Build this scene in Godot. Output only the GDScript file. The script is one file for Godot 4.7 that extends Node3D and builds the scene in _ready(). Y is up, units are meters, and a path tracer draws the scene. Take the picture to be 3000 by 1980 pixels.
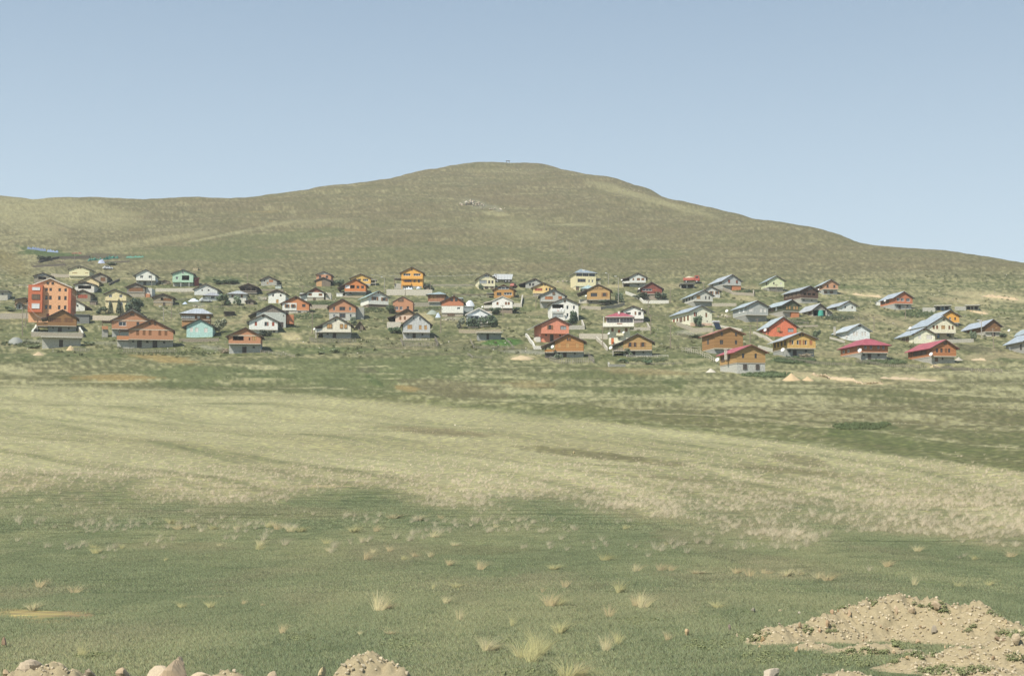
extends Node3D
# A mountain village: bare hill behind, dry meadow in front. Metres, y up, the camera looks towards -z.

const F := 4166.0           # focal length in pixels of the 3000 x 1980 photograph
const PITCH := 0.0838       # camera tilted up
const CAM_Y := 3.0
const HORIZON := 1340.0

var cp := cos(PITCH)
var sp := sin(PITCH)
var mats := {}
var tex := {}
var counts := {}
var rng := RandomNumberGenerator.new()
var prof := PackedFloat32Array()     # ground height under the sight line, by square root of distance
var sky_line := PackedFloat32Array()
var n_big := FastNoiseLite.new()
var n_mid := FastNoiseLite.new()
var n_fine := FastNoiseLite.new()
var n_rel := FastNoiseLite.new()
var last_z := 300.0
var last_root: Node3D

func _ready() -> void:
	rng.seed = 7
	setup_camera()
	setup_noise()
	setup_profile()
	build_ground()
	build_far_village()
	build_near_village()
	build_village_things()
	build_hill_things()
	build_foreground()
	build_grass()

func setup_camera() -> void:
	var cam := Camera3D.new()
	cam.name = "camera"
	cam.fov = rad_to_deg(2.0 * atan(990.0 / F))
	cam.near = 0.1
	cam.far = 6000.0
	cam.position = Vector3(0, CAM_Y, 0)
	cam.rotation.x = PITCH
	cam.current = true
	add_child(cam)
	var sun := DirectionalLight3D.new()
	sun.name = "sun"
	var to_sun := Vector3(-sin(0.70) * cos(0.85), sin(0.85), cos(0.70) * cos(0.85))
	sun.look_at_from_position(Vector3.ZERO, -to_sun, Vector3.UP)
	sun.light_energy = SUN_E
	sun.light_color = Color(1.0, 0.968, 0.91)
	sun.light_angular_distance = 0.6
	sun.shadow_enabled = true
	sun.directional_shadow_max_distance = 1200.0
	add_child(sun)
	var env := Environment.new()
	env.background_mode = Environment.BG_SKY
	var sm := ProceduralSkyMaterial.new()
	sm.sky_top_color = Color(0.315, 0.42, 0.548)
	sm.sky_horizon_color = Color(0.845, 0.928, 0.968)
	sm.sky_curve = 0.15
	sm.ground_bottom_color = Color(0.42, 0.42, 0.34)
	sm.ground_horizon_color = Color(0.62, 0.64, 0.6)
	sm.sun_angle_max = 12.0
	sm.energy_multiplier = 1.0
	var sky := Sky.new()
	sky.sky_material = sm
	env.sky = sky
	env.tonemap_mode = Environment.TONE_MAPPER_LINEAR
	env.tonemap_exposure = EXPO
	env.fog_enabled = true
	env.fog_density = FOG
	env.fog_light_color = Color(0.9, 0.92, 0.92)
	env.sdfgi_enabled = true
	env.ssao_enabled = true
	env.ssil_enabled = true
	var we := WorldEnvironment.new()
	we.name = "environment"
	we.environment = env
	add_child(we)

func setup_noise() -> void:
	for d in [[n_big, 11, 0.012, 4], [n_mid, 23, 0.09, 3], [n_fine, 37, 0.7, 2], [n_rel, 51, 0.02, 4]]:
		var n: FastNoiseLite = d[0]
		n.seed = d[1]
		n.frequency = d[2]
		n.noise_type = FastNoiseLite.TYPE_SIMPLEX_SMOOTH
		n.fractal_octaves = d[3]
		n.fractal_lacunarity = 2.2

# --- photo pixel -> sight line: x / depth and y / depth
func ray(u: float, v: float) -> Vector2:
	var a := (u - 1500.0) / F
	var b := (990.0 - v) / F
	var w := cp - b * sp
	return Vector2(a / w, (b * cp + sp) / w)

func hermite(t: float, pts: Array) -> float:
	var n := pts.size()
	if t <= pts[0][0]:
		return pts[0][1]
	if t >= pts[n - 1][0]:
		return pts[n - 1][1]
	var i := 0
	while pts[i + 1][0] < t:
		i += 1
	var x0: float = pts[i][0]
	var x1: float = pts[i + 1][0]
	var y0: float = pts[i][1]
	var y1: float = pts[i + 1][1]
	var d := (y1 - y0) / (x1 - x0)
	var m0 := d
	var m1 := d
	if i > 0:
		m0 = (d + (y0 - pts[i - 1][1]) / (x0 - pts[i - 1][0])) * 0.5
	if i + 2 < n:
		m1 = (d + (pts[i + 2][1] - y1) / (pts[i + 2][0] - x1)) * 0.5
	var h := x1 - x0
	var s := (t - x0) / h
	return (2*s*s*s - 3*s*s + 1) * y0 + (s*s*s - 2*s*s + s) * h * m0 + (3*s*s - 2*s*s*s) * y1 + (s*s*s - s*s) * h * m1

func setup_profile() -> void:
	var hs := [[0, -2.95], [8, -2.95], [19, -2.95], [30, -3.25], [47, -3.6], [65, -3.45], [85, -2.7], [110, -0.9], [140, 1.7], [180, 5.4], [220, 9.2], [260, 13.2], [300, 17.5], [340, 23], [380, 30], [440, 42.5], [520, 60], [590, 77], [720, 112], [870, 156], [1050, 217], [1300, 308], [1800, 490], [2600, 800]]
	prof.resize(2600)
	for i in 2600:
		var q := i * 0.02
		prof[i] = hermite(q * q, hs)
	var sk := [[0, 578], [76, 583], [190, 587], [350, 585], [505, 582], [631, 578], [758, 571], [884, 558], [1010, 543], [1136, 521], [1263, 500], [1338, 489], [1414, 481], [1490, 478], [1603, 481], [1641, 491], [1704, 508], [1780, 521], [1869, 548], [1932, 572], [2020, 595], [2172, 627], [2273, 653], [2399, 678], [2538, 711], [2651, 722], [2778, 736], [2904, 754], [3000, 768]]
	var pts := [[-1700.0, 520.0], [-500.0, 560.0]]
	for p in sk:
		var r := ray(p[0], p[1])
		pts.append([1500.0 + F * r.x, HORIZON - F * r.y])
	pts.append([3500.0, 850.0])
	pts.append([4800.0, 960.0])
	sky_line.resize(1400)
	for i in 1400:
		sky_line[i] = hermite(-1900.0 + i * 5.0, pts)

func crest_z(uu: float) -> float:
	# distance of the low terrace edge that crosses the meadow
	return clampf(215.0 - (uu - 850.0) * 0.048, 96.0, 235.0)

# ground height at x, z (z counted forward from the camera)
func ground(x: float, z: float) -> float:
	var q := sqrt(maxf(z, 0.0)) * 50.0
	var qi := mini(int(q), 2598)
	var h := lerpf(prof[qi], prof[qi + 1], q - qi)
	if z < 6.0:
		return CAM_Y + h
	var uu := 1500.0 + F * x / z
	var si := clampf((uu + 1900.0) * 0.2, 0.0, 1398.0)
	var s0 := int(si)
	var vs := lerpf(sky_line[s0], sky_line[s0 + 1], si - s0)
	if z > 430.0:
		var vv := HORIZON - F * h / z
		var e := vv - vs
		if e < 70.0:
			var k := 9.0
			var soft := vs + k * log(1.0 + exp(e / k)) if e > -200.0 else vs
			if e < -25.0:
				soft += (-25.0 - e) * 0.5
			h = (HORIZON - soft) * z / F
	# terrace edge with a dip behind it
	if z > 60.0 and z < 320.0:
		var zc := crest_z(uu)
		var t := z - zc
		var amp := smoothstep(500.0, 1300.0, uu)
		if t < 0.0:
			h += amp * 1.3 * exp(t / 22.0)
		else:
			h += amp * (1.3 * exp(-t * t / 90.0) - 1.1 * (1.0 - exp(-t * t / 90.0)) * exp(-t / 38.0))
	# gullies and swells
	var a := clampf((z - 40.0) / 160.0, 0.0, 1.0)
	h += a * 1.1 * n_rel.get_noise_2d(x * 0.7, z * 1.5)
	if z > 560.0:
		h += clampf((z - 560.0) / 300.0, 0.0, 1.0) * 4.0 * n_rel.get_noise_2d(x * 0.35 + 400.0, z * 0.5)
	h += 0.02 * n_mid.get_noise_2d(x * 3.0, z * 3.0) * clampf(z / 60.0, 0.5, 4.0)
	return CAM_Y + h

# where the sight line through a photo pixel meets the ground
func on_ground(u: float, v: float) -> Vector3:
	var r := ray(u, v)
	var z := 5.0
	var step := 1.0
	while z < 1500.0:
		if ground(r.x * z, z) >= CAM_Y + r.y * z:
			break
		step = maxf(0.15, z * 0.012)
		z += step
	var lo := z - step
	var hi := z
	for i in 14:
		var m := (lo + hi) * 0.5
		if ground(r.x * m, m) >= CAM_Y + r.y * m:
			hi = m
		else:
			lo = m
	return Vector3(r.x * hi, ground(r.x * hi, hi), -hi)

func at_depth(u: float, v: float, z: float) -> Vector3:
	var r := ray(u, v)
	return Vector3(r.x * z, CAM_Y + r.y * z, -z)

func gy(x: float, zz: float) -> float:
	return ground(x, -zz)

# --- naming and tagging
func numbered(called: String) -> String:
	var k: int = counts.get(called, 0)
	counts[called] = k + 1
	return called if k == 0 else "%s_%03d" % [called, k]

func thing(called: String, label: String, category: String, pos := Vector3.ZERO, turn := 0.0, group := "") -> Node3D:
	var o := Node3D.new()
	o.name = numbered(called)
	add_child(o)
	o.position = pos
	o.rotation.y = turn
	tag(o, label, category, group)
	return o

func tag(o: Node, label: String, category: String, group := "") -> void:
	o.set_meta("label", label)
	o.set_meta("category", category)
	if group:
		o.set_meta("group", group)

func part(called: String, m: Mesh, mat: Material, parent: Node) -> MeshInstance3D:
	var o := MeshInstance3D.new()
	o.name = called
	o.mesh = m
	o.material_override = mat
	parent.add_child(o, true)
	return o

func solo(called: String, m: Mesh, mat: Material, pos := Vector3.ZERO) -> MeshInstance3D:
	var o := MeshInstance3D.new()
	o.name = numbered(called)
	o.mesh = m
	o.material_override = mat
	o.position = pos
	add_child(o)
	return o

# --- mesh helpers: corners counter-clockwise seen from outside
func new_st() -> SurfaceTool:
	var st := SurfaceTool.new()
	st.begin(Mesh.PRIMITIVE_TRIANGLES)
	return st

func tri(st: SurfaceTool, a: Vector3, b: Vector3, c: Vector3) -> void:
	var n := (b - a).cross(c - a).normalized()
	for p in [a, c, b]:
		st.set_normal(n)
		st.add_vertex(p)

func quad(st: SurfaceTool, a: Vector3, b: Vector3, c: Vector3, d: Vector3) -> void:
	var n := (c - a).cross(d - b).normalized()
	for p in [a, c, b, a, d, c]:
		st.set_normal(n)
		st.add_vertex(p)

func box(st: SurfaceTool, a: Vector3, b: Vector3) -> void:
	quad(st, Vector3(a.x, a.y, b.z), Vector3(b.x, a.y, b.z), Vector3(b.x, b.y, b.z), Vector3(a.x, b.y, b.z))
	quad(st, Vector3(b.x, a.y, a.z), Vector3(a.x, a.y, a.z), Vector3(a.x, b.y, a.z), Vector3(b.x, b.y, a.z))
	quad(st, Vector3(b.x, a.y, b.z), Vector3(b.x, a.y, a.z), Vector3(b.x, b.y, a.z), Vector3(b.x, b.y, b.z))
	quad(st, Vector3(a.x, a.y, a.z), Vector3(a.x, a.y, b.z), Vector3(a.x, b.y, b.z), Vector3(a.x, b.y, a.z))
	quad(st, Vector3(a.x, b.y, b.z), Vector3(b.x, b.y, b.z), Vector3(b.x, b.y, a.z), Vector3(a.x, b.y, a.z))
	quad(st, Vector3(a.x, a.y, a.z), Vector3(b.x, a.y, a.z), Vector3(b.x, a.y, b.z), Vector3(a.x, a.y, b.z))

func bar(st: SurfaceTool, a: Vector3, b: Vector3, r0: float, r1: float, sides := 6) -> void:
	var d := (b - a).normalized()
	var s := d.cross(Vector3(0.13, 0.31, 0.94) if absf(d.y) > 0.9 else Vector3.UP).normalized()
	var t := d.cross(s).normalized()
	for i in sides:
		var p := TAU * i / sides
		var q := TAU * (i + 1) / sides
		var dp := s * cos(p) + t * sin(p)
		var dq := s * cos(q) + t * sin(q)
		quad(st, a + dp * r0, a + dq * r0, b + dq * r1, b + dp * r1)
		tri(st, b, b + dp * r1, b + dq * r1)
		tri(st, a, a + dq * r0, a + dp * r0)

func boxmesh(a: Vector3, b: Vector3) -> ArrayMesh:
	var st := new_st()
	box(st, a, b)
	return st.commit()

# --- textures and materials
func noise_img(size: int, freq: float, seed_: int, kind := FastNoiseLite.TYPE_SIMPLEX_SMOOTH, oct := 3) -> Image:
	var n := FastNoiseLite.new()
	n.seed = seed_
	n.frequency = freq
	n.noise_type = kind
	n.fractal_octaves = oct
	if kind == FastNoiseLite.TYPE_CELLULAR:
		n.cellular_return_type = FastNoiseLite.RETURN_DISTANCE2_SUB
		n.fractal_type = FastNoiseLite.FRACTAL_NONE
	return n.get_seamless_image(size, size, false, false, 0.15, true)

func make_tex(kind: String) -> ImageTexture:
	if tex.has(kind):
		return tex[kind]
	var sz := 256
	var im: Image
	if kind == "turf" or kind == "fleck" or kind == "earth":
		sz = 512
	var data := PackedByteArray()
	data.resize(sz * sz * 3)
	var a := noise_img(sz, 0.03, 3).get_data()
	var b := noise_img(sz, 0.16, 5, FastNoiseLite.TYPE_SIMPLEX_SMOOTH, 2).get_data()
	var c: PackedByteArray
	if kind == "stone":
		c = noise_img(sz, 0.05, 9, FastNoiseLite.TYPE_CELLULAR, 1).get_data()
	elif kind == "fleck":
		c = noise_img(sz, 0.05, 13).get_data()
	var r := RandomNumberGenerator.new()
	r.seed = kind.hash()
	for y in sz:
		for x in sz:
			var i := y * sz + x
			var na := a[i] / 255.0
			var nb := b[i] / 255.0
			var col := Color.WHITE
			match kind:
				"plaster":
					var g := 0.8 + 0.14 * na + 0.06 * nb
					col = Color(g, g, g * (0.97 + 0.03 * nb))
				"concrete":
					var g := 0.66 + 0.28 * na + 0.06 * nb
					if (y % 64) < 2:
						g *= 0.86
					col = Color(g, g, g * 0.985)
				"brick":
					var row := y / 16
					var xx := (x + (row % 2) * 16) % 32
					var g := 0.78 + 0.2 * na
					col = Color(g, g * (0.9 + 0.1 * nb), g * (0.86 + 0.12 * nb))
					if (y % 16) < 2 or xx < 2:
						col = Color(0.78, 0.8, 0.8)
				"plank":
					var g := 0.8 + 0.14 * na + 0.05 * sin(float((y / 32) * 37 % 11))
					if (y % 32) < 3:
						g *= 0.62
					col = Color(g, g * (0.95 + 0.05 * nb), g * (0.9 + 0.08 * nb))
				"board":
					var g := 0.74 + 0.22 * na + 0.1 * sin(float((x / 24) * 53 % 17))
					if (x % 24) < 3:
						g *= 0.5
					col = Color(g, g * 0.98, g * 0.95)
				"stone":
					var e := clampf(c[i] / 255.0 * 3.0, 0.0, 1.0)
					var g := (0.6 + 0.34 * na) * (0.72 + 0.28 * e)
					col = Color(g, g * 0.98, g * (0.9 + 0.06 * nb))
				"metal":
					var g := 0.8 + 0.12 * na + 0.05 * nb + 0.05 * sin(float((x / 32) * 41 % 13) + float(y / 64) * 2.3)
					if (x % 32) < 3 or (y % 64) < 2:
						g *= 0.82
					col = Color(g, g, g)
				"turf":
					var t := clampf(nb * 0.75 + 0.45 * r.randf() - 0.1, 0.0, 1.0)
					var g := 0.76 + 0.24 * t
					col = Color(g * (0.93 + 0.07 * na), g, g * (0.86 + 0.1 * (1.0 - na)))
				"fleck":
					var t := clampf((nb - 0.5) * 2.2 + 0.4 * na + 0.3 * (r.randf() - 0.4), 0.0, 1.0)
					var g := 0.8 + 0.2 * t
					col = Color(g, g * (0.985), g * (0.96 - 0.1 * t))
				"earth":
					var g := 0.66 + 0.26 * na * nb + 0.16 * nb * r.randf()
					col = Color(g, g * 0.98, g * 0.95)
			data[i * 3] = clampi(int(col.r * 255.0), 0, 255)
			data[i * 3 + 1] = clampi(int(col.g * 255.0), 0, 255)
			data[i * 3 + 2] = clampi(int(col.b * 255.0), 0, 255)
	im = Image.create_from_data(sz, sz, false, Image.FORMAT_RGB8, data)
	tex[kind] = ImageTexture.create_from_image(im)
	return tex[kind]

func relief(kind: String) -> ImageTexture:
	var key := kind + "_relief"
	if not tex.has(key):
		var im: Image = make_tex(kind).get_image().duplicate()
		im.convert(Image.FORMAT_RGBA8)
		im.bump_map_to_normal_map(3.0)
		tex[key] = ImageTexture.create_from_image(im)
	return tex[key]

# kind: surface texture and its size in metres; colour as it looks in plain daylight
const TILE := {"plaster": 5.0, "concrete": 2.6, "brick": 1.9, "plank": 1.6, "board": 1.8, "stone": 1.7, "metal": 6.0, "earth": 1.6}
const MEAN := {"plaster": 0.9, "concrete": 0.8, "brick": 0.85, "plank": 0.84, "board": 0.8, "stone": 0.72, "metal": 0.88, "earth": 0.78}

func mat(kind: String, hex: String) -> StandardMaterial3D:
	var key := kind + hex
	if mats.has(key):
		return mats[key]
	var m := StandardMaterial3D.new()
	m.resource_name = kind
	var c := Color.html(hex)
	m.roughness = 0.9
	if TILE.has(kind):
		var g: float = MEAN[kind]
		c = Color(minf(c.r / g, 1.0), minf(c.g / g, 1.0), minf(c.b / g, 1.0))
		m.albedo_texture = make_tex(kind)
		m.uv1_triplanar = true
		m.uv1_scale = Vector3.ONE / TILE[kind]
		if kind in ["stone", "brick", "plank", "board", "earth"]:
			m.normal_enabled = true
			m.normal_texture = relief(kind)
			m.normal_scale = 1.0
		if kind == "metal":
			c = c.lightened(0.08)
			m.roughness = 0.55
			m.metallic_specular = 0.4
	elif kind == "glass":
		m.roughness = 0.08
		m.metallic_specular = 0.6
	elif kind == "paint":
		m.roughness = 0.5
	elif kind == "clod":
		m.vertex_color_use_as_albedo = true
	elif kind == "cloth":
		m.roughness = 0.7
	elif kind == "leaf" or kind == "herb":
		if kind == "leaf":
			c.v = minf(c.v * 1.22, 1.0)
		else:
			c = Color(c.r * 1.02, c.g, c.b * 0.88)
		m.roughness = 0.85
		m.vertex_color_use_as_albedo = true
		m.backlight_enabled = true
		m.backlight = Color(0.25, 0.25, 0.12)
	c.s *= 0.84
	m.albedo_color = c
	mats[key] = m
	return m
const SUN_E := 1.2
const EXPO := 1.6
const FOG := 0.0002
const ROWSTEP := 2.8
const COLSTEP := 3.2

# --- the ground: one sheet from behind the camera to beyond the hill
const TURF := Vector3(0.15, 0.174, 0.106)
const TURF2 := Vector3(0.195, 0.202, 0.122)
const STRAW := Vector3(0.452, 0.413, 0.278)
const STRAW2 := Vector3(0.36, 0.322, 0.212)
const OLIVE := Vector3(0.21, 0.189, 0.121)
const HILL := Vector3(0.205, 0.179, 0.118)
const HILLRED := Vector3(0.215, 0.175, 0.12)
const GREEN := Vector3(0.165, 0.182, 0.098)
const DEEP := Vector3(0.10, 0.135, 0.062)
const RUST := Vector3(0.36, 0.27, 0.14)
const SAND := Vector3(0.48, 0.405, 0.275)
const SAND2 := Vector3(0.375, 0.315, 0.215)
const MUD := Vector3(0.15, 0.13, 0.10)
const STONY := Vector3(0.34, 0.32, 0.28)

# bare earth, lush and dry patches: pixel centre, half sizes, colour, strength, tilt
var patches := [
	# sand and spoil below the right houses
	[2440, 1108, 150, 9, SAND, 1.0, 0.12], [2370, 1100, 40, 8, SAND, 1.0, 0.0], [2690, 1108, 85, 9, SAND, 1.0, 0.05], [2560, 1118, 60, 5, SAND, 0.9, 0.1],
	[2900, 868, 120, 12, SAND, 0.9, 0.1], [2800, 880, 70, 9, SAND2, 0.9, 0.05], [2960, 872, 60, 10, SAND, 1.0, 0.2], [2870, 913, 36, 7, SAND, 1.0, 0.1], [2850, 886, 50, 7, SAND, 0.9, 0.1],
	[2545, 864, 60, 7, SAND, 0.9, 0.1], [2470, 856, 22, 5, SAND, 0.9, 0.1], [2610, 870, 40, 6, SAND2, 0.8, 0.0], [2590, 935, 70, 9, SAND2, 0.85, 0.3], [2650, 948, 40, 6, SAND2, 0.7, 0.25],
	[2180, 874, 40, 7, SAND, 0.8, 0.1], [2200, 842, 30, 6, SAND2, 0.7, 0.0], [2870, 1046, 50, 9, SAND2, 0.85, 0.0], [2960, 1040, 60, 8, SAND2, 0.9, 0.1], [2720, 1030, 30, 8, SAND, 0.6, 0.0], [2740, 1071, 26, 6, SAND, 0.8, 0.0],
	[2640, 1037, 40, 6, SAND2, 0.7, 0.0], [2420, 1036, 50, 9, SAND2, 0.6, 0.0], [2900, 1062, 60, 7, SAND2, 0.5, 0.1],
	# lanes and yards
	[1250, 931, 24, 10, SAND, 0.9, 0.4], [855, 988, 28, 12, SAND, 1.0, 0.1], [848, 978, 34, 4, SAND, 1.0, 0.0], [890, 1005, 50, 4, SAND, 0.9, 0.03], [1030, 1008, 40, 4, SAND, 0.8, 0.0], [1200, 1021, 130, 3, SAND2, 0.7, 0.02],
	[665, 948, 50, 5, SAND2, 0.9, -0.05], [715, 932, 14, 11, SAND2, 0.9, -0.8], [20, 917, 30, 5, SAND, 0.7, 0.0], [90, 925, 20, 6, SAND, 0.7, 0.3], [230, 965, 30, 4, SAND2, 0.5, 0.0],
	[390, 815, 40, 5, SAND2, 0.6, 0.0], [1640, 833, 40, 10, SAND2, 0.8, 0.3], [1800, 838, 45, 6, SAND, 0.8, 0.0], [1960, 835, 60, 5, SAND2, 0.6, 0.0], [1770, 914, 30, 6, SAND2, 0.7, 0.0], [1860, 892, 40, 4, SAND2, 0.6, 0.05],
	[1590, 915, 50, 8, SAND2, 0.6, -0.1], [1530, 1045, 45, 7, SAND, 0.9, 0.0], [1560, 1032, 90, 4, STONY, 0.9, 0.05], [1980, 905, 30, 4, SAND2, 0.5, 0.1], [1420, 868, 60, 4, STONY, 0.5, 0.0], [1650, 1033, 90, 3, STONY, 0.7, 0.0],
	[1330, 838, 120, 3, STONY, 0.5, 0.0], [700, 832, 60, 4, STONY, 0.4, 0.0], [580, 893, 22, 7, STONY, 0.8, 0.0], [768, 873, 14, 6, STONY, 0.9, 0.0], [2030, 974, 50, 6, STONY, 0.9, 0.0], [1330, 935, 30, 6, STONY, 0.8, 0.0],
	[2010, 905, 40, 5, MUD, 0.4, 0.1], [2040, 985, 60, 9, MUD, 0.6, 0.05], [2860, 1020, 60, 9, MUD, 0.5, 0.1], [330, 1005, 60, 6, STONY, 0.4, 0.0], [90, 1000, 50, 6, STONY, 0.5, 0.0], [112, 1036, 20, 6, SAND, 0.8, 0.0],
	[620, 1018, 40, 6, STONY, 0.7, 0.1], [1260, 1015, 330, 10, MUD, 0.3, 0.02], [920, 1025, 200, 8, DEEP, 0.45, 0.0], [1180, 1037, 200, 6, MUD, 0.35, 0.0],
	# fold above the left houses
	[230, 752, 120, 9, MUD, 1.0, 0.0], [330, 748, 90, 8, MUD, 0.9, 0.02], [160, 745, 100, 9, DEEP, 0.9, 0.05], [100, 735, 50, 10, DEEP, 0.8, 0.2], [190, 775, 90, 8, MUD, 0.5, 0.0],
	[165, 668, 42, 9, Vector3(0.33, 0.27, 0.19), 0.6, 0.2], [160, 655, 55, 3, MUD, 0.5, 0.3], [185, 680, 50, 6, MUD, 0.3, 0.4],
	# dark and lush ground
	[650, 820, 60, 12, DEEP, 0.5, 0.0], [1470, 1002, 58, 10, Vector3(0.10, 0.18, 0.06), 1.0, 0.0], [560, 885, 60, 12, DEEP, 0.3, 0.0], [900, 880, 40, 9, GREEN, 0.7, 0.0], [950, 890, 80, 10, DEEP, 0.45, 0.0],
	[2330, 1060, 70, 10, DEEP, 0.5, 0.1], [2250, 1100, 70, 8, DEEP, 0.5, 0.1], [2680, 920, 50, 10, DEEP, 0.6, 0.0], [2490, 935, 60, 12, MUD, 0.4, 0.0], [2520, 1255, 90, 18, DEEP, 0.35, -0.1], [2590, 1275, 150, 22, GREEN, 0.35, 0.05],
	[1000, 1100, 230, 42, GREEN, 0.8, 0.1], [1240, 1075, 160, 30, GREEN, 0.9, 0.0], [1100, 1120, 26, 12, DEEP, 0.7, 0.5], [1075, 1085, 30, 8, MUD, 0.5, 0.1], [560, 1100, 140, 30, GREEN, 0.8, 0.0],
	[1330, 1140, 160, 26, HILL, 0.7, 0.1], [720, 1085, 60, 10, DEEP, 0.5, 0.2], [1280, 1262, 170, 12, HILLRED, 0.6, 0.08], [1720, 1330, 170, 12, OLIVE, 0.8, 0.1], [1900, 1350, 130, 10, OLIVE, 0.7, 0.12], [2330, 1380, 210, 12, OLIVE, 0.7, 0.1],
	[2350, 1350, 90, 16, OLIVE, 0.6, 0.15], [2560, 1410, 60, 4, MUD, 0.4, 0.5], [1980, 1120, 40, 18, DEEP, 0.4, 0.1], [1960, 1400, 300, 6, OLIVE, 0.4, 0.08],
	[480, 1050, 90, 12, RUST, 0.9, 0.1], [350, 1108, 110, 12, RUST, 0.9, 0.02], [1190, 1137, 36, 9, RUST, 0.9, 0.1], [40, 1085, 60, 12, STRAW, 0.8, 0.15],
	[1550, 1125, 80, 12, Vector3(0.36, 0.27, 0.16), 0.5, 0.0], [1900, 1088, 130, 8, Vector3(0.36, 0.28, 0.17), 0.6, 0.05],
	# bare rims in the meadow
	[930, 1424, 80, 4, SAND, 1.0, -0.02], [500, 1431, 95, 3, SAND2, 0.8, 0.0], [60, 1424, 60, 3, SAND, 0.7, 0.0], [70, 1798, 110, 11, Vector3(0.46, 0.36, 0.2), 1.0, 0.0], [225, 1800, 38, 10, Vector3(0.4, 0.3, 0.19), 1.0, 0.1], [120, 1818, 60, 5, Vector3(0.44, 0.35, 0.2), 0.8, 0.1],
	[565, 1751, 26, 3, SAND, 0.9, 0.0], [2250, 1690, 130, 10, STRAW2, 0.4, 0.03], [540, 1600, 180, 14, HILLRED, 0.25, 0.0], [800, 1500, 260, 20, Vector3(0.16, 0.15, 0.1), 0.4, 0.0], [1350, 1610, 200, 12, Vector3(0.17, 0.16, 0.1), 0.35, 0.0],
	# hill: pale scree, rusty and dry streaks
	[1390, 596, 40, 12, STONY, 0.45, 0.2], [1455, 612, 18, 8, STONY, 0.45, 0.2], [1455, 626, 50, 6, STRAW2, 0.8, 0.1], [1480, 665, 90, 20, STRAW2, 0.35, 0.0], [1560, 690, 70, 16, STRAW2, 0.35, 0.0], [1520, 590, 120, 18, HILLRED, 0.6, 0.1],
	[1520, 470 + 22, 60, 5, HILLRED, 0.5, 0.0], [1460, 500, 100, 6, STRAW2, 0.25, 0.0], [1800, 555, 80, 12, STRAW2, 0.6, 0.3], [1900, 580, 90, 10, STRAW2, 0.6, 0.3], [2000, 610, 90, 10, STRAW2, 0.55, 0.25], [1350, 745, 350, 30, GREEN, 0.35, 0.0],
	[1680, 658, 60, 3, STRAW, 0.5, 0.0], [1950, 690, 120, 22, HILLRED, 0.4, 0.1], [1870, 745, 120, 18, GREEN, 0.4, 0.0], [700, 680, 160, 4, STRAW, 0.5, -0.2], [450, 705, 180, 10, STRAW2, 0.5, -0.15], [800, 700, 250, 22, GREEN, 0.5, -0.1],
	[620, 745, 260, 22, GREEN, 0.6, 0.0], [150, 620, 260, 40, STRAW2, 0.6, 0.1], [60, 650, 120, 30, STRAW2, 0.5, 0.3], [900, 650, 120, 8, STRAW2, 0.45, -0.05], [780, 620, 60, 3, RUST, 0.4, -0.05], [1150, 510, 200, 8, HILLRED, 0.4, -0.15],
	[30, 770, 60, 30, Vector3(0.24, 0.2, 0.11), 0.6, 0.5],
]
var rows_v := []

func prepare_patches() -> void:
	rows_v.resize(220)
	for i in 220:
		rows_v[i] = []
	for p in patches:
		var r := ray(p[0], p[1])
		var uu := 1500.0 + F * r.x
		var vv := HORIZON - F * r.y
		var q := [uu, vv, float(p[2]), float(p[3]), p[4], float(p[5]), float(p[6])]
		var reach: float = p[3] * 1.7 + absf(p[6]) * p[2] * 1.3 + 6.0
		for i in range(clampi(int((vv - reach) / 10.0), 0, 219), clampi(int((vv + reach) / 10.0), 0, 219) + 1):
			rows_v[i].append(q)

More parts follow.
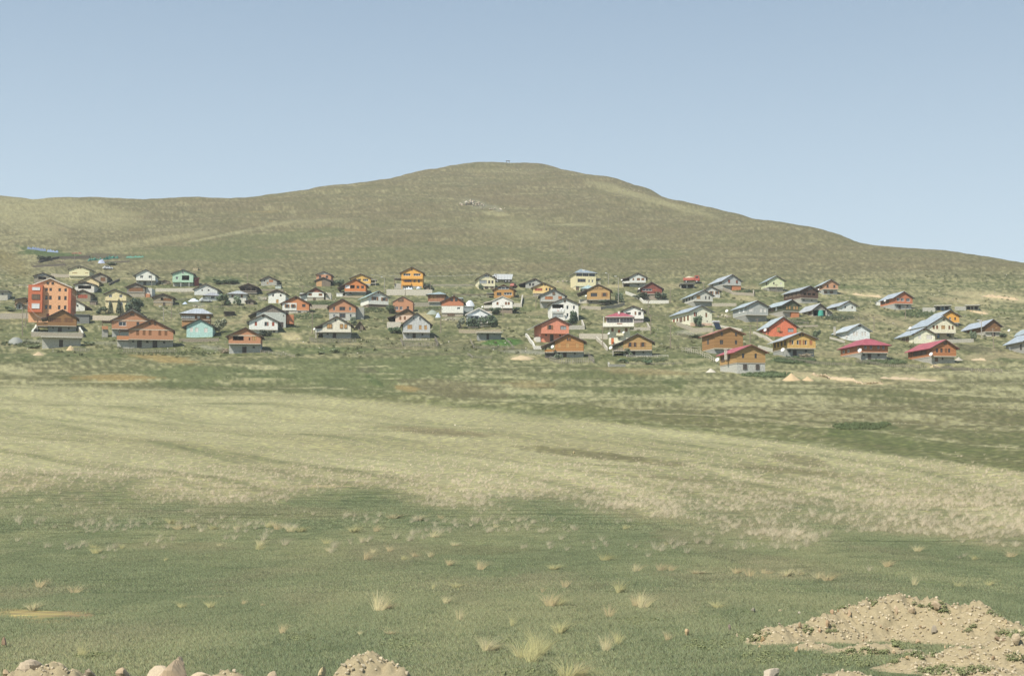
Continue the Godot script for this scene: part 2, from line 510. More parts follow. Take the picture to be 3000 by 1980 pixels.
func ground_color(uu: float, vv: float, x: float, z: float) -> Vector3:
	var far := smoothstep(150.0, 420.0, z)
	var b := n_big.get_noise_2d(x * 0.55, z * 1.3)
	# on the near ground the patches run away from the eye, on the meadow along the terrace
	var m := n_mid.get_noise_2d(x * 0.6, z * 1.6) if z > 130.0 else n_mid.get_noise_2d(x * 1.5, z * 0.4)
	var tt := z + (uu - 850.0) * 0.048
	var s := n_mid.get_noise_2d(x * 0.22 + 90.0, z * 0.9) if z > 260.0 else (n_mid.get_noise_2d(x * 0.16 + 90.0, tt * 0.55) if z > 80.0 else n_mid.get_noise_2d(x * 2.6 + 90.0, z * 0.5))
	var near := smoothstep(140.0, 40.0, z)
	var f := n_fine.get_noise_2d(x * lerpf(1.0, 0.6, far) * (1.0 + near), z * lerpf(lerpf(0.5, 0.1, near), 1.0, far))
	var c: Vector3
	# near turf, dry meadow, slope below the village, village, hill
	var ns := n_mid.get_noise_2d(x * 0.9 + 33.0, z * 0.25)
	var low := 1440.0 + 40.0 * smoothstep(800.0, 1600.0, uu) + 60.0 * smoothstep(1900.0, 3000.0, uu) + 75.0 * ns + 30.0 * m
	var dry := smoothstep(low + 70.0, low - 50.0, vv + 24.0 * f)
	c = TURF.lerp(TURF2, clampf(0.4 + m * 1.1 + f * 0.45, 0.0, 1.0))
	c = c.lerp(Vector3(0.19, 0.175, 0.12), clampf(s * 1.0 + ns * 0.7 - 0.15, 0.0, 0.5))
	if dry > 0.0:
		var d := STRAW.lerp(STRAW2, clampf(0.3 + b * 0.5 + s * 0.8, 0.0, 1.0))
		var s2 := n_mid.get_noise_2d(x * 0.45 + 300.0, tt * 1.3)
		d = d.lerp(TURF2, clampf(m * 0.2 + s * 0.7 + s2 * 0.9 + f * 0.45 - b * 0.2 - 0.04, 0.0, 0.75))
		d = d.lerp(HILLRED, clampf(-s * 0.9 + b * 0.5 - 0.35, 0.0, 0.35))
		c = c.lerp(d, dry)
	var edge := 1128.0 + maxf(uu, 0.0) * 0.0334
	if uu > 900.0:
		edge = lerpf(1158.0, 1385.0, (uu - 900.0) / 2100.0) - 14.0 * sin((uu - 900.0) / 2100.0 * PI)
	var slope := smoothstep(edge + 6.0, edge - 8.0, vv)
	if slope > 0.0:
		var right := smoothstep(1500.0, 2400.0, uu)
		var g := GREEN.lerp(OLIVE, clampf(0.45 + b * 0.8 + right * 0.35, 0.0, 1.0))
		g = g.lerp(STRAW, clampf(s * 1.1 + m * 0.6 + f * 0.7 + 0.1 + right * 0.16, 0.0, 0.8))
		g = g.lerp(DEEP, clampf(-s * 0.9 - f * 0.4 - 0.2, 0.0, 0.4))
		# green foot of the terrace edge
		if uu > 1250.0:
			g = g.lerp(GREEN, smoothstep(16.0, 3.0, absf(vv - edge + 8.0)) * 0.5)
		c = c.lerp(g, slope)
	var vil := smoothstep(1085.0, 1045.0, vv + 14.0 * b)
	if vil > 0.0:
		var right2 := smoothstep(1900.0, 2700.0, uu)
		var g := GREEN.lerp(OLIVE, clampf(0.55 + b * 0.7 + s * 0.4, 0.0, 1.0))
		g = g.lerp(STRAW2, clampf(s * 1.0 + f * 0.9 + right2 * 0.3, 0.0, 0.8))
		g = g.lerp(DEEP, clampf(-m * 0.9 - f * 0.9 - 0.12, 0.0, 0.6))
		g = g.lerp(SAND2, clampf((b + m * 0.6 - 0.5) * 1.6 + f * 0.3, 0.0, 0.55))
		c = c.lerp(g, vil)
	var hill := smoothstep(840.0, 770.0, vv + 20.0 * b)
	if hill > 0.0:
		var g := HILL.lerp(OLIVE, clampf(0.4 + b * 1.2, 0.0, 1.0))
		g = g.lerp(HILLRED, clampf(m * 0.8 - b * 0.6 + smoothstep(760.0, 540.0, vv) * 0.45 - 0.05, 0.0, 0.7))
		g = g.lerp(STRAW2, clampf(s * 0.75 + f * 0.7 - 0.12 + smoothstep(700.0, 0.0, uu) * 0.4, 0.0, 0.7))
		g = g.lerp(Vector3(0.14, 0.142, 0.085), clampf(-s * 0.6 - f * 0.5 - 0.05, 0.0, 0.45))
		c = c.lerp(g, hill)
	for p in rows_v[clampi(int(vv / 10.0), 0, 219)]:
		var du: float = uu - p[0]
		var dv: float = vv - p[1] - du * p[6]
		var e: float = sqrt(du * du / (p[2] * p[2]) + dv * dv / (p[3] * p[3])) + m * 0.35 + s * 0.4 + f * 0.28
		if e < 1.25:
			c = c.lerp(p[4], smoothstep(1.2, 0.75, e) * p[5])
	return c * (1.0 + (0.16 + 0.22 * far - 0.12 * smoothstep(800.0, 740.0, vv)) * f + 0.1 * m)

func build_ground() -> void:
	prepare_patches()
	var zs := PackedFloat32Array([-2500.0, -200.0, -20.0, 3.0, 6.0, 9.0, 12.0, 15.0, 17.0, 18.2])
	# rows about one picture line apart
	var z := 19.0
	while z < 1120.0:
		zs.append(z)
		var h0 := hermite_h(z)
		var v0 := HORIZON - F * h0 / z
		var dz := z * 0.001
		while v0 - (HORIZON - F * hermite_h(z + dz) / (z + dz)) < ROWSTEP and dz < 12.0:
			dz *= 1.25
		z += dz
	for e in [1150.0, 1200.0, 1300.0, 1450.0, 1700.0, 2100.0, 2500.0]:
		zs.append(e)
	var us := PackedFloat32Array()
	var u := -1700.0
	while u < 4700.0:
		us.append(u)
		u += COLSTEP if u > -60.0 and u < 3060.0 else 45.0
	var nc := us.size() + 2
	var nr := zs.size()
	var verts := PackedVector3Array()
	var cols := PackedColorArray()
	var uvs := PackedVector2Array()
	var uv2 := PackedVector2Array()
	verts.resize(nc * nr)
	cols.resize(nc * nr)
	uvs.resize(nc * nr)
	uv2.resize(nc * nr)
	for r in nr:
		var zz := zs[r]
		var ze := maxf(zz, 3.0)
		for k in nc:
			var ui := us[clampi(k - 1, 0, nc - 3)]
			var x := (ui - 1500.0) / F * ze
			var y := ground(x, ze)
			var c := Vector3(0.16, 0.17, 0.09)
			if zz > 10.0:
				var vv := HORIZON - F * (y - CAM_Y) / ze
				c = ground_color(ui, vv, x, ze)
			if k == 0:
				x = -3000.0
			elif k == nc - 1:
				x = 3000.0
			var i := r * nc + k
			verts[i] = Vector3(x, y, -zz)
			cols[i] = Color(minf(c.x * 1.5, 1.0), minf(c.y * 1.5, 1.0), minf(c.z * 1.75, 1.0))
			uvs[i] = Vector2(x, zz) / 2.7
			uv2[i] = Vector2(x * 0.6, zz) / 47.0
	var idx := PackedInt32Array()
	idx.resize((nc - 1) * (nr - 1) * 6)
	var w := 0
	for r in nr - 1:
		for k in nc - 1:
			var a := r * nc + k
			var b := a + nc
			idx[w] = a
			idx[w + 1] = b
			idx[w + 2] = a + 1
			idx[w + 3] = a + 1
			idx[w + 4] = b
			idx[w + 5] = b + 1
			w += 6
	var norms := PackedVector3Array()
	norms.resize(nc * nr)
	for r in nr:
		for k in nc:
			var l := verts[r * nc + maxi(k - 1, 0)]
			var rr := verts[r * nc + mini(k + 1, nc - 1)]
			var d := verts[maxi(r - 1, 0) * nc + k]
			var t := verts[mini(r + 1, nr - 1) * nc + k]
			norms[r * nc + k] = (rr - l).cross(t - d).normalized()
	var arr := []
	arr.resize(Mesh.ARRAY_MAX)
	arr[Mesh.ARRAY_VERTEX] = verts
	arr[Mesh.ARRAY_NORMAL] = norms
	arr[Mesh.ARRAY_COLOR] = cols
	arr[Mesh.ARRAY_TEX_UV] = uvs
	arr[Mesh.ARRAY_TEX_UV2] = uv2
	arr[Mesh.ARRAY_INDEX] = idx
	var am := ArrayMesh.new()
	am.add_surface_from_arrays(Mesh.PRIMITIVE_TRIANGLES, arr)
	var m := StandardMaterial3D.new()
	m.resource_name = "grassland"
	m.vertex_color_use_as_albedo = true
	m.roughness = 0.95
	m.metallic_specular = 0.15
	m.albedo_texture = make_tex("turf")
	m.detail_enabled = true
	m.detail_blend_mode = BaseMaterial3D.BLEND_MODE_MUL
	m.detail_uv_layer = BaseMaterial3D.DETAIL_UV_2
	m.detail_albedo = make_tex("fleck")
	var o := solo("ground", am, m)
	o.set_meta("kind", "structure")

func hermite_h(z: float) -> float:
	var q := sqrt(z) * 50.0
	var qi := mini(int(q), 2598)
	return lerpf(prof[qi], prof[qi + 1], q - qi)

# --- buildings
var pane_dark: StandardMaterial3D
var unit_meshes := {}

func frame_mesh(w: float, h: float, t: float, dep: float, mullion: int) -> ArrayMesh:
	var key := "f%.2f_%.2f_%.2f_%d" % [w, h, t, mullion]
	if unit_meshes.has(key):
		return unit_meshes[key]
	var st := new_st()
	box(st, Vector3(-w / 2, -h / 2, 0), Vector3(-w / 2 + t, h / 2, dep))
	box(st, Vector3(w / 2 - t, -h / 2, 0), Vector3(w / 2, h / 2, dep))
	box(st, Vector3(-w / 2 + t, h / 2 - t, 0), Vector3(w / 2 - t, h / 2, dep))
	box(st, Vector3(-w / 2 + t, -h / 2, 0), Vector3(w / 2 - t, -h / 2 + t, dep))
	for i in mullion:
		var x := -w / 2 + w * (i + 1.0) / (mullion + 1.0)
		box(st, Vector3(x - t * 0.4, -h / 2 + t, 0.005), Vector3(x + t * 0.4, h / 2 - t, dep * 0.9))
	unit_meshes[key] = st.commit()
	return unit_meshes[key]

func panel_mesh(w: float, h: float, dep: float) -> ArrayMesh:
	var key := "p%.2f_%.2f_%.2f" % [w, h, dep]
	if not unit_meshes.has(key):
		unit_meshes[key] = boxmesh(Vector3(-w / 2, -h / 2, 0), Vector3(w / 2, h / 2, dep))
	return unit_meshes[key]

# kinds: w white frame, n brown frame, k unglazed dark opening (where uncut, a panel painted for its inner shade), b closed brown shutters, t closed timber panel, r red shutters, o open shutters beside glass,
# g grey blind, l pale blind, s sheer white boarding, D dark door, O orange door, v small vent
func window(parent: Node, kind: String, p: Vector3, w: float, h: float, turn := 0.0, inset := 0.16) -> void:
	var o: MeshInstance3D
	var holder := parent
	var depth := inset
	match kind:
		"w", "n", "o", "g", "l", "c":
			var fc := "#e6e6e2"
			if kind == "n" or kind == "o":
				fc = "#6d5138"
			elif kind == "g" or kind == "c":
				fc = "#8d8478"
			var t := clampf(minf(w, h) * 0.1, 0.05, 0.11)
			o = part("window", frame_mesh(w, h, t, 0.09, 2 if w > h * 1.7 else (1 if w > h * 0.6 else 0)), mat("paint", fc), holder)
			var pm := mat("glass", "#2c3236")
			if kind == "g":
				pm = mat("paint", "#9ba3a4")
			elif kind == "l":
				pm = mat("cloth", "#d9dde0")
			var q := part("pane", panel_mesh(w - t, h - t, 0.03), pm, o)
			q.position = Vector3(0, 0, 0.01)
			if kind == "o":
				for sd in [-1.0, 1.0]:
					var s := part("shutter", panel_mesh(w * 0.42, h, 0.05), mat("plank", "#8a5f38"), o)
					s.position = Vector3(sd * w * 0.72, 0, depth + 0.03)
		"k":
			if inset > 0.0 and turn == 0.0:
				# an unglazed opening into the hollow house
				o = part("window_frame", frame_mesh(w, h, 0.07, 0.08, 1 if w > h else 0), mat("paint", "#5b4a3c"), holder)
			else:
				o = part("shutter", panel_mesh(w, h, 0.05), mat("board", "#6f5c4c"), holder)  # no hole here: brown panel painted in for the shaded inside of the opening
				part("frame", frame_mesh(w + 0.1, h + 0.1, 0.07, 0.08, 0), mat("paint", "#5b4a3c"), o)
		"b", "t", "r", "s", "p":
			var col: String = {"b": "#7d5433", "t": "#b08a55", "r": "#9a4a36", "s": "#e4e6e4", "p": "#a5673f"}[kind]
			o = part("shutter", panel_mesh(w, h, 0.06), mat("board", col), holder)
			var fr := part("frame", frame_mesh(w + 0.12, h + 0.12, 0.09, 0.1, 1 if w > 0.7 * h else 0), mat("paint", "#5b4230" if kind != "s" else "#c9ccca"), o)
			fr.position = Vector3(0, 0, 0.0)
			depth = inset * 0.6
		"D", "O", "R", "B":
			var col: String = {"D": "#4b4542", "O": "#d8622c", "R": "#8a3b30", "B": "#4f6f8d"}[kind]
			o = part("door", panel_mesh(w, h, 0.06), mat("board", col), holder)
			part("frame", frame_mesh(w + 0.14, h + 0.1, 0.1, 0.1, 0), mat("paint", "#6a6058"), o)
			depth = inset * 0.6
		_:
			o = part("vent", panel_mesh(w, h, 0.03), mat("paint", "#3b3a38"), holder)
			part("frame", frame_mesh(w + 0.1, h + 0.1, 0.06, 0.07, 0), mat("paint", "#77736c"), o)
	if turn == 0.0:
		o.position = p - Vector3(0, 0, depth - 0.01)
	else:
		o.position = p + Vector3(0.01 if turn > 0 else -0.01, 0, 0)
		o.rotation.y = turn

# front wall between two heights with rectangular openings and their reveals
func holed_wall(st: SurfaceTool, x0: float, x1: float, y0: float, y1: float, z: float, holes: Array, dep: float) -> void:
	var xs := [x0, x1]
	var ys := [y0, y1]
	for h in holes:
		xs.append_array([h[0], h[1]])
		ys.append_array([h[2], h[3]])
	xs.sort()
	ys.sort()
	for i in xs.size() - 1:
		for j in ys.size() - 1:
			if xs[i + 1] - xs[i] < 0.001 or ys[j + 1] - ys[j] < 0.001:
				continue
			var cx: float = (xs[i] + xs[i + 1]) / 2
			var cy: float = (ys[j] + ys[j + 1]) / 2
			var open := false
			for h in holes:
				if cx > h[0] and cx < h[1] and cy > h[2] and cy < h[3]:
					open = true
			if not open:
				quad(st, Vector3(xs[i], ys[j], z), Vector3(xs[i + 1], ys[j], z), Vector3(xs[i + 1], ys[j + 1], z), Vector3(xs[i], ys[j + 1], z))
	for h in holes:
		var b := z - dep
		quad(st, Vector3(h[0], h[2], z), Vector3(h[0], h[2], b), Vector3(h[0], h[3], b), Vector3(h[0], h[3], z))
		quad(st, Vector3(h[1], h[2], b), Vector3(h[1], h[2], z), Vector3(h[1], h[3], z), Vector3(h[1], h[3], b))
		quad(st, Vector3(h[0], h[2], z), Vector3(h[1], h[2], z), Vector3(h[1], h[2], b), Vector3(h[0], h[2], b))
		quad(st, Vector3(h[0], h[3], b), Vector3(h[1], h[3], b), Vector3(h[1], h[3], z), Vector3(h[0], h[3], z))

# A house from what the photograph shows of its front: pixel edges x0 x1, ground yb, floor line yf, eaves ye, ridge ya.
# side: pixels of the side wall in view, minus for the left one. o: roof, colours, windows and the rest.
func house(called: String, label: String, x0: float, x1: float, yb: float, yf: float, ye: float, ya: float, side: float, up: Array, lo: Array, o := {}) -> Node3D:
	var xc := (x0 + x1) / 2
	var g := on_ground(xc, yb)
	var zd := -g.z
	var k := zd / F / (cp - (990.0 - yb) / F * sp)
	var D: float = o.get("D", 9.0)
	var yaw := -asin(clampf(side * k / D, -0.8, 0.8))
	var W := (x1 - x0) * k / cos(yaw)
	var kx := k / cos(yaw)
	var root := thing(called, label, o.get("cat", "house"), g, atan2(-g.x, -g.z) + yaw)
	last_z = zd
	last_root = root
	var hf := (yb - yf) * k
	var he := (yb - ye) * k
	var her: float = (yb - o.get("yr", ye)) * k
	var ha := (yb - ya) * k
	var xa: float = (o.get("xa", xc) - xc) * kx
	var over: float = o.get("over", 1.3 if hf > 1.2 else 0.0)
	var kind: String = o.get("roof", "gable")
	var um := mat(up[0], up[1])
	var lm := mat(lo[0], lo[1])
	var X0 := -W / 2
	var X1 := W / 2
	# lower storey
	if hf > 0.3:
		var st := new_st()
		box(st, Vector3(X0 + 0.05, -2.5, -D), Vector3(X1 - 0.05, hf - 0.15, 0.0))
		part("ground_floor", st.commit(), lm, root)
		part("floor_slab", boxmesh(Vector3(X0 - 0.03, hf - 0.15, -D - 0.02), Vector3(X1 + 0.03, hf + 0.02, over + 0.03)), mat("concrete", o.get("slab", "#b9b4aa")), root)
	var y0 := hf + 0.02 if hf > 0.3 else -2.5
	var ybox := minf(he, her)
	if kind == "flat" or kind == "hip":
		ybox = he
	var holes := []
	var uppers := []
	for w in o.get("win", []):
		var wx: float = (w[1] - xc) * kx
		var wy: float = (yb - w[2]) * k
		var ww: float = w[3] * kx
		var wh: float = w[4] * k
		if wy > hf and wy + wh / 2 < ybox - 0.02 and wy - wh / 2 > y0 + 0.02 and wx - ww / 2 > X0 + 0.02 and wx + ww / 2 < X1 - 0.02:
			holes.append([wx - ww / 2, wx + ww / 2, wy - wh / 2, wy + wh / 2])
			uppers.append([w[0], Vector3(wx, wy, over), ww, wh, 0.22])
		elif wy > hf:
			uppers.append([w[0], Vector3(wx, wy, over + 0.02), ww, wh, 0.0])
		else:
			uppers.append([w[0], Vector3(wx, wy, 0.02), ww, wh, 0.0])
	var st := new_st()
	holed_wall(st, X0, X1, y0, ybox, over, holes, 0.5)
	quad(st, Vector3(X1, y0, -D), Vector3(X0, y0, -D), Vector3(X0, ybox, -D), Vector3(X1, ybox, -D))
	quad(st, Vector3(X1, y0, over), Vector3(X1, y0, -D), Vector3(X1, her if kind == "gable" else he, -D), Vector3(X1, her if kind == "gable" else he, over))
	quad(st, Vector3(X0, y0, -D), Vector3(X0, y0, over), Vector3(X0, he, over), Vector3(X0, he, -D))
	if kind == "flat" or kind == "hip":
		quad(st, Vector3(X0, he - 0.02, over), Vector3(X1, he - 0.02, over), Vector3(X1, he - 0.02, -D), Vector3(X0, he - 0.02, -D))
	var gst := st
	if kind == "gable":
		for z in [over, -D]:
			if o.has("gable"):
				gst = new_st()
			var a := Vector3(X0, ybox, z)
			var b := Vector3(X1, ybox, z)
			var c := Vector3(X1, her, z)
			var t := Vector3(xa, ha, z)
			var d := Vector3(X0, he, z)
			if z > -D + 0.01:
				tri(gst, a, b, t)
				if her > ybox:
					tri(gst, b, c, t)
				if he > ybox:
					tri(gst, a, t, d)
			else:
				tri(gst, b, a, t)
				if her > ybox:
					tri(gst, c, b, t)
				if he > ybox:
					tri(gst, t, a, d)
			if o.has("gable"):
				part("gable", gst.commit(), mat(o.gable[0], o.gable[1]), root)
	part("wall", st.commit(), um, root)
	for w in uppers:
		window(root, w[0], w[1], w[2], w[3], 0.0, w[4])
	if o.has("band"):
		part("band", boxmesh(Vector3(X0 - 0.02, ybox - 0.12, over - 0.05), Vector3(X1 + 0.02, ybox + 0.12, over + 0.03)), mat("concrete", "#c4b7a3"), root)
	# roof
	var rm := mat("metal", o.get("rc", "#8c979d"))
	var fm := mat("plank", o.get("fc", "#4a3d34"))
	var t := 0.13
	var ov: float = o.get("ov", 0.75)
	if kind == "gable":
		var ml := (ha - he) / maxf(xa - X0, 0.3)
		var mr := (ha - her) / maxf(X1 - xa, 0.3)
		var xl: float = (o.rl - xc) * kx if o.has("rl") else X0 - ov
		var xr: float = (o.rr - xc) * kx if o.has("rr") else X1 + ov
		var zf: float = over + o.get("of", 0.45)
		var zb := -D - 0.5
		var bend: float = o.get("bend", 1.0)     # flatter pitch over a porch
		var yl := ha - ml * (xa - maxf(xl, X0 - ov)) - ml * bend * maxf(X0 - ov - xl, 0.0)
		var yr := ha - mr * (xr - xa)
		var prof_ := [Vector2(xl, yl), Vector2(xa, ha), Vector2(xr, yr)]
		if xl < X0 - ov - 0.1:
			prof_ = [Vector2(xl, yl), Vector2(X0 - ov, ha - ml * (xa - X0 + ov)), Vector2(xa, ha), Vector2(xr, yr)]
		var rs := new_st()
		var fs := new_st()
		for i in prof_.size() - 1:
			var p: Vector2 = prof_[i] + Vector2(0, 0.02)
			var q: Vector2 = prof_[i + 1] + Vector2(0, 0.02)
			var up_ := Vector2(0, t)
			quad(rs, v3(p + up_, zf), v3(q + up_, zf), v3(q + up_, zb), v3(p + up_, zb))
			quad(rs, v3(p, zb), v3(q, zb), v3(q, zf), v3(p, zf))
			quad(rs, v3(p, zf), v3(q, zf), v3(q + up_, zf), v3(p + up_, zf))
			quad(rs, v3(q, zb), v3(p, zb), v3(p + up_, zb), v3(q + up_, zb))
			# boards under the gable edge
			var dn := Vector2(0, -0.2)
			var z2 := zf + 0.03
			var u2 := Vector2(0, t * 0.7)
			quad(fs, v3(p + dn, z2), v3(q + dn, z2), v3(q + u2, z2), v3(p + u2, z2))
			quad(fs, v3(q + dn, zf - 0.06), v3(p + dn, zf - 0.06), v3(p + u2, zf - 0.06), v3(q + u2, zf - 0.06))
			quad(fs, v3(p + dn, zf - 0.06), v3(q + dn, zf - 0.06), v3(q + dn, z2), v3(p + dn, z2))
			quad(fs, v3(p + u2, z2), v3(q + u2, z2), v3(q + u2, zf - 0.06), v3(p + u2, zf - 0.06))
		var e0: Vector2 = prof_[0] + Vector2(0, 0.02)
		var e1: Vector2 = prof_[-1] + Vector2(0, 0.02)
		quad(rs, v3(e0, zb), v3(e0, zf), v3(e0 + Vector2(0, t), zf), v3(e0 + Vector2(0, t), zb))
		quad(rs, v3(e1, zf), v3(e1, zb), v3(e1 + Vector2(0, t), zb), v3(e1 + Vector2(0, t), zf))
		var ro := part("roof", rs.commit(), rm, root)
		part("bargeboard", fs.commit(), fm, ro)
		# soffit boards under the eaves
		var ss := new_st()
		for i in prof_.size() - 1:
			var p: Vector2 = prof_[i] + Vector2(0, -0.005)
			var q: Vector2 = prof_[i + 1] + Vector2(0, -0.005)
			quad(ss, v3(p, over + 0.02), v3(q, over + 0.02), v3(q, zf - 0.07), v3(p, zf - 0.07))
		part("soffit", ss.commit(), fm, ro)
		if o.has("porch"):
			porch(root, xl, X0, hf, yl, ha, xa, ml, bend, ov, over, D, k, kx, xc, yb, o.porch)
	elif kind == "hip":
		var zf: float = over + ov
		var zb := -D - ov
		var rx0: float = (o.get("rx0", xc) - xc) * kx
		var rx1: float = (o.get("rx1", xc) - xc) * kx
		var rz: float = o.get("rz", 0.0)
		var zm := (zf + zb) / 2
		var a := Vector3(X0 - ov, he, zf)
		var b := Vector3(X1 + ov, he, zf)
		var c := Vector3(X1 + ov, he, zb)
		var d := Vector3(X0 - ov, he, zb)
		var p := Vector3(rx0, ha, zm + rz)
		var q := Vector3(rx1, ha, zm + rz)
		var p2 := Vector3(rx0, ha, zm - rz)
		var q2 := Vector3(rx1, ha, zm - rz)
		var rs := new_st()
		var dn := Vector3(0, -0.16, 0)
		quad(rs, a, b, q, p)
		quad(rs, c, d, p2, q2)
		quad(rs, b, c, q2, q)
		quad(rs, d, a, p, p2)
		if rz > 0.0 and rx1 > rx0:
			quad(rs, p, q, q2, p2)
		quad(rs, d + dn, c + dn, b + dn, a + dn)
		var ro := part("roof", rs.commit(), rm, root)
		var fs := new_st()
		var pts := [a, b, c, d]
		for i in 4:
			var e: Vector3 = pts[i]
			var f: Vector3 = pts[(i + 1) % 4]
			quad(fs, e + dn, f + dn, f, e)
		part("fascia", fs.commit(), fm, ro)
	elif kind == "flat":
		part("roof", boxmesh(Vector3(X0 - 0.3, he, -D), Vector3(X1 + 0.3, he + o.get("rt", 0.28), over + o.get("of", 0.8))), mat("concrete", o.get("rc", "#b3afa5")), root)
	for w in o.get("chim", []):
		var cx: float = (w[0] - xc) * kx
		var cy: float = (yb - w[1]) * k
		var st2 := new_st()
		box(st2, Vector3(cx - 0.25, cy - 2.2, -D * 0.45), Vector3(cx + 0.25, cy, -D * 0.45 + 0.5))
		box(st2, Vector3(cx - 0.33, cy + 0.002, -D * 0.45 - 0.08), Vector3(cx + 0.33, cy + 0.14, -D * 0.45 + 0.58))
		part("chimney", st2.commit(), mat("concrete", "#b8b2a8"), root)
	# windows on the side wall in view
	var sw: Array = o.get("sw", [])
	for i in sw.size():
		var sx := X0 if side < 0 else X1
		var zz: float = over - (D + over) * (i + 0.7) / (sw.size() + 0.4)
		if sw[i] == "":
			continue
		var wh2 := minf(1.3, (he - hf) * 0.45)
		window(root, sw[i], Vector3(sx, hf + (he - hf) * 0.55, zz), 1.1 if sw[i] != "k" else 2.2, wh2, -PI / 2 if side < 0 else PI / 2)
	for b in o.get("box", []):
		# annex: pixel x0 x1 y0(top) y1(bottom), front and back distance from the front wall, material, name
		var bx0: float = (b[0] - xc) * kx
		var bx1: float = (b[1] - xc) * kx
		var by1: float = (yb - b[2]) * k
		var by0: float = (yb - b[3]) * k
		if by0 < 0.2:
			by0 = -2.5
		part(b[8], boxmesh(Vector3(bx0, by0, b[5]), Vector3(bx1, by1, b[4])), mat(b[6], b[7]), root)
	return root

func v3(p: Vector2, z: float) -> Vector3:
	return Vector3(p.x, p.y, z)

# a roofed balcony on the left: [parapet material, colour, parapet top y, parapet bottom y, pixel x0, lower wall material, colour]
func porch(root: Node, xl: float, X0: float, hf: float, yl: float, ha: float, xa: float, ml: float, bend: float, ov: float, over: float, D: float, k: float, kx: float, xc: float, yb: float, p: Array) -> void:
	var px: float = (p[4] - xc) * kx
	var top: float = (yb - p[2]) * k
	var bot: float = (yb - p[3]) * k
	var len := minf(D * 0.6, 5.0)
	var zf := over - 0.15
	part("balcony_floor", boxmesh(Vector3(px, bot - 0.16, zf - len), Vector3(X0 - 0.04, bot, zf)), mat("concrete", "#b5b0a6"), root)
	var st := new_st()
	box(st, Vector3(px, bot + 0.01, zf - 0.12), Vector3(X0 - 0.05, top, zf - 0.01))
	box(st, Vector3(px, bot + 0.01, zf - len), Vector3(px + 0.12, top, zf - 0.13))
	part("parapet", st.commit(), mat(p[0], p[1]), root)
	for i in 3:
		var z := zf - 0.1 - i * (len - 0.2) / 2.0
		var roofy := ha - ml * (xa - X0 + ov) - ml * bend * maxf(X0 - ov - px - 0.15, 0.0)
		var ps := new_st()
		box(ps, Vector3(px + 0.14, bot, z - 0.07), Vector3(px + 0.28, maxf(roofy, top + 0.3), z + 0.07))
		part("post", ps.commit(), mat("plank", "#6b5744"), root)
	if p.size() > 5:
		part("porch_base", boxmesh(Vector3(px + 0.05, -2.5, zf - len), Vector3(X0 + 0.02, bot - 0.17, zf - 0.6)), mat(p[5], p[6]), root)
	else:
		for i in 2:
			part("pillar", boxmesh(Vector3(px + 0.02, -2.5, zf - 0.35 - i * (len - 0.5)), Vector3(px + 0.3, bot - 0.17, zf - 0.05 - i * (len - 0.5))), mat("concrete", "#aaa69c"), root)

func dish(u: float, v: float, label: String, r_ := 0.6) -> void:
	var r := r_ * 0.6
	# a satellite dish on its mast or bracket beside the last house built
	var p := at_depth(u, v, last_z - 1.6)
	var t := thing("satellite_dish", label, "dish", p, atan2(-p.x, -p.z) - 0.6, "satellite dishes on the houses")
	var st := new_st()
	for i in 14:
		for j in 3:
			var a0 := TAU * i / 14
			var a1 := TAU * (i + 1) / 14
			var r0 := r * j / 3.0
			var r1 := r * (j + 1) / 3.0
			var f := func(rr: float, a: float) -> Vector3:
				return Vector3(cos(a) * rr, sin(a) * rr, 0.5 * rr * rr)
			quad(st, f.call(r0, a0), f.call(r1, a0), f.call(r1, a1), f.call(r0, a1))
	var d := part("reflector", st.commit(), mat("paint", "#dcdcd8"), t)
	d.rotation.x = -0.5
	var gh := gy(p.x, p.z) - p.y
	var ms := new_st()
	bar(ms, Vector3(0, maxf(gh, -1.4), -0.12), Vector3(0, 0.05, -0.12), 0.045, 0.045)
	part("mast", ms.commit(), mat("paint", "#8e8e8a"), t)
	var as_ := new_st()
	bar(as_, Vector3(0, -0.35, 0.1), Vector3(0, 0.1, 0.5), 0.03, 0.03, 4)
	part("feed_arm", as_.commit(), mat("paint", "#77777a"), t)

const BRICK := ["brick", "#b98460"]
const CONC := ["concrete", "#a5a49d"]
const CONCD := ["concrete", "#a3a5a1"]
const WHITE := ["plaster", "#dfe0da"]
const STONE := ["stone", "#a8a297"]
const GREYWOOD := ["board", "#857b70"]
const BROWN := ["plank", "#8c6238"]
const DARKWOOD := ["board", "#4d4038"]

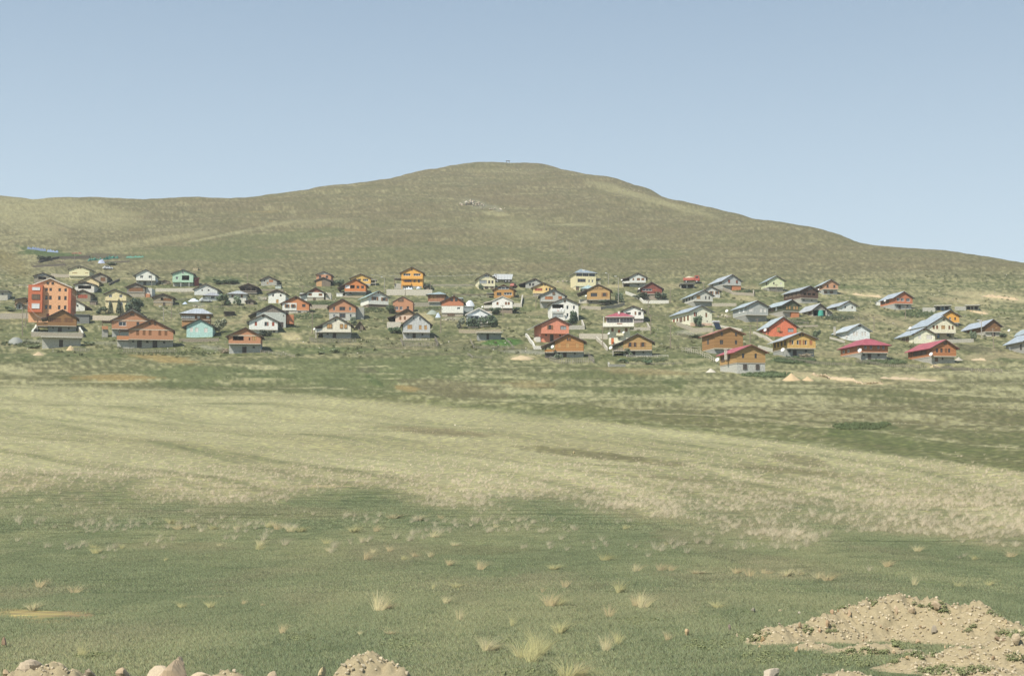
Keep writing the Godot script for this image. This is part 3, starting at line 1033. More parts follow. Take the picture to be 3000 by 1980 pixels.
# houses of the upper rows and the left half
func build_far_village() -> void:
	# far left, above the tall block
	house("cream_house", "pale yellow house with two tiny attic windows, below the sheepfold", 203, 259.5, 817, 808, 788.5, 778, 14, ["plaster", "#d9d2a6"], ["plaster", "#d9d2a6"], {"over": 0.6, "D": 8.0, "fc": "#5c564a", "win": [["k", 228, 784.5, 3.5, 4], ["k", 234.6, 784.5, 3.5, 4], ["t", 219, 800, 14, 2.5], ["t", 252, 800, 9, 2]]})
	house("stone_shed", "grey stone shed with boarded window beside the pale yellow house", 272, 311, 830, 830, 808, 799, 10, ["stone", "#a39c90"], STONE, {"rc": "#6b655e", "win": [["b", 299.6, 818, 13, 11]], "gable": GREYWOOD})
	house("cream_house", "small peach house with blank gable above the white wide-window house", 234, 287, 839, 839, 824, 810, 8, ["plaster", "#e0c795"], WHITE, {"rc": "#5f5a54", "D": 7.0})
	house("white_house", "whitewashed house with one wide dark window under the gable", 219, 273, 858, 858, 833, 825, 14, ["plaster", "#d3cec6"], WHITE, {"gable": ["board", "#8e8b86"], "rc": "#504a45", "win": [["k", 246, 841, 37, 10], ["v", 226, 852, 3, 3]]})
	house("stone_shed", "old stone and timber shed with reddish boarding behind the tall block", 219, 262, 884, 884, 858, 849, 14, ["stone", "#95907f"], STONE, {"rc": "#5b5650", "gable": GREYWOOD, "win": [["r", 240, 868, 28, 11], ["v", 226, 870, 3, 5]]})
	house("stone_house", "low house with blue-grey gable peeping over the tall block", 99, 149, 827, 827, 808, 799, 6, ["stone", "#9c9689"], STONE, {"gable": ["board", "#8e97a3"], "rc": "#4f5358", "rl": 95.0, "win": [["k", 121.7, 814.5, 22, 8]]})
	house("concrete_hut", "grey block hut at the picture's edge behind the long wall", -14, 19, 880, 880, 853, 850, 12, ["concrete", "#b0aea2"], CONC, {"roof": "flat", "rc": "#7b7a76", "D": 7.0, "win": [["c", 5, 861, 6, 7]]})
	house("timber_shed", "brown lean-to shed with tin roof left of the tall block", 48, 82, 905, 893, 877, 872, -6, ["board", "#9a7a50"], STONE, {"rc": "#9aa5ab", "D": 6.0, "xa": 70.0, "over": 0.5, "win": [["k", 76, 884, 6, 8]]})
	house("white_house", "narrow white hut with a long sloping roof right of the tall block", 217, 246, 911, 911, 888, 878, 8, WHITE, WHITE, {"rc": "#7a736b", "xa": 219.0, "yr": 893.0, "rr": 262.0, "D": 7.0, "win": [["v", 225, 895, 4, 5]]})
	# the tall block
	var b := house("apartment_block", "tall orange apartment block with red bay of balconies", 84, 201, 945, 945, 839, 814, 17, ["plaster", "#e2a373"], ["plaster", "#c2603c"], {"D": 12.0, "xa": 143.0, "rc": "#6a5d55", "fc": "#dcd8d2", "ov": 0.5, "cat": "building", "win": [
		["n", 132.7, 847.4, 7, 9.5], ["n", 144.2, 847.4, 7, 9.5], ["n", 169.2, 848, 7, 9.5], ["n", 186, 848, 7, 9.5], ["n", 132.7, 871.7, 7, 12], ["n", 144.2, 871.7, 7, 12], ["n", 169.2, 872, 7, 12], ["n", 186, 872, 7, 12],
		["n", 132.7, 899.3, 7, 12], ["n", 144.2, 899.3, 7, 12], ["n", 169.2, 900, 7, 12], ["n", 186, 900, 7, 12], ["n", 135.4, 828.5, 6.5, 7], ["n", 149, 828.5, 6.5, 7], ["R", 138, 926, 8, 14]],
		"box": [[193.5, 201.6, 843, 990, 0.12, -2.0, "plaster", "#c2603c", "corner_pilaster"], [84, 123.5, 836, 916, 1.5, 0.02, "plaster", "#c45f38", "bay"]]})
	var kk := last_z / F
	for i in 3:
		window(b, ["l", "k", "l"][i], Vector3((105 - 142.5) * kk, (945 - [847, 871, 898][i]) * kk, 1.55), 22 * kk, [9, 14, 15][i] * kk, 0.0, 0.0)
	for i in 4:
		for j in 3:
			window(b, "n", Vector3(58.5 * kk / cos(0.1) + 0.02, (945 - [848, 872, 900][j]) * kk, -1.6 - i * 2.7), 0.9, 1.1, PI / 2)
	part("side_render", boxmesh(Vector3(59.6 * kk, -2.0, -11.9), Vector3(59.6 * kk + 0.01, 9.0, 0.1)), mat("plaster", "#c46c42"), b)
	# upper row
	house("white_house", "white upper storey on grey ground floor below the white parked car", 399, 453.5, 836, 822, 805, 790, 9, WHITE, CONCD, {"rl": 390.0, "fc": "#4c443d", "win": [["w", 415, 812, 9, 8], ["w", 439, 812, 9, 8], ["D", 423, 829.5, 7, 11], ["v", 409, 826, 3, 3], ["v", 439, 826, 3, 3]]})
	house("mint_house", "mint green house raised on posts beside a red shed", 506, 564.7, 838, 827, 802, 791, 7, ["plaster", "#a9cdb4"], ["concrete", "#a5a49d"], {"over": 1.6, "slab": "#9cc0a8", "win": [["w", 518.8, 816, 7, 8], ["k", 543, 815, 21, 14], ["w", 535, 798.5, 5, 7]], "box": [[529, 530.5, 827.5, 840, 1.5, 1.3, "paint", "#d8d8d0", "post"], [552.5, 554, 827.5, 840, 1.5, 1.3, "paint", "#d8d8d0", "post"]]})
	house("red_shed", "little red tin shed against the mint green house", 568, 581, 837, 837, 814, 811, 0, ["board", "#8e3a30"], STONE, {"roof": "flat", "rc": "#7a3a33", "rt": 0.12, "D": 4.0, "of": 0.3, "win": [["w", 572, 818, 3, 3]]})
	house("stone_barn", "weathered plank barn on stone base with whitewashed lean-to", 371, 422, 869.5, 856, 840, 829, 16, ["board", "#7e766c"], STONE, {"over": 0.2, "rc": "#6c665f", "win": [["b", 397, 848, 40, 10]], "box": [[423, 441, 843, 890, -0.5, -6.0, "plaster", "#c2c4c0", "lean_to"], [425, 437, 860.5, 895, 0.4, -0.5, "brick", "#b57c55", "annex"]]})
	house("cream_house", "cream two-storey house behind two young spruces", 307.5, 366.7, 918, 881, 860, 847.5, 14, ["plaster", "#dccd9b"], ["plaster", "#dccd9b"], {"over": 0.25, "slab": "#6b5a45", "xa": 333.5, "fc": "#3f3a36", "win": [["w", 322, 867, 9, 9], ["w", 351.4, 867, 9, 9], ["w", 321, 890, 8, 9], ["w", 352, 890, 8, 9]]})
	house("stone_barn", "small stone barn with lattice upper window and arched cellar", 449, 503.5, 895, 885, 870, 860, 8, ["stone", "#9d927f"], ["stone", "#ab9f83"], {"over": 0.1, "gable": GREYWOOD, "rc": "#5d5751", "win": [["b", 489, 877, 24, 8], ["k", 473, 876, 7, 8], ["D", 479, 890, 5, 8]]})
	house("white_house", "long white house with two tiny windows and pale tin roof", 569, 634.5, 865, 865, 846, 831, 14, ["plaster", "#ccd0cf"], WHITE, {"D": 11.0, "rc": "#98a5a4", "win": [["n", 591, 850, 4, 5], ["n", 609.6, 850, 5, 5]], "gable": ["board", "#c3c8c8"]})
	house("white_house", "low white house with grey hipped roof half hidden by bushes", 600, 642, 881, 881, 866, 854, 0, ["plaster", "#d8dad6"], WHITE, {"roof": "hip", "rc": "#979ba0", "rx0": 615.0, "rx1": 628.0, "D": 7.0, "win": [["n", 622, 871, 10, 6]]})
	house("white_house", "whitewashed house with pale hipped tin roof behind the lilac bush", 669, 719, 888, 888, 861, 847, 6, ["plaster", "#d3d2c6"], WHITE, {"roof": "hip", "rc": "#a3aaab", "rx0": 690.0, "rx1": 697.0, "D": 8.0, "win": [["b", 706.5, 867, 6, 9], ["b", 680, 867, 6, 7]]})
	house("dark_barn", "dark open-fronted timber barn with railing posts", 703, 751, 863, 857, 840, 831, 8, ["board", "#3f3731"], STONE, {"over": 0.4, "gable": ["board", "#6b625a"], "rc": "#57504a", "win": [["k", 712, 848, 13, 10], ["k", 727, 848, 12, 10], ["k", 742, 848, 12, 10]], "box": [[704, 750, 852.6, 853.6, 1.2, 1.1, "paint", "#a59a8c", "rail"]]})
	house("stone_house", "patched grey tin-fronted house highest of its row", 764, 809, 836, 836, 819, 809, 10, ["plaster", "#a3a29a"], STONE, {"rc": "#5d5d59", "win": [["k", 774, 822, 4, 5], ["p", 793, 823, 12, 7], ["t", 783, 829, 5, 6]], "gable": ["board", "#a09e98"]})
	house("white_house", "boxy white house with plank gable and central door", 785.5, 835, 888, 888, 859, 848, 10, WHITE, WHITE, {"gable": ["board", "#8f8c86"], "rc": "#6d6a66", "win": [["n", 799, 865, 5, 7], ["n", 821, 865, 5, 7], ["t", 811.6, 882, 7, 11]]})
	house("brick_house", "narrow brick house with pale gable behind the plank shed", 926, 968.6, 832, 832, 804, 795, 7, BRICK, CONC, {"gable": ["plaster", "#c9c3b4"], "rl": 923.0, "win": [["n", 937, 811, 7, 7], ["n", 957, 811, 7, 7]]})
	house("plank_shed", "gabled plank and brick shed in front of the narrow brick house", 925, 967.5, 839, 839, 821, 812, 3, ["board", "#7a7064"], STONE, {"D": 6.0, "box": [[926, 942, 823, 850, 0.08, -0.2, "brick", "#c29a68", "brick_bay"]], "win": [["k", 935, 827, 5, 6]]})
	house("white_house", "white house with red-brown gable and glazed left annex", 900, 948, 880, 870, 856, 842, 5, WHITE, ["stone", "#b5b1a6"], {"over": 0.1, "gable": ["board", "#8a4a36"], "rl": 877.0, "rr": 958.0, "bend": 0.55, "rc": "#77716a", "win": [["b", 908, 863, 10, 7], ["b", 938, 863, 11, 7], ["k", 920, 875.5, 7, 6]], "box": [[877.5, 899.5, 858, 900, -0.4, -6.0, "plaster", "#d2d4d0", "annex"], [953, 968.6, 857, 905, -0.5, -5.0, "concrete", "#b6b2a6", "annex"], [879, 897, 860.5, 866, -0.3, -0.38, "glass", "#4a565c", "annex_window"]]})
	house("yellow_house", "yellow house with white-framed window behind the deep orange house", 1028, 1085, 838, 831, 814, 802, 5, ["plaster", "#d9a951"], CONC, {"rc": "#857f78", "win": [["n", 1052, 819.5, 9, 6], ["w", 1070.6, 820, 15, 7]], "box": [[1086, 1102, 818, 820, 0.5, -5.0, "concrete", "#b0aca2", "porch_roof"], [1087, 1100, 829, 831, 0.5, -5.0, "concrete", "#b0aca2", "porch_floor"], [1099, 1100.5, 820, 860, 0.4, 0.1, "concrete", "#a5a198", "post"]]})
	house("orange_house", "deep orange timber house with blue-white and dark left window", 1010, 1071, 865, 855, 834, 817.5, 5, ["plank", "#c8763c"], CONCD, {"rl": 988.0, "rc": "#6b625b", "fc": "#44372f", "win": [["l", 1018, 841, 14, 10], ["k", 1032.5, 841, 13, 10], ["n", 1048.6, 842, 8, 8], ["n", 1062, 842, 8, 8], ["v", 1026, 859, 5, 4]]})
	house("white_house", "white house with teal side roof and brown-shuttered windows", 1079, 1137, 899, 891, 868.5, 853, -24, WHITE, ["board", "#6d6055"], {"over": 0.2, "rc": "#8fada8", "rl": 1072.0, "D": 9.0, "win": [["o", 1097, 875, 10, 10], ["o", 1124.7, 876, 10, 10], ["k", 1107, 858, 2, 3]]})
	house("orange_house", "bright orange three-storey house above the long concrete wall", 1175.5, 1238, 845, 816.5, 798, 783, 4, ["plaster", "#e5a13f"], ["plaster", "#e5a13f"], {"D": 8.5, "over": 0.7, "slab": "#d9983c", "rc": "#8a817a", "win": [["w", 1192, 805, 21, 7], ["w", 1221.6, 805, 21, 7], ["n", 1194.5, 823, 21, 6], ["n", 1214, 823, 5, 6], ["n", 1226.5, 823, 5, 8], ["n", 1206, 790, 4, 5]], "box": [[1178, 1204, 828, 836, 0.8, 0.02, "plaster", "#dd9838", "balcony"], [1178, 1235, 838, 860, 0.06, -0.2, "concrete", "#8d8e89", "plinth"], [1153.7, 1175, 814, 816, 0.4, -6.0, "metal", "#77726c", "porch_roof"], [1155, 1175, 830, 860, -0.2, -5.0, "concrete", "#a9a59b", "porch"], [1154.5, 1156, 816, 835, 0.3, 0.0, "plank", "#7a6a58", "post"]]})
	house("cream_house", "cream house with white attic windows beside the white dump truck", 1401, 1450, 847, 838, 814, 801, -9, ["plaster", "#e0d8b4"], ["plaster", "#e0d8b4"], {"over": 0.3, "xa": 1425.0, "rc": "#6b6660", "win": [["w", 1425, 808.5, 14, 7], ["g", 1415, 826, 22, 11], ["n", 1433, 826, 6, 9], ["n", 1442.6, 826, 6, 9], ["D", 1425, 842, 9, 7], ["k", 1441, 843, 8, 6]]})
	house("timber_house", "tan timber house with strip of white attic windows below the dump truck", 1446.7, 1504, 873, 873, 847, 834, 7, ["plank", "#b08243"], STONE, {"rc": "#5d4b41", "fc": "#4f332a", "win": [["w", 1475, 843.5, 32, 8], ["n", 1459, 861, 7, 9], ["n", 1465.7, 861, 6, 9], ["w", 1488, 860.5, 23, 8]], "box": [[1426, 1446, 858, 860, 0.5, -5.0, "metal", "#8a8680", "porch_roof"], [1428, 1430, 860, 900, 0.3, 0.0, "plank", "#6e5e4e", "post"]]})
	house("grey_house", "grey rendered house with covered porch behind the yellow house", 1539.6, 1587.5, 844, 844, 827, 815.5, 0, ["plaster", "#a9aaa4"], CONC, {"xa": 1568.0, "rl": 1519.0, "bend": 0.6, "rc": "#66645f", "win": [["n", 1553, 833.5, 6, 8], ["n", 1562, 833.5, 6, 8], ["k", 1566, 820.6, 4, 4]]})
	house("yellow_house", "pale yellow house with red-brown boarded window and grey plinth", 1561.6, 1623, 867, 859, 841.5, 828, 4, ["plaster", "#dbb974"], ["concrete", "#9c968b"], {"over": 0.25, "rc": "#6b655f", "win": [["r", 1578, 848, 22, 8], ["n", 1601.4, 847.5, 5, 8], ["n", 1611, 847.5, 6, 8], ["k", 1588, 834, 3, 4], ["k", 1597, 834, 3, 4]]})
	house("cream_house", "tall cream house with glazed top floor and slate-blue hipped roof", 1686, 1746, 850, 838, 799.5, 783.5, -15, ["plaster", "#dfd3a6"], ["plaster", "#dfd3a6"], {"roof": "hip", "over": 0.3, "rx0": 1708.0, "rx1": 1712.0, "D": 9.0, "rc": "#8496a0", "fc": "#8f8a80", "ov": 0.6, "win": [["c", 1697, 805, 17, 9], ["c", 1715.5, 805, 17, 9], ["c", 1734.5, 805, 17, 9], ["n", 1704, 822, 24, 10], ["w", 1726, 823, 4, 8], ["w", 1736, 823, 5, 8], ["k", 1692, 845, 8, 9]], "box": [[1711, 1717, 787.5, 794, -2.0, -4.0, "plaster", "#dedcd4", "dormer"], [1747.5, 1762, 814, 817, -0.5, -6.0, "metal", "#77777a", "annex_roof"], [1748, 1761, 824, 870, -0.6, -6.0, "plaster", "#b5ae98", "annex"]]})
	house("white_hut", "white hut with small teal pyramid roof below the tall cream house", 1706, 1741, 858, 858, 846, 832, 0, WHITE, WHITE, {"roof": "hip", "D": 5.0, "rc": "#93b0b2", "win": [["n", 1714, 851, 5, 6]]})
	house("timber_house", "tan timber house with dark picture window above the curved stone wall", 1720.6, 1787, 891, 878, 849, 833.5, 4, ["plank", "#b28f58"], ["stone", "#a09a8e"], {"rl": 1690.0, "bend": 0.8, "over": 0.9, "rc": "#6a635c", "win": [["n", 1741, 864, 19, 11], ["o", 1771.6, 864, 9, 11], ["t", 1746, 843.5, 11, 7], ["t", 1761.4, 843.5, 11, 7], ["v", 1733, 884, 4, 4]], "box": [[1696, 1719, 876, 915, -0.5, -5.0, "concrete", "#b5b0a4", "terrace"]]})
	dish(1717, 867, "white satellite dish on the tan timber house with picture window")
	house("grey_house", "light grey house with brown windows and roofed left balcony", 1845, 1892.4, 841, 828.5, 812, 800.4, 0, ["plaster", "#c9cccb"], CONCD, {"rl": 1821.0, "bend": 0.35, "rc": "#6f6a64", "win": [["b", 1856, 819, 4, 7], ["b", 1871, 819, 9, 7], ["b", 1884, 819, 9, 7], ["v", 1871, 834, 5, 4], ["k", 1869, 805, 2, 3]], "porch": ["plaster", "#d8d8d4", 824, 829, 1824]})
	dish(1822, 820, "satellite dish on the balcony of the light grey house")
	house("red_house", "house with dark red gable and white window strip behind bushes", 1879, 1940, 878, 861, 844, 826, -3, ["board", "#7a4036"], ["plaster", "#9c8f80"], {"over": 0.3, "rl": 1868.0, "rc": "#9eb2b4", "win": [["w", 1897, 849, 27, 7], ["r", 1919, 849, 14, 7], ["R", 1932, 849, 8, 7]]})
	dish(1873, 846, "satellite dish at the eaves of the dark red gabled house")

func build_near_village() -> void:
	# middle rows, left half
	house("hip_house", "brown-walled house with pale grey hipped roof above the turquoise house", 532, 614, 958, 937, 919, 899, 3, ["plank", "#8c6844"], ["plank", "#a97e50"], {"roof": "hip", "over": 0.3, "rx0": 566.0, "rx1": 590.0, "D": 9.0, "rc": "#a7b0b7", "fc": "#6f675e", "win": [["s", 550, 929.5, 38, 7], ["s", 580, 929.5, 8, 8], ["s", 607, 929, 9, 8], ["b", 572, 928, 5, 9], ["b", 595, 928, 12, 9]]})
	house("turquoise_house", "turquoise house with three pale closed shutters", 546, 620.6, 989, 989, 953, 934, 10, ["plaster", "#a8d0cb"], STONE, {"rl": 532.0, "rr": 629.0, "rc": "#4a443f", "fc": "#3d3935", "D": 8.0, "win": [["s", 560, 966, 9, 13], ["s", 575, 966, 9, 13], ["s", 601, 967, 10, 13]]})
	house("dark_hut", "low dark stone hut sunk in the slope below the plank fence", 657, 684, 926, 926, 914, 912, 0, ["stone", "#5c564e"], STONE, {"roof": "flat", "rc": "#57524a", "D": 5.0, "rt": 0.2})
	house("grey_house", "large pale grey house with broad dark roof and brick annex", 750, 835.5, 961, 961, 914.5, 892, 5, ["plaster", "#b7bdb6"], CONC, {"gable": ["board", "#7e7870"], "rl": 727.0, "rc": "#4e4c4a", "fc": "#3f3b38", "D": 10.0, "win": [["k", 829, 924, 3, 4], ["n", 775, 930, 8, 9], ["D", 824, 951, 10, 16]], "box": [[837, 858, 920, 947, -1.0, -6.0, "brick", "#b9754c", "brick_annex"]]})
	house("white_house", "white house with red shutters beside the bare sandy yard", 729.4, 812, 976, 966, 942, 921.6, 3, ["plaster", "#e3e5e2"], ["plaster", "#e3e5e2"], {"over": 0.9, "rc": "#5b5d5c", "fc": "#45423f", "win": [["r", 749, 949.5, 7, 12], ["n", 777.5, 949.5, 7, 12], ["r", 783.5, 949.5, 4, 12], ["r", 799, 949.5, 7, 12], ["k", 770, 927, 6, 4], ["v", 801, 971, 6, 3]]})
	house("brick_house", "hollow-brick house with cream board and big black window by the woodpile", 670, 762, 1035, 1007.5, 984, 961, 6, BRICK, CONCD, {"xa": 718.0, "rl": 661.0, "rc": "#4d4640", "band": 1, "win": [["k", 697.8, 992, 31, 13], ["k", 730, 994, 4, 8], ["t", 743.7, 992, 11, 13], ["D", 715, 1025, 11, 18], ["v", 742, 1017, 6, 4]]})
	house("two_tone_house", "house half white half brick with open shutters", 827, 903.7, 917, 909, 887, 867.5, 4, ["brick", "#c58050"], ["concrete", "#b8b3a8"], {"over": 0.15, "xa": 866.0, "rc": "#564b43", "box": [[826.9, 868, 887.5, 909, 0.24, 0.0, "plaster", "#dedfda", "white_front"]], "win": [["k", 866, 873, 5, 4], ["n", 889, 895, 10, 9], ["v", 841, 913, 8, 4], ["v", 876, 913, 8, 4]]})
	var kk := last_z / F
	for q in [840.0, 858.0]:
		window(last_root, "o", Vector3((q - 865.35) * kk, (917 - 896) * kk, 0.34), 7 * kk, 9 * kk, 0.0, 0.0)
	house("brick_house", "brick house with arched middle windows over a grey rendered floor", 963.5, 1041, 940, 915, 897, 875.7, 3, BRICK, ["concrete", "#b2b2ac"], {"over": 0.12, "rc": "#4b423b", "win": [["w", 978, 904, 6, 11], ["n", 1002, 904, 17, 11], ["w", 1025, 904, 7, 11], ["w", 978, 924, 6, 10], ["n", 1002, 924, 17, 12], ["w", 1026, 924, 5, 10]], "box": [[1042, 1065, 897, 940, -1.5, -7.0, "plaster", "#a3a49c", "annex"]]})
	house("cream_house", "cream house with three pale shutters behind a picket fence", 945, 1027, 991, 973, 951, 928, 3, ["plaster", "#ddd7c6"], CONCD, {"rl": 922.0, "bend": 0.7, "rc": "#5b564f", "fc": "#463d35", "win": [["t", 965, 956.5, 14, 12], ["t", 999.6, 956.5, 8, 12], ["t", 1012, 956.5, 7, 12], ["n", 982, 939, 4, 6], ["D", 979, 983.5, 9, 14], ["v", 959, 979, 5, 4]], "porch": ["plaster", "#cfcdc6", 964, 973.5, 924]})
	dish(920, 964, "satellite dish on the balcony of the cream house with pale shutters")
	house("brick_house", "unfinished brick house with arched black windows and no roof sheets", 1150.6, 1209, 913, 913, 884, 868.6, 5, BRICK, CONC, {"xa": 1179.0, "ov": 0.1, "of": 0.1, "rc": "#9a6a4c", "win": [["k", 1173.5, 878, 15, 9], ["w", 1162, 903, 9, 11], ["w", 1174.7, 903, 9, 11], ["n", 1194.5, 902, 7, 10]]})
	house("pink_house", "pale pink house with brown timber gable above a concrete terrace", 1158, 1222, 944, 944, 923, 904, 3, ["plaster", "#d6b8a4"], CONC, {"gable": ["plank", "#7d6549"], "xa": 1193.0, "rl": 1134.0, "bend": 0.5, "rc": "#4f4740", "win": [["b", 1172.5, 932, 6, 10], ["b", 1185.7, 932, 6, 10]]})
	house("grey_house", "light grey gabled house with white attic windows behind a paling fence", 1181, 1259, 990, 974, 948, 917.5, -4, ["plaster", "#bfc1c3"], ["concrete", "#a9aaab"], {"rc": "#55504b", "fc": "#453d37", "win": [["w", 1211, 934, 5, 9], ["w", 1229, 934, 5, 9], ["t", 1199.6, 959, 14, 13], ["t", 1230, 960, 8, 13], ["t", 1245.7, 960, 8, 13], ["v", 1195, 979, 4, 5], ["D", 1213, 983, 8, 14], ["v", 1237, 980, 4, 5]]})
	house("hip_house", "brown house with teal hipped roof and grey basement", 1254, 1302, 897, 884, 863, 851, 8, ["board", "#9c6c50"], CONCD, {"roof": "hip", "over": 0.7, "rx0": 1280.0, "rx1": 1286.0, "rc": "#8fa5a8", "fc": "#5c5048", "win": [["t", 1265, 871, 6, 10], ["t", 1275, 871, 6, 10], ["b", 1258, 872, 5, 11]], "box": [[1300, 1352, 868, 871, -4.0, -10.0, "metal", "#a3b4ba", "annex_roof"], [1304, 1348, 871, 890, -4.5, -9.5, "brick", "#a88668", "annex"]]})
	house("brick_house", "brick-gabled house with whitewashed front over a rubble base", 1293.5, 1357, 928, 916, 883.5, 866.5, 3, ["plaster", "#dcdcd5"], STONE, {"over": 0.2, "gable": ["brick", "#b87450"], "xa": 1330.0, "rl": 1288.0, "rc": "#6a6059", "win": [["n", 1323, 878, 8, 9], ["n", 1336, 878, 8, 9], ["w", 1343.5, 903, 9, 6], ["k", 1321, 921, 20, 8]], "box": [[1293, 1357.5, 883.5, 896, 0.26, 0.05, "brick", "#b87450", "brick_front"]]})
	house("white_house", "white house with recessed blue-grey porch behind round bushes", 1367, 1438.6, 956, 946, 921, 902.7, -2, ["plaster", "#dfe3e6"], ["plaster", "#dfe3e6"], {"over": 0.5, "rl": 1362.0, "rr": 1442.0, "rc": "#a8acac", "fc": "#e0e0dc", "win": [["n", 1383.5, 931, 7, 10], ["n", 1395.7, 932, 8, 11], ["n", 1411, 930, 5, 9], ["n", 1424, 930, 6, 10]], "box": [[1368, 1402, 925, 926.5, 1.2, 0.6, "plaster", "#aab6c2", "porch_lintel"]]})
	house("white_house", "plain white house with three brown shutters over a pinkish base", 1441.6, 1501.4, 917, 902, 881.5, 867.5, 2, ["plaster", "#e4e2dd"], ["stone", "#8f8378"], {"over": 0.35, "rl": 1417.0, "bend": 0.45, "ov": 0.3, "of": 0.25, "rc": "#7a7771", "fc": "#b9b5ad", "win": [["b", 1457.5, 889, 6, 9], ["b", 1482.4, 889, 6, 9], ["b", 1490.6, 889, 6, 9], ["v", 1489, 906, 4, 3]], "porch": ["plaster", "#cac7bd", 894, 902, 1417, "plaster", "#c9bcae"]})
	dish(1413, 899, "satellite dish on the porch of the plain white house")
	house("grey_house", "dark-roofed grey house with boarded windows over a deep recess", 1583.5, 1655, 902, 883.5, 866, 848, -3, ["plaster", "#b0b1ad"], ["concrete", "#a5a49d"], {"over": 1.6, "xa": 1622.0, "rc": "#5a5b5a", "fc": "#494846", "win": [["p", 1608, 874, 23, 9], ["p", 1640.6, 873, 11, 9], ["k", 1622, 861, 7, 8]]})
	house("white_house", "tall white house with two stacked loggias and a round tree", 1614.5, 1695, 938, 938, 889, 873, -10, ["plaster", "#e6e4df"], CONC, {"rc": "#7b7470", "fc": "#4a4441", "D": 9.0, "win": [["k", 1655, 881.5, 4, 6], ["k", 1635, 897.5, 33, 12], ["g", 1635, 924, 33, 12], ["w", 1663, 900, 6, 11], ["w", 1682, 900, 6, 11], ["w", 1663, 923, 6, 11]], "box": [[1616, 1653, 904.5, 914, 0.18, -0.1, "plaster", "#e2e4e6", "parapet"], [1632, 1638, 908, 911, 0.22, 0.1, "plaster", "#d9a8a0", "emblem"]]})
	dish(1645, 904, "satellite dish on the loggia of the tall white house")
	house("coral_house", "coral pink house with open brown shutters over a coral basement", 1584, 1664, 1002, 977, 949, 929.4, -20, ["plaster", "#dd8467"], ["plaster", "#dd8467"], {"slab": "#d47f63", "over": 1.3, "rl": 1563.0, "rc": "#a9b1b3", "fc": "#4a3d37", "win": [["o", 1609, 960, 9, 13], ["g", 1648, 961, 18, 12], ["D", 1616.5, 990.5, 9, 20], ["v", 1600, 982, 4, 4], ["v", 1641, 982, 4, 4]], "box": [[1570, 1583.5, 988, 1030, 0.2, -3.0, "plaster", "#d9d5cd", "wing_wall"]]})
	house("timber_house", "orange timber house with closed pale shutters behind weathered palings", 1625.7, 1710, 1047, 1030, 999, 979.4, 2, ["plank", "#a97742"], CONCD, {"rl": 1585.0, "bend": 0.85, "xa": 1664.5, "rc": "#8f979b", "fc": "#4e3d31", "over": 1.0, "win": [["t", 1639.6, 1013, 7, 14], ["t", 1663.5, 1013, 8, 14], ["t", 1692, 1013, 7, 14], ["n", 1663.5, 994.5, 4, 7], ["n", 1670, 994.5, 4, 7], ["D", 1655, 1040, 9, 12], ["v", 1638, 1036, 5, 4], ["v", 1684, 1036, 5, 4]], "porch": ["plank", "#a9783f", 1024, 1031.5, 1596, "concrete", "#55534f"]})  # porch base concrete coloured dark to paint the shade under the balcony
	dish(1619, 1016, "white satellite dish on the orange timber house with pale shutters", 0.75)
	# front row, left
	house("timber_house", "brown timber chalet in a stone-walled yard below the tall block", 140.5, 220, 973, 955.5, 930, 908.5, 2, ["plank", "#946c40"], ["concrete", "#9a9d98"], {"rl": 121.0, "bend": 0.3, "rc": "#4b3f37", "win": [["b", 161, 939.5, 32, 12], ["b", 192, 938.5, 11, 13], ["b", 205.5, 938.5, 11, 13], ["v", 155, 961, 4, 4], ["v", 198.6, 961.5, 4, 4], ["D", 173.8, 966.5, 10, 12]], "porch": ["plank", "#8a6842", 946, 957, 109]})
	house("concrete_garage", "flat-roofed concrete basement with dark door below the walled yard", 124, 232, 1017, 1017, 990, 987, 0, ["concrete", "#aaaaa2"], CONC, {"roof": "flat", "D": 8.0, "of": 1.5, "rt": 0.3, "rc": "#c2beb2", "win": [["D", 177, 1006, 11, 21]]})
	house("white_hut", "dark-roofed shed with white gable peeping over the rear brick house", 352, 420, 945, 945, 924, 903, 0, WHITE, WHITE, {"rc": "#47413c", "fc": "#38332f", "D": 7.0})
	house("brick_house", "brick house with large paned window and side porch", 328, 440, 984, 965, 940, 911.5, 2, BRICK, CONCD, {"rl": 323.0, "rc": "#544a42", "band": 1, "xa": 385.0, "win": [["w", 358, 950, 21, 13], ["n", 401.5, 950, 8, 13], ["n", 424, 950, 10, 12], ["k", 385, 922, 10, 6], ["v", 350, 973, 5, 4]], "box": [[299, 327, 941, 943.5, 0.6, -5.0, "plank", "#6d6258", "porch_roof"], [300, 317, 957, 966, 0.3, 0.0, "brick", "#b98157", "parapet"], [300, 302, 943.5, 957, 0.3, 0.0, "plank", "#7a6a58", "post"], [300, 317, 966, 1000, -0.2, -4.0, "concrete", "#9d9b93", "porch_base"]]})
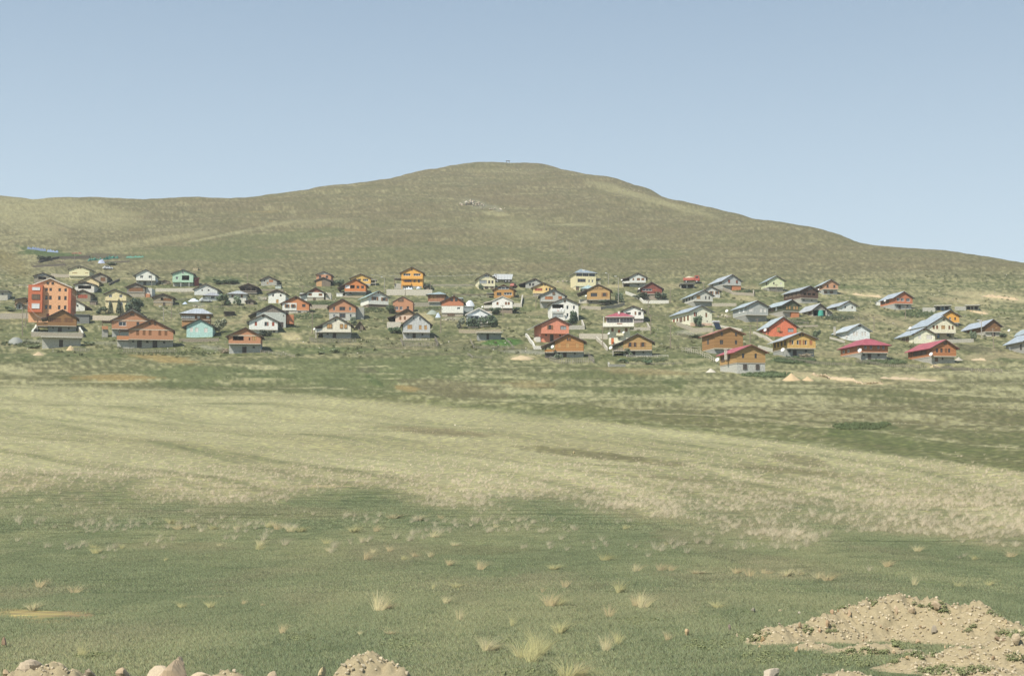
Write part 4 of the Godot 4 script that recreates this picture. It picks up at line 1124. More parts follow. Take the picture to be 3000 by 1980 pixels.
	house("brick_house", "wide brick house with five closed shutters and two basement doors", 378, 504, 1019.5, 995.5, 967, 937, 2, BRICK, CONC, {"rl": 374.0, "rr": 509.0, "xa": 443.0, "rc": "#4c443d", "band": 1, "D": 10.0, "win": [["b", 403, 976.5, 8, 14], ["b", 421, 976.5, 8, 14], ["b", 438, 976.5, 8, 14], ["b", 465.7, 976.5, 8, 14], ["b", 483, 976.5, 8, 14], ["k", 436, 948.5, 5, 6], ["k", 451, 948.5, 5, 6], ["D", 408, 1008, 12, 20], ["D", 452, 1008, 12, 20], ["v", 390, 1001, 5, 5], ["v", 430, 1001.5, 6, 6], ["v", 478, 1002.5, 6, 5]], "box": [[344, 377.5, 986, 997, 0.9, 0.7, "brick", "#c08457", "parapet"], [344, 377.5, 997, 999, 0.9, -5.0, "concrete", "#b5ada0", "balcony_floor"], [345, 382, 1001, 1030, 0.0, -5.0, "concrete", "#b0aea6", "terrace_block"], [350, 377, 966.5, 969, 0.8, -5.0, "plank", "#5b5048", "porch_roof"], [351, 353, 969, 986, 0.7, 0.5, "plank", "#6b5b4b", "post"]]})
	house("dark_hut", "small steep hut with dark tarred roof beside the arched brick house", 1043, 1064, 967, 967, 956, 942, 2, ["board", "#7d7467"], STONE, {"D": 5.0, "rc": "#4a453f", "win": [["D", 1053, 961, 5, 8]]})
	house("concrete_hut", "grey block shed under the white domed sheet", 1359, 1386, 914, 914, 899, 896, 2, ["concrete", "#8e989b"], CONC, {"roof": "flat", "D": 5.0, "rt": 0.15, "of": 0.2, "rc": "#a3a9aa"})
	house("concrete_hut", "little grey hut beside the brown lean-to shed", 48, 62, 906, 906, 890, 886, -2, ["concrete", "#a5aaa6"], CONC, {"D": 3.0, "rc": "#98a2a6", "win": [["D", 55, 899, 5, 11]]})
	house("plank_shed", "low plank shed below the old stone and timber shed", 262, 280, 893, 893, 883, 880, 4, GREYWOOD, STONE, {"roof": "flat", "D": 4.0, "rt": 0.12, "of": 0.2, "rc": "#8d8a84"})
	house("stone_shed", "tumbledown stone shed between the timber stack and the white house", 470, 492, 834, 834, 825, 821, 2, STONE, STONE, {"D": 4.0, "rc": "#7b756d"})
	house("plank_shed", "grey plank shed behind the lilac bush", 722, 742, 892, 892, 881, 877, 3, GREYWOOD, STONE, {"D": 4.0, "rc": "#8f8c87", "win": [["D", 731, 887, 4, 8]]})
	house("white_hut", "whitewashed wash-house below the patched grey house", 806, 822, 846, 846, 836, 833, 2, ["plaster", "#b8c2bf"], STONE, {"roof": "flat", "D": 4.0, "rt": 0.12, "of": 0.2})
	house("white_hut", "white store beside the white red-gabled house", 985, 1003, 869, 869, 858, 855, 2, WHITE, STONE, {"roof": "flat", "D": 4.0, "rt": 0.12, "of": 0.2, "rc": "#b9b6ac"})
	house("plank_shed", "grey shed right of the bright orange house", 1246, 1262, 850, 850, 840, 836, 3, GREYWOOD, STONE, {"D": 4.0, "rc": "#8a8680"})
	house("white_hut", "small white hut at the left end of the brick house on the bank", 2570, 2582, 895, 895, 884, 881, -4, WHITE, STONE, {"roof": "flat", "D": 3.0, "rt": 0.1, "of": 0.1, "rc": "#b9b6ac"})
	# red hip-roofed tower house
	red_hip()
	house("timber_house", "tan plank house with open dark shutters above white rails", 1826.7, 1910.4, 1043, 1026.5, 1000, 979, 2, ["plank", "#a98a58"], CONCD, {"rl": 1793.0, "bend": 0.75, "xa": 1868.6, "rc": "#a5abad", "fc": "#4a3f36", "over": 1.0, "win": [["o", 1847, 1010.5, 7, 13], ["o", 1861.4, 1010.5, 5, 13], ["o", 1884, 1010.5, 8, 13], ["v", 1838, 1033, 4, 4], ["v", 1885, 1032.5, 4, 4], ["D", 1856, 1036, 10, 12]], "porch": ["board", "#8c8070", 1019, 1026.5, 1795]})
	dish(1790, 1019, "white satellite dish left of the tan plank house", 0.8)

func red_hip() -> void:
	# stacked: cream shaft, wide balcony, glazed floor, red hipped roof
	var r := house("red_roof_house", "cream house with overhanging glazed top floor and red hipped roof", 1784, 1846, 1010, 1010, 959, 955, 0, ["plaster", "#e3dfc8"], CONC, {"roof": "flat", "rt": 0.05, "of": 0.0, "D": 8.0, "win": [["b", 1795, 966, 7, 11], ["b", 1835.5, 966, 7, 11], ["O", 1814.5, 974, 7, 17], ["O", 1795, 999, 8, 19], ["k", 1815, 990, 5, 5]]})
	var k := last_z / F
	var y := func(v: float) -> float: return (1010.0 - v) * k
	var x := func(u: float) -> float: return (u - 1815.0) * k
	part("balcony_slab", boxmesh(Vector3(x.call(1767), y.call(959) + 0.06, -8.2), Vector3(x.call(1858), y.call(957) + 0.1, 2.0)), mat("plaster", "#e4e2da"), r)
	var st := new_st()
	box(st, Vector3(x.call(1767), y.call(957) + 0.11, 1.86), Vector3(x.call(1858), y.call(947), 2.0))
	box(st, Vector3(x.call(1767), y.call(957) + 0.11, -8.2), Vector3(x.call(1767) + 0.14, y.call(947), 1.85))
	box(st, Vector3(x.call(1858) - 0.14, y.call(957) + 0.11, -8.2), Vector3(x.call(1858), y.call(947), 1.85))
	part("parapet", st.commit(), mat("plaster", "#e6e2d6"), r)
	part("emblem", boxmesh(Vector3(x.call(1808), y.call(951), 2.001), Vector3(x.call(1824), y.call(948), 2.04)), mat("paint", "#a0715f"), r)
	part("top_floor", boxmesh(Vector3(x.call(1777), y.call(957) + 0.12, -7.8), Vector3(x.call(1856), y.call(930), 1.2)), mat("plaster", "#d7cfc4"), r)
	for i in 2:
		var w := part("window", frame_mesh(38 * k, 14 * k, 0.1, 0.1, 3), mat("paint", "#d8d4ce"), r)
		w.position = Vector3(x.call(1797.0 + i * 39.0), y.call(939.5), 1.21)
		var p := part("pane", panel_mesh(37 * k, 13 * k, 0.03), mat("glass", "#4d4d50"), w)
		p.position.z = 0.01
		var c := part("curtain", panel_mesh(36 * k, 6 * k, 0.01), mat("cloth", "#a8a29f"), w)
		c.position = Vector3(0, -3.0 * k, 0.045)
	for i in 3:
		part("post", boxmesh(Vector3(x.call([1769.0, 1816.0, 1856.5][i]) - 0.08, y.call(947), 1.8), Vector3(x.call([1769.0, 1816.0, 1856.5][i]) + 0.08, y.call(929), 1.96)), mat("plaster", "#dcd8d0"), r)
	var rs := new_st()
	var a := Vector3(x.call(1773), y.call(929), 2.4)
	var b := Vector3(x.call(1860), y.call(929), 2.4)
	var c2 := Vector3(x.call(1860), y.call(929), -8.6)
	var d := Vector3(x.call(1773), y.call(929), -8.6)
	var p := Vector3(x.call(1806), y.call(912), -3.1)
	var q := Vector3(x.call(1826), y.call(912), -3.1)
	quad(rs, a, b, q, p)
	quad(rs, c2, d, p, q)
	tri(rs, b, c2, q)
	tri(rs, d, a, p)
	quad(rs, d - Vector3(0, 0.15, 0), c2 - Vector3(0, 0.15, 0), b - Vector3(0, 0.15, 0), a - Vector3(0, 0.15, 0))
	var ro := part("roof", rs.commit(), mat("metal", "#a33b46"), r)
	var fs := new_st()
	var pts := [a, b, c2, d]
	for i in 4:
		quad(fs, pts[i] - Vector3(0, 0.15, 0), pts[(i + 1) % 4] - Vector3(0, 0.15, 0), pts[(i + 1) % 4], pts[i])
	part("fascia", fs.commit(), mat("paint", "#d3cdc6"), ro)
	part("chimney", boxmesh(Vector3(x.call(1811), y.call(918), -1.4), Vector3(x.call(1817), y.call(910), -0.8)), mat("plaster", "#d9d2d0"), ro)
	part("balcony", boxmesh(Vector3(x.call(1806), y.call(984), 0.01), Vector3(x.call(1828), y.call(976), 0.9)), mat("plaster", "#d6d0b2"), r)
	dish(1784, 977, "white satellite dish on the side of the red-roofed cream house", 0.6)
	dish(1827, 974, "white satellite dish on the small balcony of the red-roofed cream house", 0.6)
	house("white_house", "white house with mauve base and brown windows behind the red hipped roof", 1826, 1886, 947, 933, 909, 896, 2, ["plaster", "#e0dfdc"], ["plaster", "#948b8c"], {"over": 0.3, "rc": "#5c5450", "fc": "#4c413c", "win": [["b", 1862.4, 918, 5, 10], ["n", 1874.7, 918.5, 8, 10], ["n", 1841, 918, 15, 6], ["k", 1847, 901, 2, 3], ["k", 1858, 901, 2, 3]]})
	dish(1880, 905, "satellite dish on the gable of the white house with mauve base", 0.4)

func build_right() -> void:
	house("concrete_garage", "dark open concrete shelter beneath the red tanker truck", 1995, 2035, 846, 846, 832, 829.5, -4, ["concrete", "#9a9b94"], CONC, {"roof": "flat", "D": 7.0, "of": 1.2, "rc": "#8d8b85", "win": [["k", 2004, 839, 14, 11], ["k", 2024, 839, 16, 11]]})
	house("grey_house", "long grey house with red shutters and orange brick cellar", 2118, 2169, 850, 835.5, 822, 805, -38, ["plaster", "#b9bbba"], ["concrete", "#a3a39d"], {"D": 12.0, "over": 0.9, "rc": "#a2acb3", "win": [["r", 2134, 824.5, 4, 8], ["r", 2156.6, 825.5, 4, 8]], "box": [[2144, 2169, 836, 870, 0.7, -2.0, "brick", "#c4794c", "brick_cellar"]], "sw": ["k", "", "n"]})
	house("grey_house", "grey house with two brown shuttered windows behind the long grey house", 2060, 2110, 872, 872, 851.5, 838, -14, ["plaster", "#c0c1bf"], CONC, {"D": 9.0, "xa": 2083.0, "rc": "#a0aab1", "win": [["o", 2085, 857.5, 6, 9], ["o", 2102, 857.5, 6, 9]]})
	house("grey_house", "long pale grey house with row of tiny side windows", 2032.6, 2086, 897, 882.5, 865, 850.5, -34, ["plaster", "#c3c3bd"], ["concrete", "#999a94"], {"D": 12.0, "xa": 2061.0, "rc": "#9fb0b6", "over": 1.0, "win": [["t", 2044.5, 871.5, 11, 11], ["n", 2066, 873, 4, 10], ["n", 2076, 873, 4, 10]], "sw": ["v", "v", "v", "v"]})
	house("cream_house", "long cream house with pink plinth and red shutter", 2024.6, 2086.4, 954, 954, 911, 895, -58, ["plaster", "#e5e2cb"], ["plaster", "#d8b49c"], {"D": 15.0, "xa": 2055.4, "rc": "#9aa8b2", "fc": "#5d5f5e", "win": [["r", 2036.5, 921, 5, 12], ["n", 2041.5, 921, 4, 12], ["b", 2070, 922, 5, 13], ["v", 2073, 941, 3, 4]], "box": [[2024.5, 2086.5, 946, 980, 0.06, -0.3, "plaster", "#d9b59d", "plinth"]], "sw": ["b", "b", "k", "b", "r"]})
	house("timber_house", "brown two-storey timber house with red roof and solar panel", 2092.7, 2175, 1038, 1021, 977, 960.4, -36, ["plank", "#9c7342"], ["concrete", "#9a9b98"], {"D": 10.0, "xa": 2135.6, "rc": "#b06a55", "fc": "#6b4a36", "over": 0.7, "slab": "#cfc6b4", "win": [["n", 2113, 1003, 10, 13], ["n", 2155, 1003, 7, 12], ["n", 2113.5, 979, 6, 9], ["n", 2154.5, 979, 5, 9]], "sw": ["", "v", ""]})
	solar(2103, 953)
	house("timber_house", "honey timber upper floor over grey blocks with crimson roof", 2160.5, 2243, 1093, 1063, 1030, 1011, -52, ["plank", "#ab8853"], ["concrete", "#b1b1ac"], {"D": 10.5, "xa": 2201.7, "rc": "#aa424b", "fc": "#5f4733", "over": 0.06, "slab": "#a9a298", "win": [["n", 2179, 1042.5, 7, 14], ["n", 2215.4, 1042.5, 7, 14], ["D", 2183.7, 1075, 10, 14], ["D", 2220, 1075, 9, 14]], "sw": ["", "k", "k"], "chim": [[2150, 1020]]})
	dish(2103, 1054, "white satellite dish beside the crimson-roofed timber house", 0.8)
	house("grey_house", "grey house with three white closed windows over a dark basement", 2185.5, 2247, 943, 923, 898, 882, -38, ["plaster", "#a9adac"], ["concrete", "#8f908c"], {"D": 10.0, "xa": 2216.0, "rc": "#a0b0b6", "over": 1.1, "win": [["s", 2198, 909, 12, 11], ["s", 2226, 910, 6, 11], ["s", 2237.5, 910, 6, 11]], "sw": ["l", "l", ""]})
	dish(2130.6, 911, "large white satellite dish on a mast by the rubble heap", 0.9)
	house("green_house", "pale green house with brown window over a dark basement", 2251.4, 2295.4, 853, 841, 822, 809, -20, ["plaster", "#d0d7ac"], ["concrete", "#a3a39d"], {"D": 8.0, "rc": "#98aab0", "over": 1.2, "win": [["n", 2265.7, 831, 4, 7], ["s", 2286, 831, 4, 7]], "sw": ["n", ""]})
	house("dark_house", "dark brown timber house with attic window and open side porch", 2347.4, 2396, 888, 874, 851, 838, -50, ["board", "#5a4236"], CONC, {"D": 12.0, "rc": "#97a1a6", "fc": "#3f3531", "over": 0.5, "xa": 2372.4, "win": [["n", 2373, 846.5, 13, 6], ["k", 2359, 862, 9, 7], ["k", 2371, 862, 9, 7], ["k", 2384, 862, 9, 7], ["v", 2356, 880, 4, 3], ["v", 2379, 880, 4, 3]], "sw": ["k", "k", "k", "k"]})
	house("brick_house", "brick house with two dark windows at the village's upper edge", 2412.5, 2454, 863, 847.5, 832.5, 820, -21, ["brick", "#bb8e6c"], CONCD, {"D": 8.0, "rc": "#a2b0b5", "over": 0.9, "xa": 2433.7, "win": [["n", 2424.4, 839.5, 6, 9], ["n", 2443.5, 839.5, 6, 9], ["k", 2420, 856, 8, 7], ["k", 2437, 856, 9, 7]], "sw": ["k", "k"]})
	dish(2399, 848, "satellite dish at the corner of the brick house with dark windows", 0.6)
	house("green_house", "dark green timber house with pale shutters and brick cellar", 2294, 2338.8, 930, 912.5, 893, 878.6, -50, ["plank", "#59604a"], ["concrete", "#a39f97"], {"D": 12.0, "xa": 2318.0, "rc": "#a0b0b6", "over": 0.8, "win": [["t", 2303.6, 902, 5, 10], ["t", 2311.6, 902, 5, 10], ["t", 2325, 902, 6, 10], ["t", 2333, 902, 5, 10]], "box": [[2317, 2339.5, 913, 950, 0.6, -2.0, "brick", "#c27a4e", "brick_cellar"]], "sw": ["", "l", "k", "k"]})
	house("tin_barn", "old plank-gabled tin barn with open front", 2383.8, 2424, 927, 927, 906, 889.5, -42, ["stone", "#bdbab2"], STONE, {"D": 11.0, "gable": ["board", "#8c8882"], "rc": "#a9aeaf", "rr": 2439.0, "xa": 2403.8, "win": [["k", 2402, 917, 36, 18]], "box": [[2424.5, 2439.5, 911, 950, -0.5, -5.0, "plaster", "#c6c5be", "lean_to"]], "sw": ["k", "", "v"]})
	tank(2402.7, 925)
	house("white_house", "small white house with two dim windows and long grey roof", 2467.7, 2509, 912, 912, 894, 882, -48, ["plaster", "#d6dad8"], CONC, {"D": 12.0, "rc": "#a3aeb6", "win": [["n", 2478, 900, 4, 7], ["n", 2498, 900, 4, 7]], "sw": ["", "k", "k", ""]})
	house("red_house", "orange-red house with white crescent emblem under the gable", 2259.6, 2334.4, 986, 986, 955, 928.5, -34, ["plaster", "#d96a47"], ["plaster", "#d96a47"], {"D": 10.0, "xa": 2295.8, "rc": "#a5b3b8", "win": [["t", 2282.4, 966, 10, 14], ["g", 2317.7, 967, 17, 12]], "sw": ["r", "r", "r"]})
	crescent(2297, 938)
	dish(2243, 967, "white satellite dish on the orange-red house with crescent", 0.8)
	house("yellow_house", "ochre house with four orange-brown shutters and grey basement", 2305.8, 2386, 1046, 1021, 992.5, 974.7, -41, ["plaster", "#cba055"], ["concrete", "#999b98"], {"D": 10.5, "xa": 2345.0, "rc": "#a9b3b8", "fc": "#57432f", "over": 1.1, "rl": 2292.0, "win": [["p", 2313.5, 1004, 5, 14], ["w", 2320, 1004, 6, 13], ["w", 2335, 1004, 6, 13], ["p", 2341.5, 1004, 6, 14], ["p", 2351.5, 1004, 5, 14], ["w", 2358, 1004, 6, 13], ["p", 2372.8, 1004, 8, 15], ["k", 2341.6, 982.5, 4, 5], ["k", 2350, 982.5, 4, 5], ["D", 2329.6, 1035.5, 10, 19], ["v", 2315, 1028, 7, 6], ["v", 2362, 1028, 6, 6]], "sw": ["n", "n", "n", "n"]})
	dish(2295, 1025, "large white satellite dish before the ochre house", 0.9)
	house("brick_house", "brick house with white-framed windows and open side porch on the bank", 2622, 2671.6, 907, 890, 871, 854.7, -40, ["brick", "#bb6f49"], CONCD, {"D": 10.0, "xa": 2647.0, "rc": "#9fabb4", "over": 0.7, "win": [["w", 2632, 878.5, 10, 10], ["w", 2643, 878.5, 10, 10], ["w", 2659.4, 879, 11, 10], ["v", 2632, 896, 5, 4], ["D", 2637, 899, 6, 10], ["v", 2659, 896, 4, 4]], "sw": ["", "k", "k"]})
	dish(2594, 881, "satellite dish on the porch of the brick house on the bank", 0.6)
	house("white_house", "blue-white house with tall pale shutters and skylight roof", 2491, 2548.8, 998, 998, 967, 949, -46, ["plaster", "#dbe1e6"], WHITE, {"D": 11.0, "xa": 2520.6, "rc": "#b3bec3", "fc": "#6d7477", "win": [["s", 2504, 978, 6, 13], ["s", 2512, 978, 6, 13], ["s", 2528, 978, 6, 13], ["s", 2536, 978, 5, 13], ["k", 2520, 954.5, 7, 3]], "sw": ["s", "", "s", "s"], "chim": [[2468, 955]]})
	house("brick_house", "long brick house with dark red hipped roof and white windows", 2526, 2598.8, 1055, 1033, 1012, 989, -62, ["brick", "#b2734c"], CONC, {"roof": "hip", "D": 13.0, "over": 0.7, "rx0": 2555.0, "rx1": 2569.0, "rz": 3.0, "rc": "#a03c47", "fc": "#5c2d33", "win": [["w", 2535, 1017.5, 8, 10], ["w", 2551, 1018, 7, 10], ["w", 2572, 1017.5, 7, 10], ["w", 2586.5, 1017.5, 7, 10], ["D", 2548.8, 1046, 8, 18], ["v", 2533, 1040, 5, 5], ["v", 2575, 1040, 5, 5]], "sw": ["w", "", "w", "w"], "chim": [[2556, 992]]})
	dish(2521, 1027, "large white satellite dish at the corner of the hipped brick house", 0.9)
	house("orange_house", "amber house half hidden behind the large cream house", 2761.6, 2809.6, 953, 945, 924.5, 909, -40, ["plaster", "#dd9a38"], CONCD, {"D": 11.0, "xa": 2783.7, "rc": "#a5b0b8", "over": 0.4, "win": [["w", 2784, 934, 6, 9], ["n", 2798.4, 934, 5, 8], ["n", 2781, 916, 3, 4], ["n", 2786, 916, 3, 4]]})
	house("cream_house", "large cream house with five brown windows and blue basement door", 2723.9, 2796.3, 994, 975.5, 951.5, 927, -56, ["plaster", "#e0d9bd"], ["plaster", "#b7a887"], {"D": 13.0, "xa": 2761.6, "rc": "#9caab4", "over": 1.0, "win": [["b", 2734.7, 959.5, 6, 11], ["b", 2744.3, 959.5, 6, 11], ["t", 2761, 959.5, 11, 11], ["b", 2778.4, 960, 5, 11], ["b", 2788, 960, 5, 11], ["k", 2764, 937, 4, 5], ["B", 2751, 983, 6, 15], ["v", 2778, 981, 6, 7]], "sw": ["n", "n", "", "n"]})
	house("cream_house", "cream house with two outlined blank shutters behind the red-roofed house", 2680.8, 2740, 1006, 1006, 978, 961, -50, ["plaster", "#e2dfc6"], CONC, {"D": 12.0, "xa": 2710.4, "rc": "#9fadb8", "win": [["s", 2697, 987, 8, 13], ["s", 2725, 987, 17, 13], ["k", 2710, 966, 4, 3]], "sw": ["", "k", "k", "n"]})
	dish(2668, 961, "satellite dish above the eaves of the cream house with blank shutters", 0.7)
	house("timber_house", "orange timber house with crimson roof and long open porch", 2731, 2797.3, 1065, 1044, 1018, 997, -68, ["plank", "#aa6c42"], CONC, {"D": 13.0, "xa": 2767.8, "rc": "#a8424a", "fc": "#4e3a30", "over": 0.9, "win": [["n", 2744, 1027.5, 7, 12], ["n", 2756.5, 1027.5, 7, 12], ["b", 2769, 1027.5, 7, 12], ["n", 2778, 1027.5, 6, 12], ["k", 2767, 1006, 8, 6], ["k", 2746, 1054, 8, 10], ["v", 2763, 1051, 4, 6]], "sw": ["p", "k", "k", "k", "p"]})
	dish(2729.6, 1037.8, "white satellite dish on the corner of the crimson-roofed porch house", 0.8)
	house("timber_house", "long brown plank house with grey roof near the village's end", 2888, 2930, 986, 971.5, 953, 936.3, -64, ["plank", "#7a5634"], ["concrete", "#b5b1a8"], {"D": 15.0, "xa": 2909.6, "rc": "#9fabb8", "over": 0.5, "win": [["b", 2901, 960, 5, 6], ["t", 2919, 960, 5, 6], ["D", 2912, 979, 8, 11]], "sw": ["w", "", "w", "w"], "chim": [[2904, 932]]})
	dish(2958, 968, "satellite dish at the far end of the village", 0.7)
	house("grey_house", "grey block house cut by the right picture edge", 3008, 3075, 1036, 1036, 996, 974, -56, ["concrete", "#a09f9a"], CONC, {"D": 13.0, "rc": "#9fadb8", "sw": ["v", "", "l"], "win": [["n", 3030, 1008, 10, 12]]})
	house("timber_house", "brown house with grey roof behind the grey block house", 3010, 3065, 998, 998, 975, 957, -40, ["plank", "#a06a3c"], CONC, {"D": 12.0, "rc": "#9fb0b6", "win": [["n", 3030, 985, 8, 9]]})
	house("concrete_garage", "left of two dark concrete stores cut into the bank", 2742, 2785, 911, 911, 897, 894.5, -4, ["concrete", "#9a9c96"], CONC, {"roof": "flat", "D": 7.0, "of": 1.3, "rc": "#a8a69d", "win": [["k", 2751, 903, 10, 10], ["B", 2763, 904, 7, 11], ["k", 2775, 903, 10, 10]]})
	house("concrete_garage", "right of two dark concrete stores cut into the bank", 2832, 2869, 908, 908, 896, 893.5, -4, ["concrete", "#9a9c96"], CONC, {"roof": "flat", "D": 7.0, "of": 1.3, "rc": "#a8a69d", "win": [["k", 2840, 902, 9, 9], ["D", 2850, 902, 6, 10], ["k", 2861, 902, 9, 9]]})
	house("concrete_garage", "concrete basement with black door under the bushy stone terrace", 1399, 1468, 996, 996, 976, 973, -3, ["concrete", "#8f928f"], CONC, {"roof": "flat", "D": 5.0, "of": 1.2, "rc": "#b7b1a3", "win": [["D", 1429, 986.5, 8, 18], ["v", 1412, 979, 3, 3], ["v", 1448, 979, 3, 3]]})
	house("concrete_shed", "concrete shed with shade in its colour, right of the tall block's foot", 219, 258, 948, 948, 923, 920, 3, ["concrete", "#7c7f7c"], CONC, {"roof": "flat", "D": 6.0, "rc": "#6c6e6a", "of": 0.3})  # walls and roof coloured dark for the shadow the shed stands in

func solar(u: float, v: float) -> void:
	var p := at_depth(u, v, last_z + 1.5)
	var t := thing("solar_panel", "dark solar water heater on the red roof ridge", "panel", p, 0.5)
	var st := new_st()
	quad(st, Vector3(-0.9, -1.0, 0.5), Vector3(0.9, -1.0, 0.5), Vector3(0.9, 0.8, -0.6), Vector3(-0.9, 0.8, -0.6))
	quad(st, Vector3(0.9, -1.08, 0.46), Vector3(-0.9, -1.08, 0.46), Vector3(-0.9, 0.72, -0.64), Vector3(0.9, 0.72, -0.64))
	part("collector", st.commit(), mat("glass", "#27323f"), t)
	var s2 := new_st()
	bar(s2, Vector3(-1, 0.95, -0.65), Vector3(1, 0.95, -0.65), 0.27, 0.27, 10)
	part("water_tank", s2.commit(), mat("paint", "#c4c8cb"), t)
	var s3 := new_st()
	for x in [-0.8, 0.8]:
		bar(s3, Vector3(x, -1.9, -0.65), Vector3(x, 0.7, -0.65), 0.04, 0.04, 4)
	part("stand", s3.commit(), mat("paint", "#8a8d8f"), t)

func tank(u: float, v: float) -> void:
	var g := on_ground(u, v)
	var t := thing("water_tank", "round turquoise plastic water tank in the tin barn's open front", "tank", g + Vector3(0, 0, 1.2))
	var st := new_st()
	bar(st, Vector3(0, -0.2, 0), Vector3(0, 1.5, 0), 0.95, 0.95, 16)
	bar(st, Vector3(0, 1.501, 0), Vector3(0, 1.75, 0), 0.9, 0.35, 16)
	part("body", st.commit(), mat("paint", "#3aa58f"), t)
	var s2 := new_st()
	bar(s2, Vector3(0, 1.751, 0), Vector3(0, 1.85, 0), 0.3, 0.3, 12)
	part("lid", s2.commit(), mat("paint", "#2c8573"), t)

func crescent(u: float, v: float) -> void:
	# white crescent under the gable of the last house
	var k := last_z / F
	var p := last_root.to_local(at_depth(u, v, last_z))
	var st := new_st()
	var r := 2.6 * k
	for i in 20:
		var a := 0.9 + i * (TAU - 1.8) / 20.0
		var b := 0.9 + (i + 1) * (TAU - 1.8) / 20.0
		var o := func(q: float) -> Vector3: return Vector3(cos(q) * r, sin(q) * r, 0.0)
		var n := func(q: float) -> Vector3: return Vector3(cos(q) * r * 0.78 + r * 0.26, sin(q) * r * 0.72, 0.0)
		quad(st, n.call(a), o.call(a), o.call(b), n.call(b))
	var m := part("crescent_emblem", st.commit(), mat("paint", "#e8e6e0"), last_root)
	m.rotation.z = 0.7
	m.position = Vector3(p.x, p.y, 0.03)

# --- yard walls, fences, poles, trees, tarps, heaps, vehicles
func px_m(g: Vector3, px: float) -> float:
	return px * -g.z / F

func wall(label: String, pts: Array, hpx: float, m: Array, cap := "", called := "yard_wall", thick := 0.4) -> void:
	var gs := []
	for p in pts:
		gs.append(on_ground(p[0], p[1]))
	var root := thing(called, label, "wall", gs[0])
	var h := px_m(gs[0], hpx)
	for i in gs.size() - 1:
		var a: Vector3 = gs[i] - gs[0]
		var b: Vector3 = gs[i + 1] - gs[0]
		var n := maxi(1, int(Vector2(b.x - a.x, b.z - a.z).length() / 5.0))
		var dir := Vector3(b.x - a.x, 0, b.z - a.z).normalized()
		var s := Vector3(-dir.z, 0, dir.x) * thick * 0.5
		var st := new_st()
		var ct := new_st()
		for j in n:
			var p := a.lerp(b, float(j) / n)
			var q := a.lerp(b, float(j + 1) / n)
			if j == 0:
				p -= dir * thick * 0.45
			p.y = gy(p.x + gs[0].x, p.z + gs[0].z) - gs[0].y
			q.y = gy(q.x + gs[0].x, q.z + gs[0].z) - gs[0].y
			var d := Vector3(0, -1.2, 0)
			var u := Vector3(0, h, 0)
			quad(st, p - s + d, q - s + d, q - s + u, p - s + u)
			quad(st, q + s + d, p + s + d, p + s + u, q + s + u)
			quad(st, p - s + u, q - s + u, q + s + u, p + s + u)
			if j == 0:
				quad(st, p + s + d, p - s + d, p - s + u, p + s + u)
			if j == n - 1:
				quad(st, q - s + d, q + s + d, q + s + u, q - s + u)
			if cap:
				var c := Vector3(0, 0.09, 0)
				var s2 := s * 1.25
				var u2 := u + Vector3(0, 0.003, 0)
				quad(ct, p - s2 + u2, q - s2 + u2, q - s2 + u2 + c, p - s2 + u2 + c)
				quad(ct, q + s2 + u2, p + s2 + u2, p + s2 + u2 + c, q + s2 + u2 + c)
				quad(ct, p - s2 + u2 + c, q - s2 + u2 + c, q + s2 + u2 + c, p + s2 + u2 + c)
				quad(ct, p + s2 + u2, p - s2 + u2, p - s2 + u2 + c, p + s2 + u2 + c)
				quad(ct, q - s2 + u2, q + s2 + u2, q + s2 + u2 + c, q - s2 + u2 + c)
		part("run", st.commit(), mat(m[0], m[1]), root)
		if cap:
			part("coping", ct.commit(), mat("concrete", cap), root)

# style: pale (palings), rail (posts and rails), post (leaning posts only)
func fence(label: String, pts: Array, hpx: float, style: String, hex := "#8b857b") -> void:
	var gs := []
	for p in pts:
		gs.append(on_ground(p[0], p[1]))
	var root := thing("fence", label, "fence", gs[0])
	var h := px_m(gs[0], hpx)
	var wood := mat("board", hex)
	var pale := boxmesh(Vector3(-0.06, -0.2, -0.02), Vector3(0.06, h, 0.02))
	var pale2 := boxmesh(Vector3(-0.07, -0.2, -0.02), Vector3(0.05, h * 0.9, 0.02))
	var ps := new_st()
	bar(ps, Vector3(0, -0.3, 0), Vector3(0, h * 1.05, 0), 0.07, 0.055, 5)
	var post := ps.commit()
	for i in gs.size() - 1:
		var a: Vector3 = gs[i]
		var b: Vector3 = gs[i + 1]
		var L := Vector2(b.x - a.x, b.z - a.z).length()
		var ang := atan2(-(b.z - a.z), b.x - a.x)
		var step := 0.42 if style == "pale" else (2.2 if style == "rail" else 1.5)
		var n := maxi(1, int(L / step))
		var prev := Vector3.ZERO
		for j in n + 1:
			var p := a.lerp(b, float(j) / n)
			p.y = gy(p.x, p.z)
			p -= gs[0]
			if style == "pale":
				var o := part("paling", pale if rng.randf() < 0.6 else pale2, wood, root)
				o.position = p
				o.rotation = Vector3(rng.randf_range(-0.06, 0.06), ang, rng.randf_range(-0.08, 0.08))
			else:
				var o := part("post", post, wood, root)
				o.position = p
				var lean := 0.35 if style == "post" else 0.08
				o.rotation = Vector3(rng.randf_range(-0.1, 0.1), ang, rng.randf_range(-0.08, 0.08) + (lean if style == "post" else 0.0))
			if j > 0 and (style == "rail" or (style == "pale" and j % 6 == 0)):
				for yy in [0.45, 0.9]:
					var rs := new_st()
					bar(rs, prev + Vector3(0, h * yy + rng.randf_range(-0.05, 0.05), 0), p + Vector3(0, h * yy + rng.randf_range(-0.05, 0.05), 0), 0.045, 0.045, 4)
					part("rail", rs.commit(), wood, root)
			if j == 0 or style == "rail" or j % 6 == 0:
				prev = p

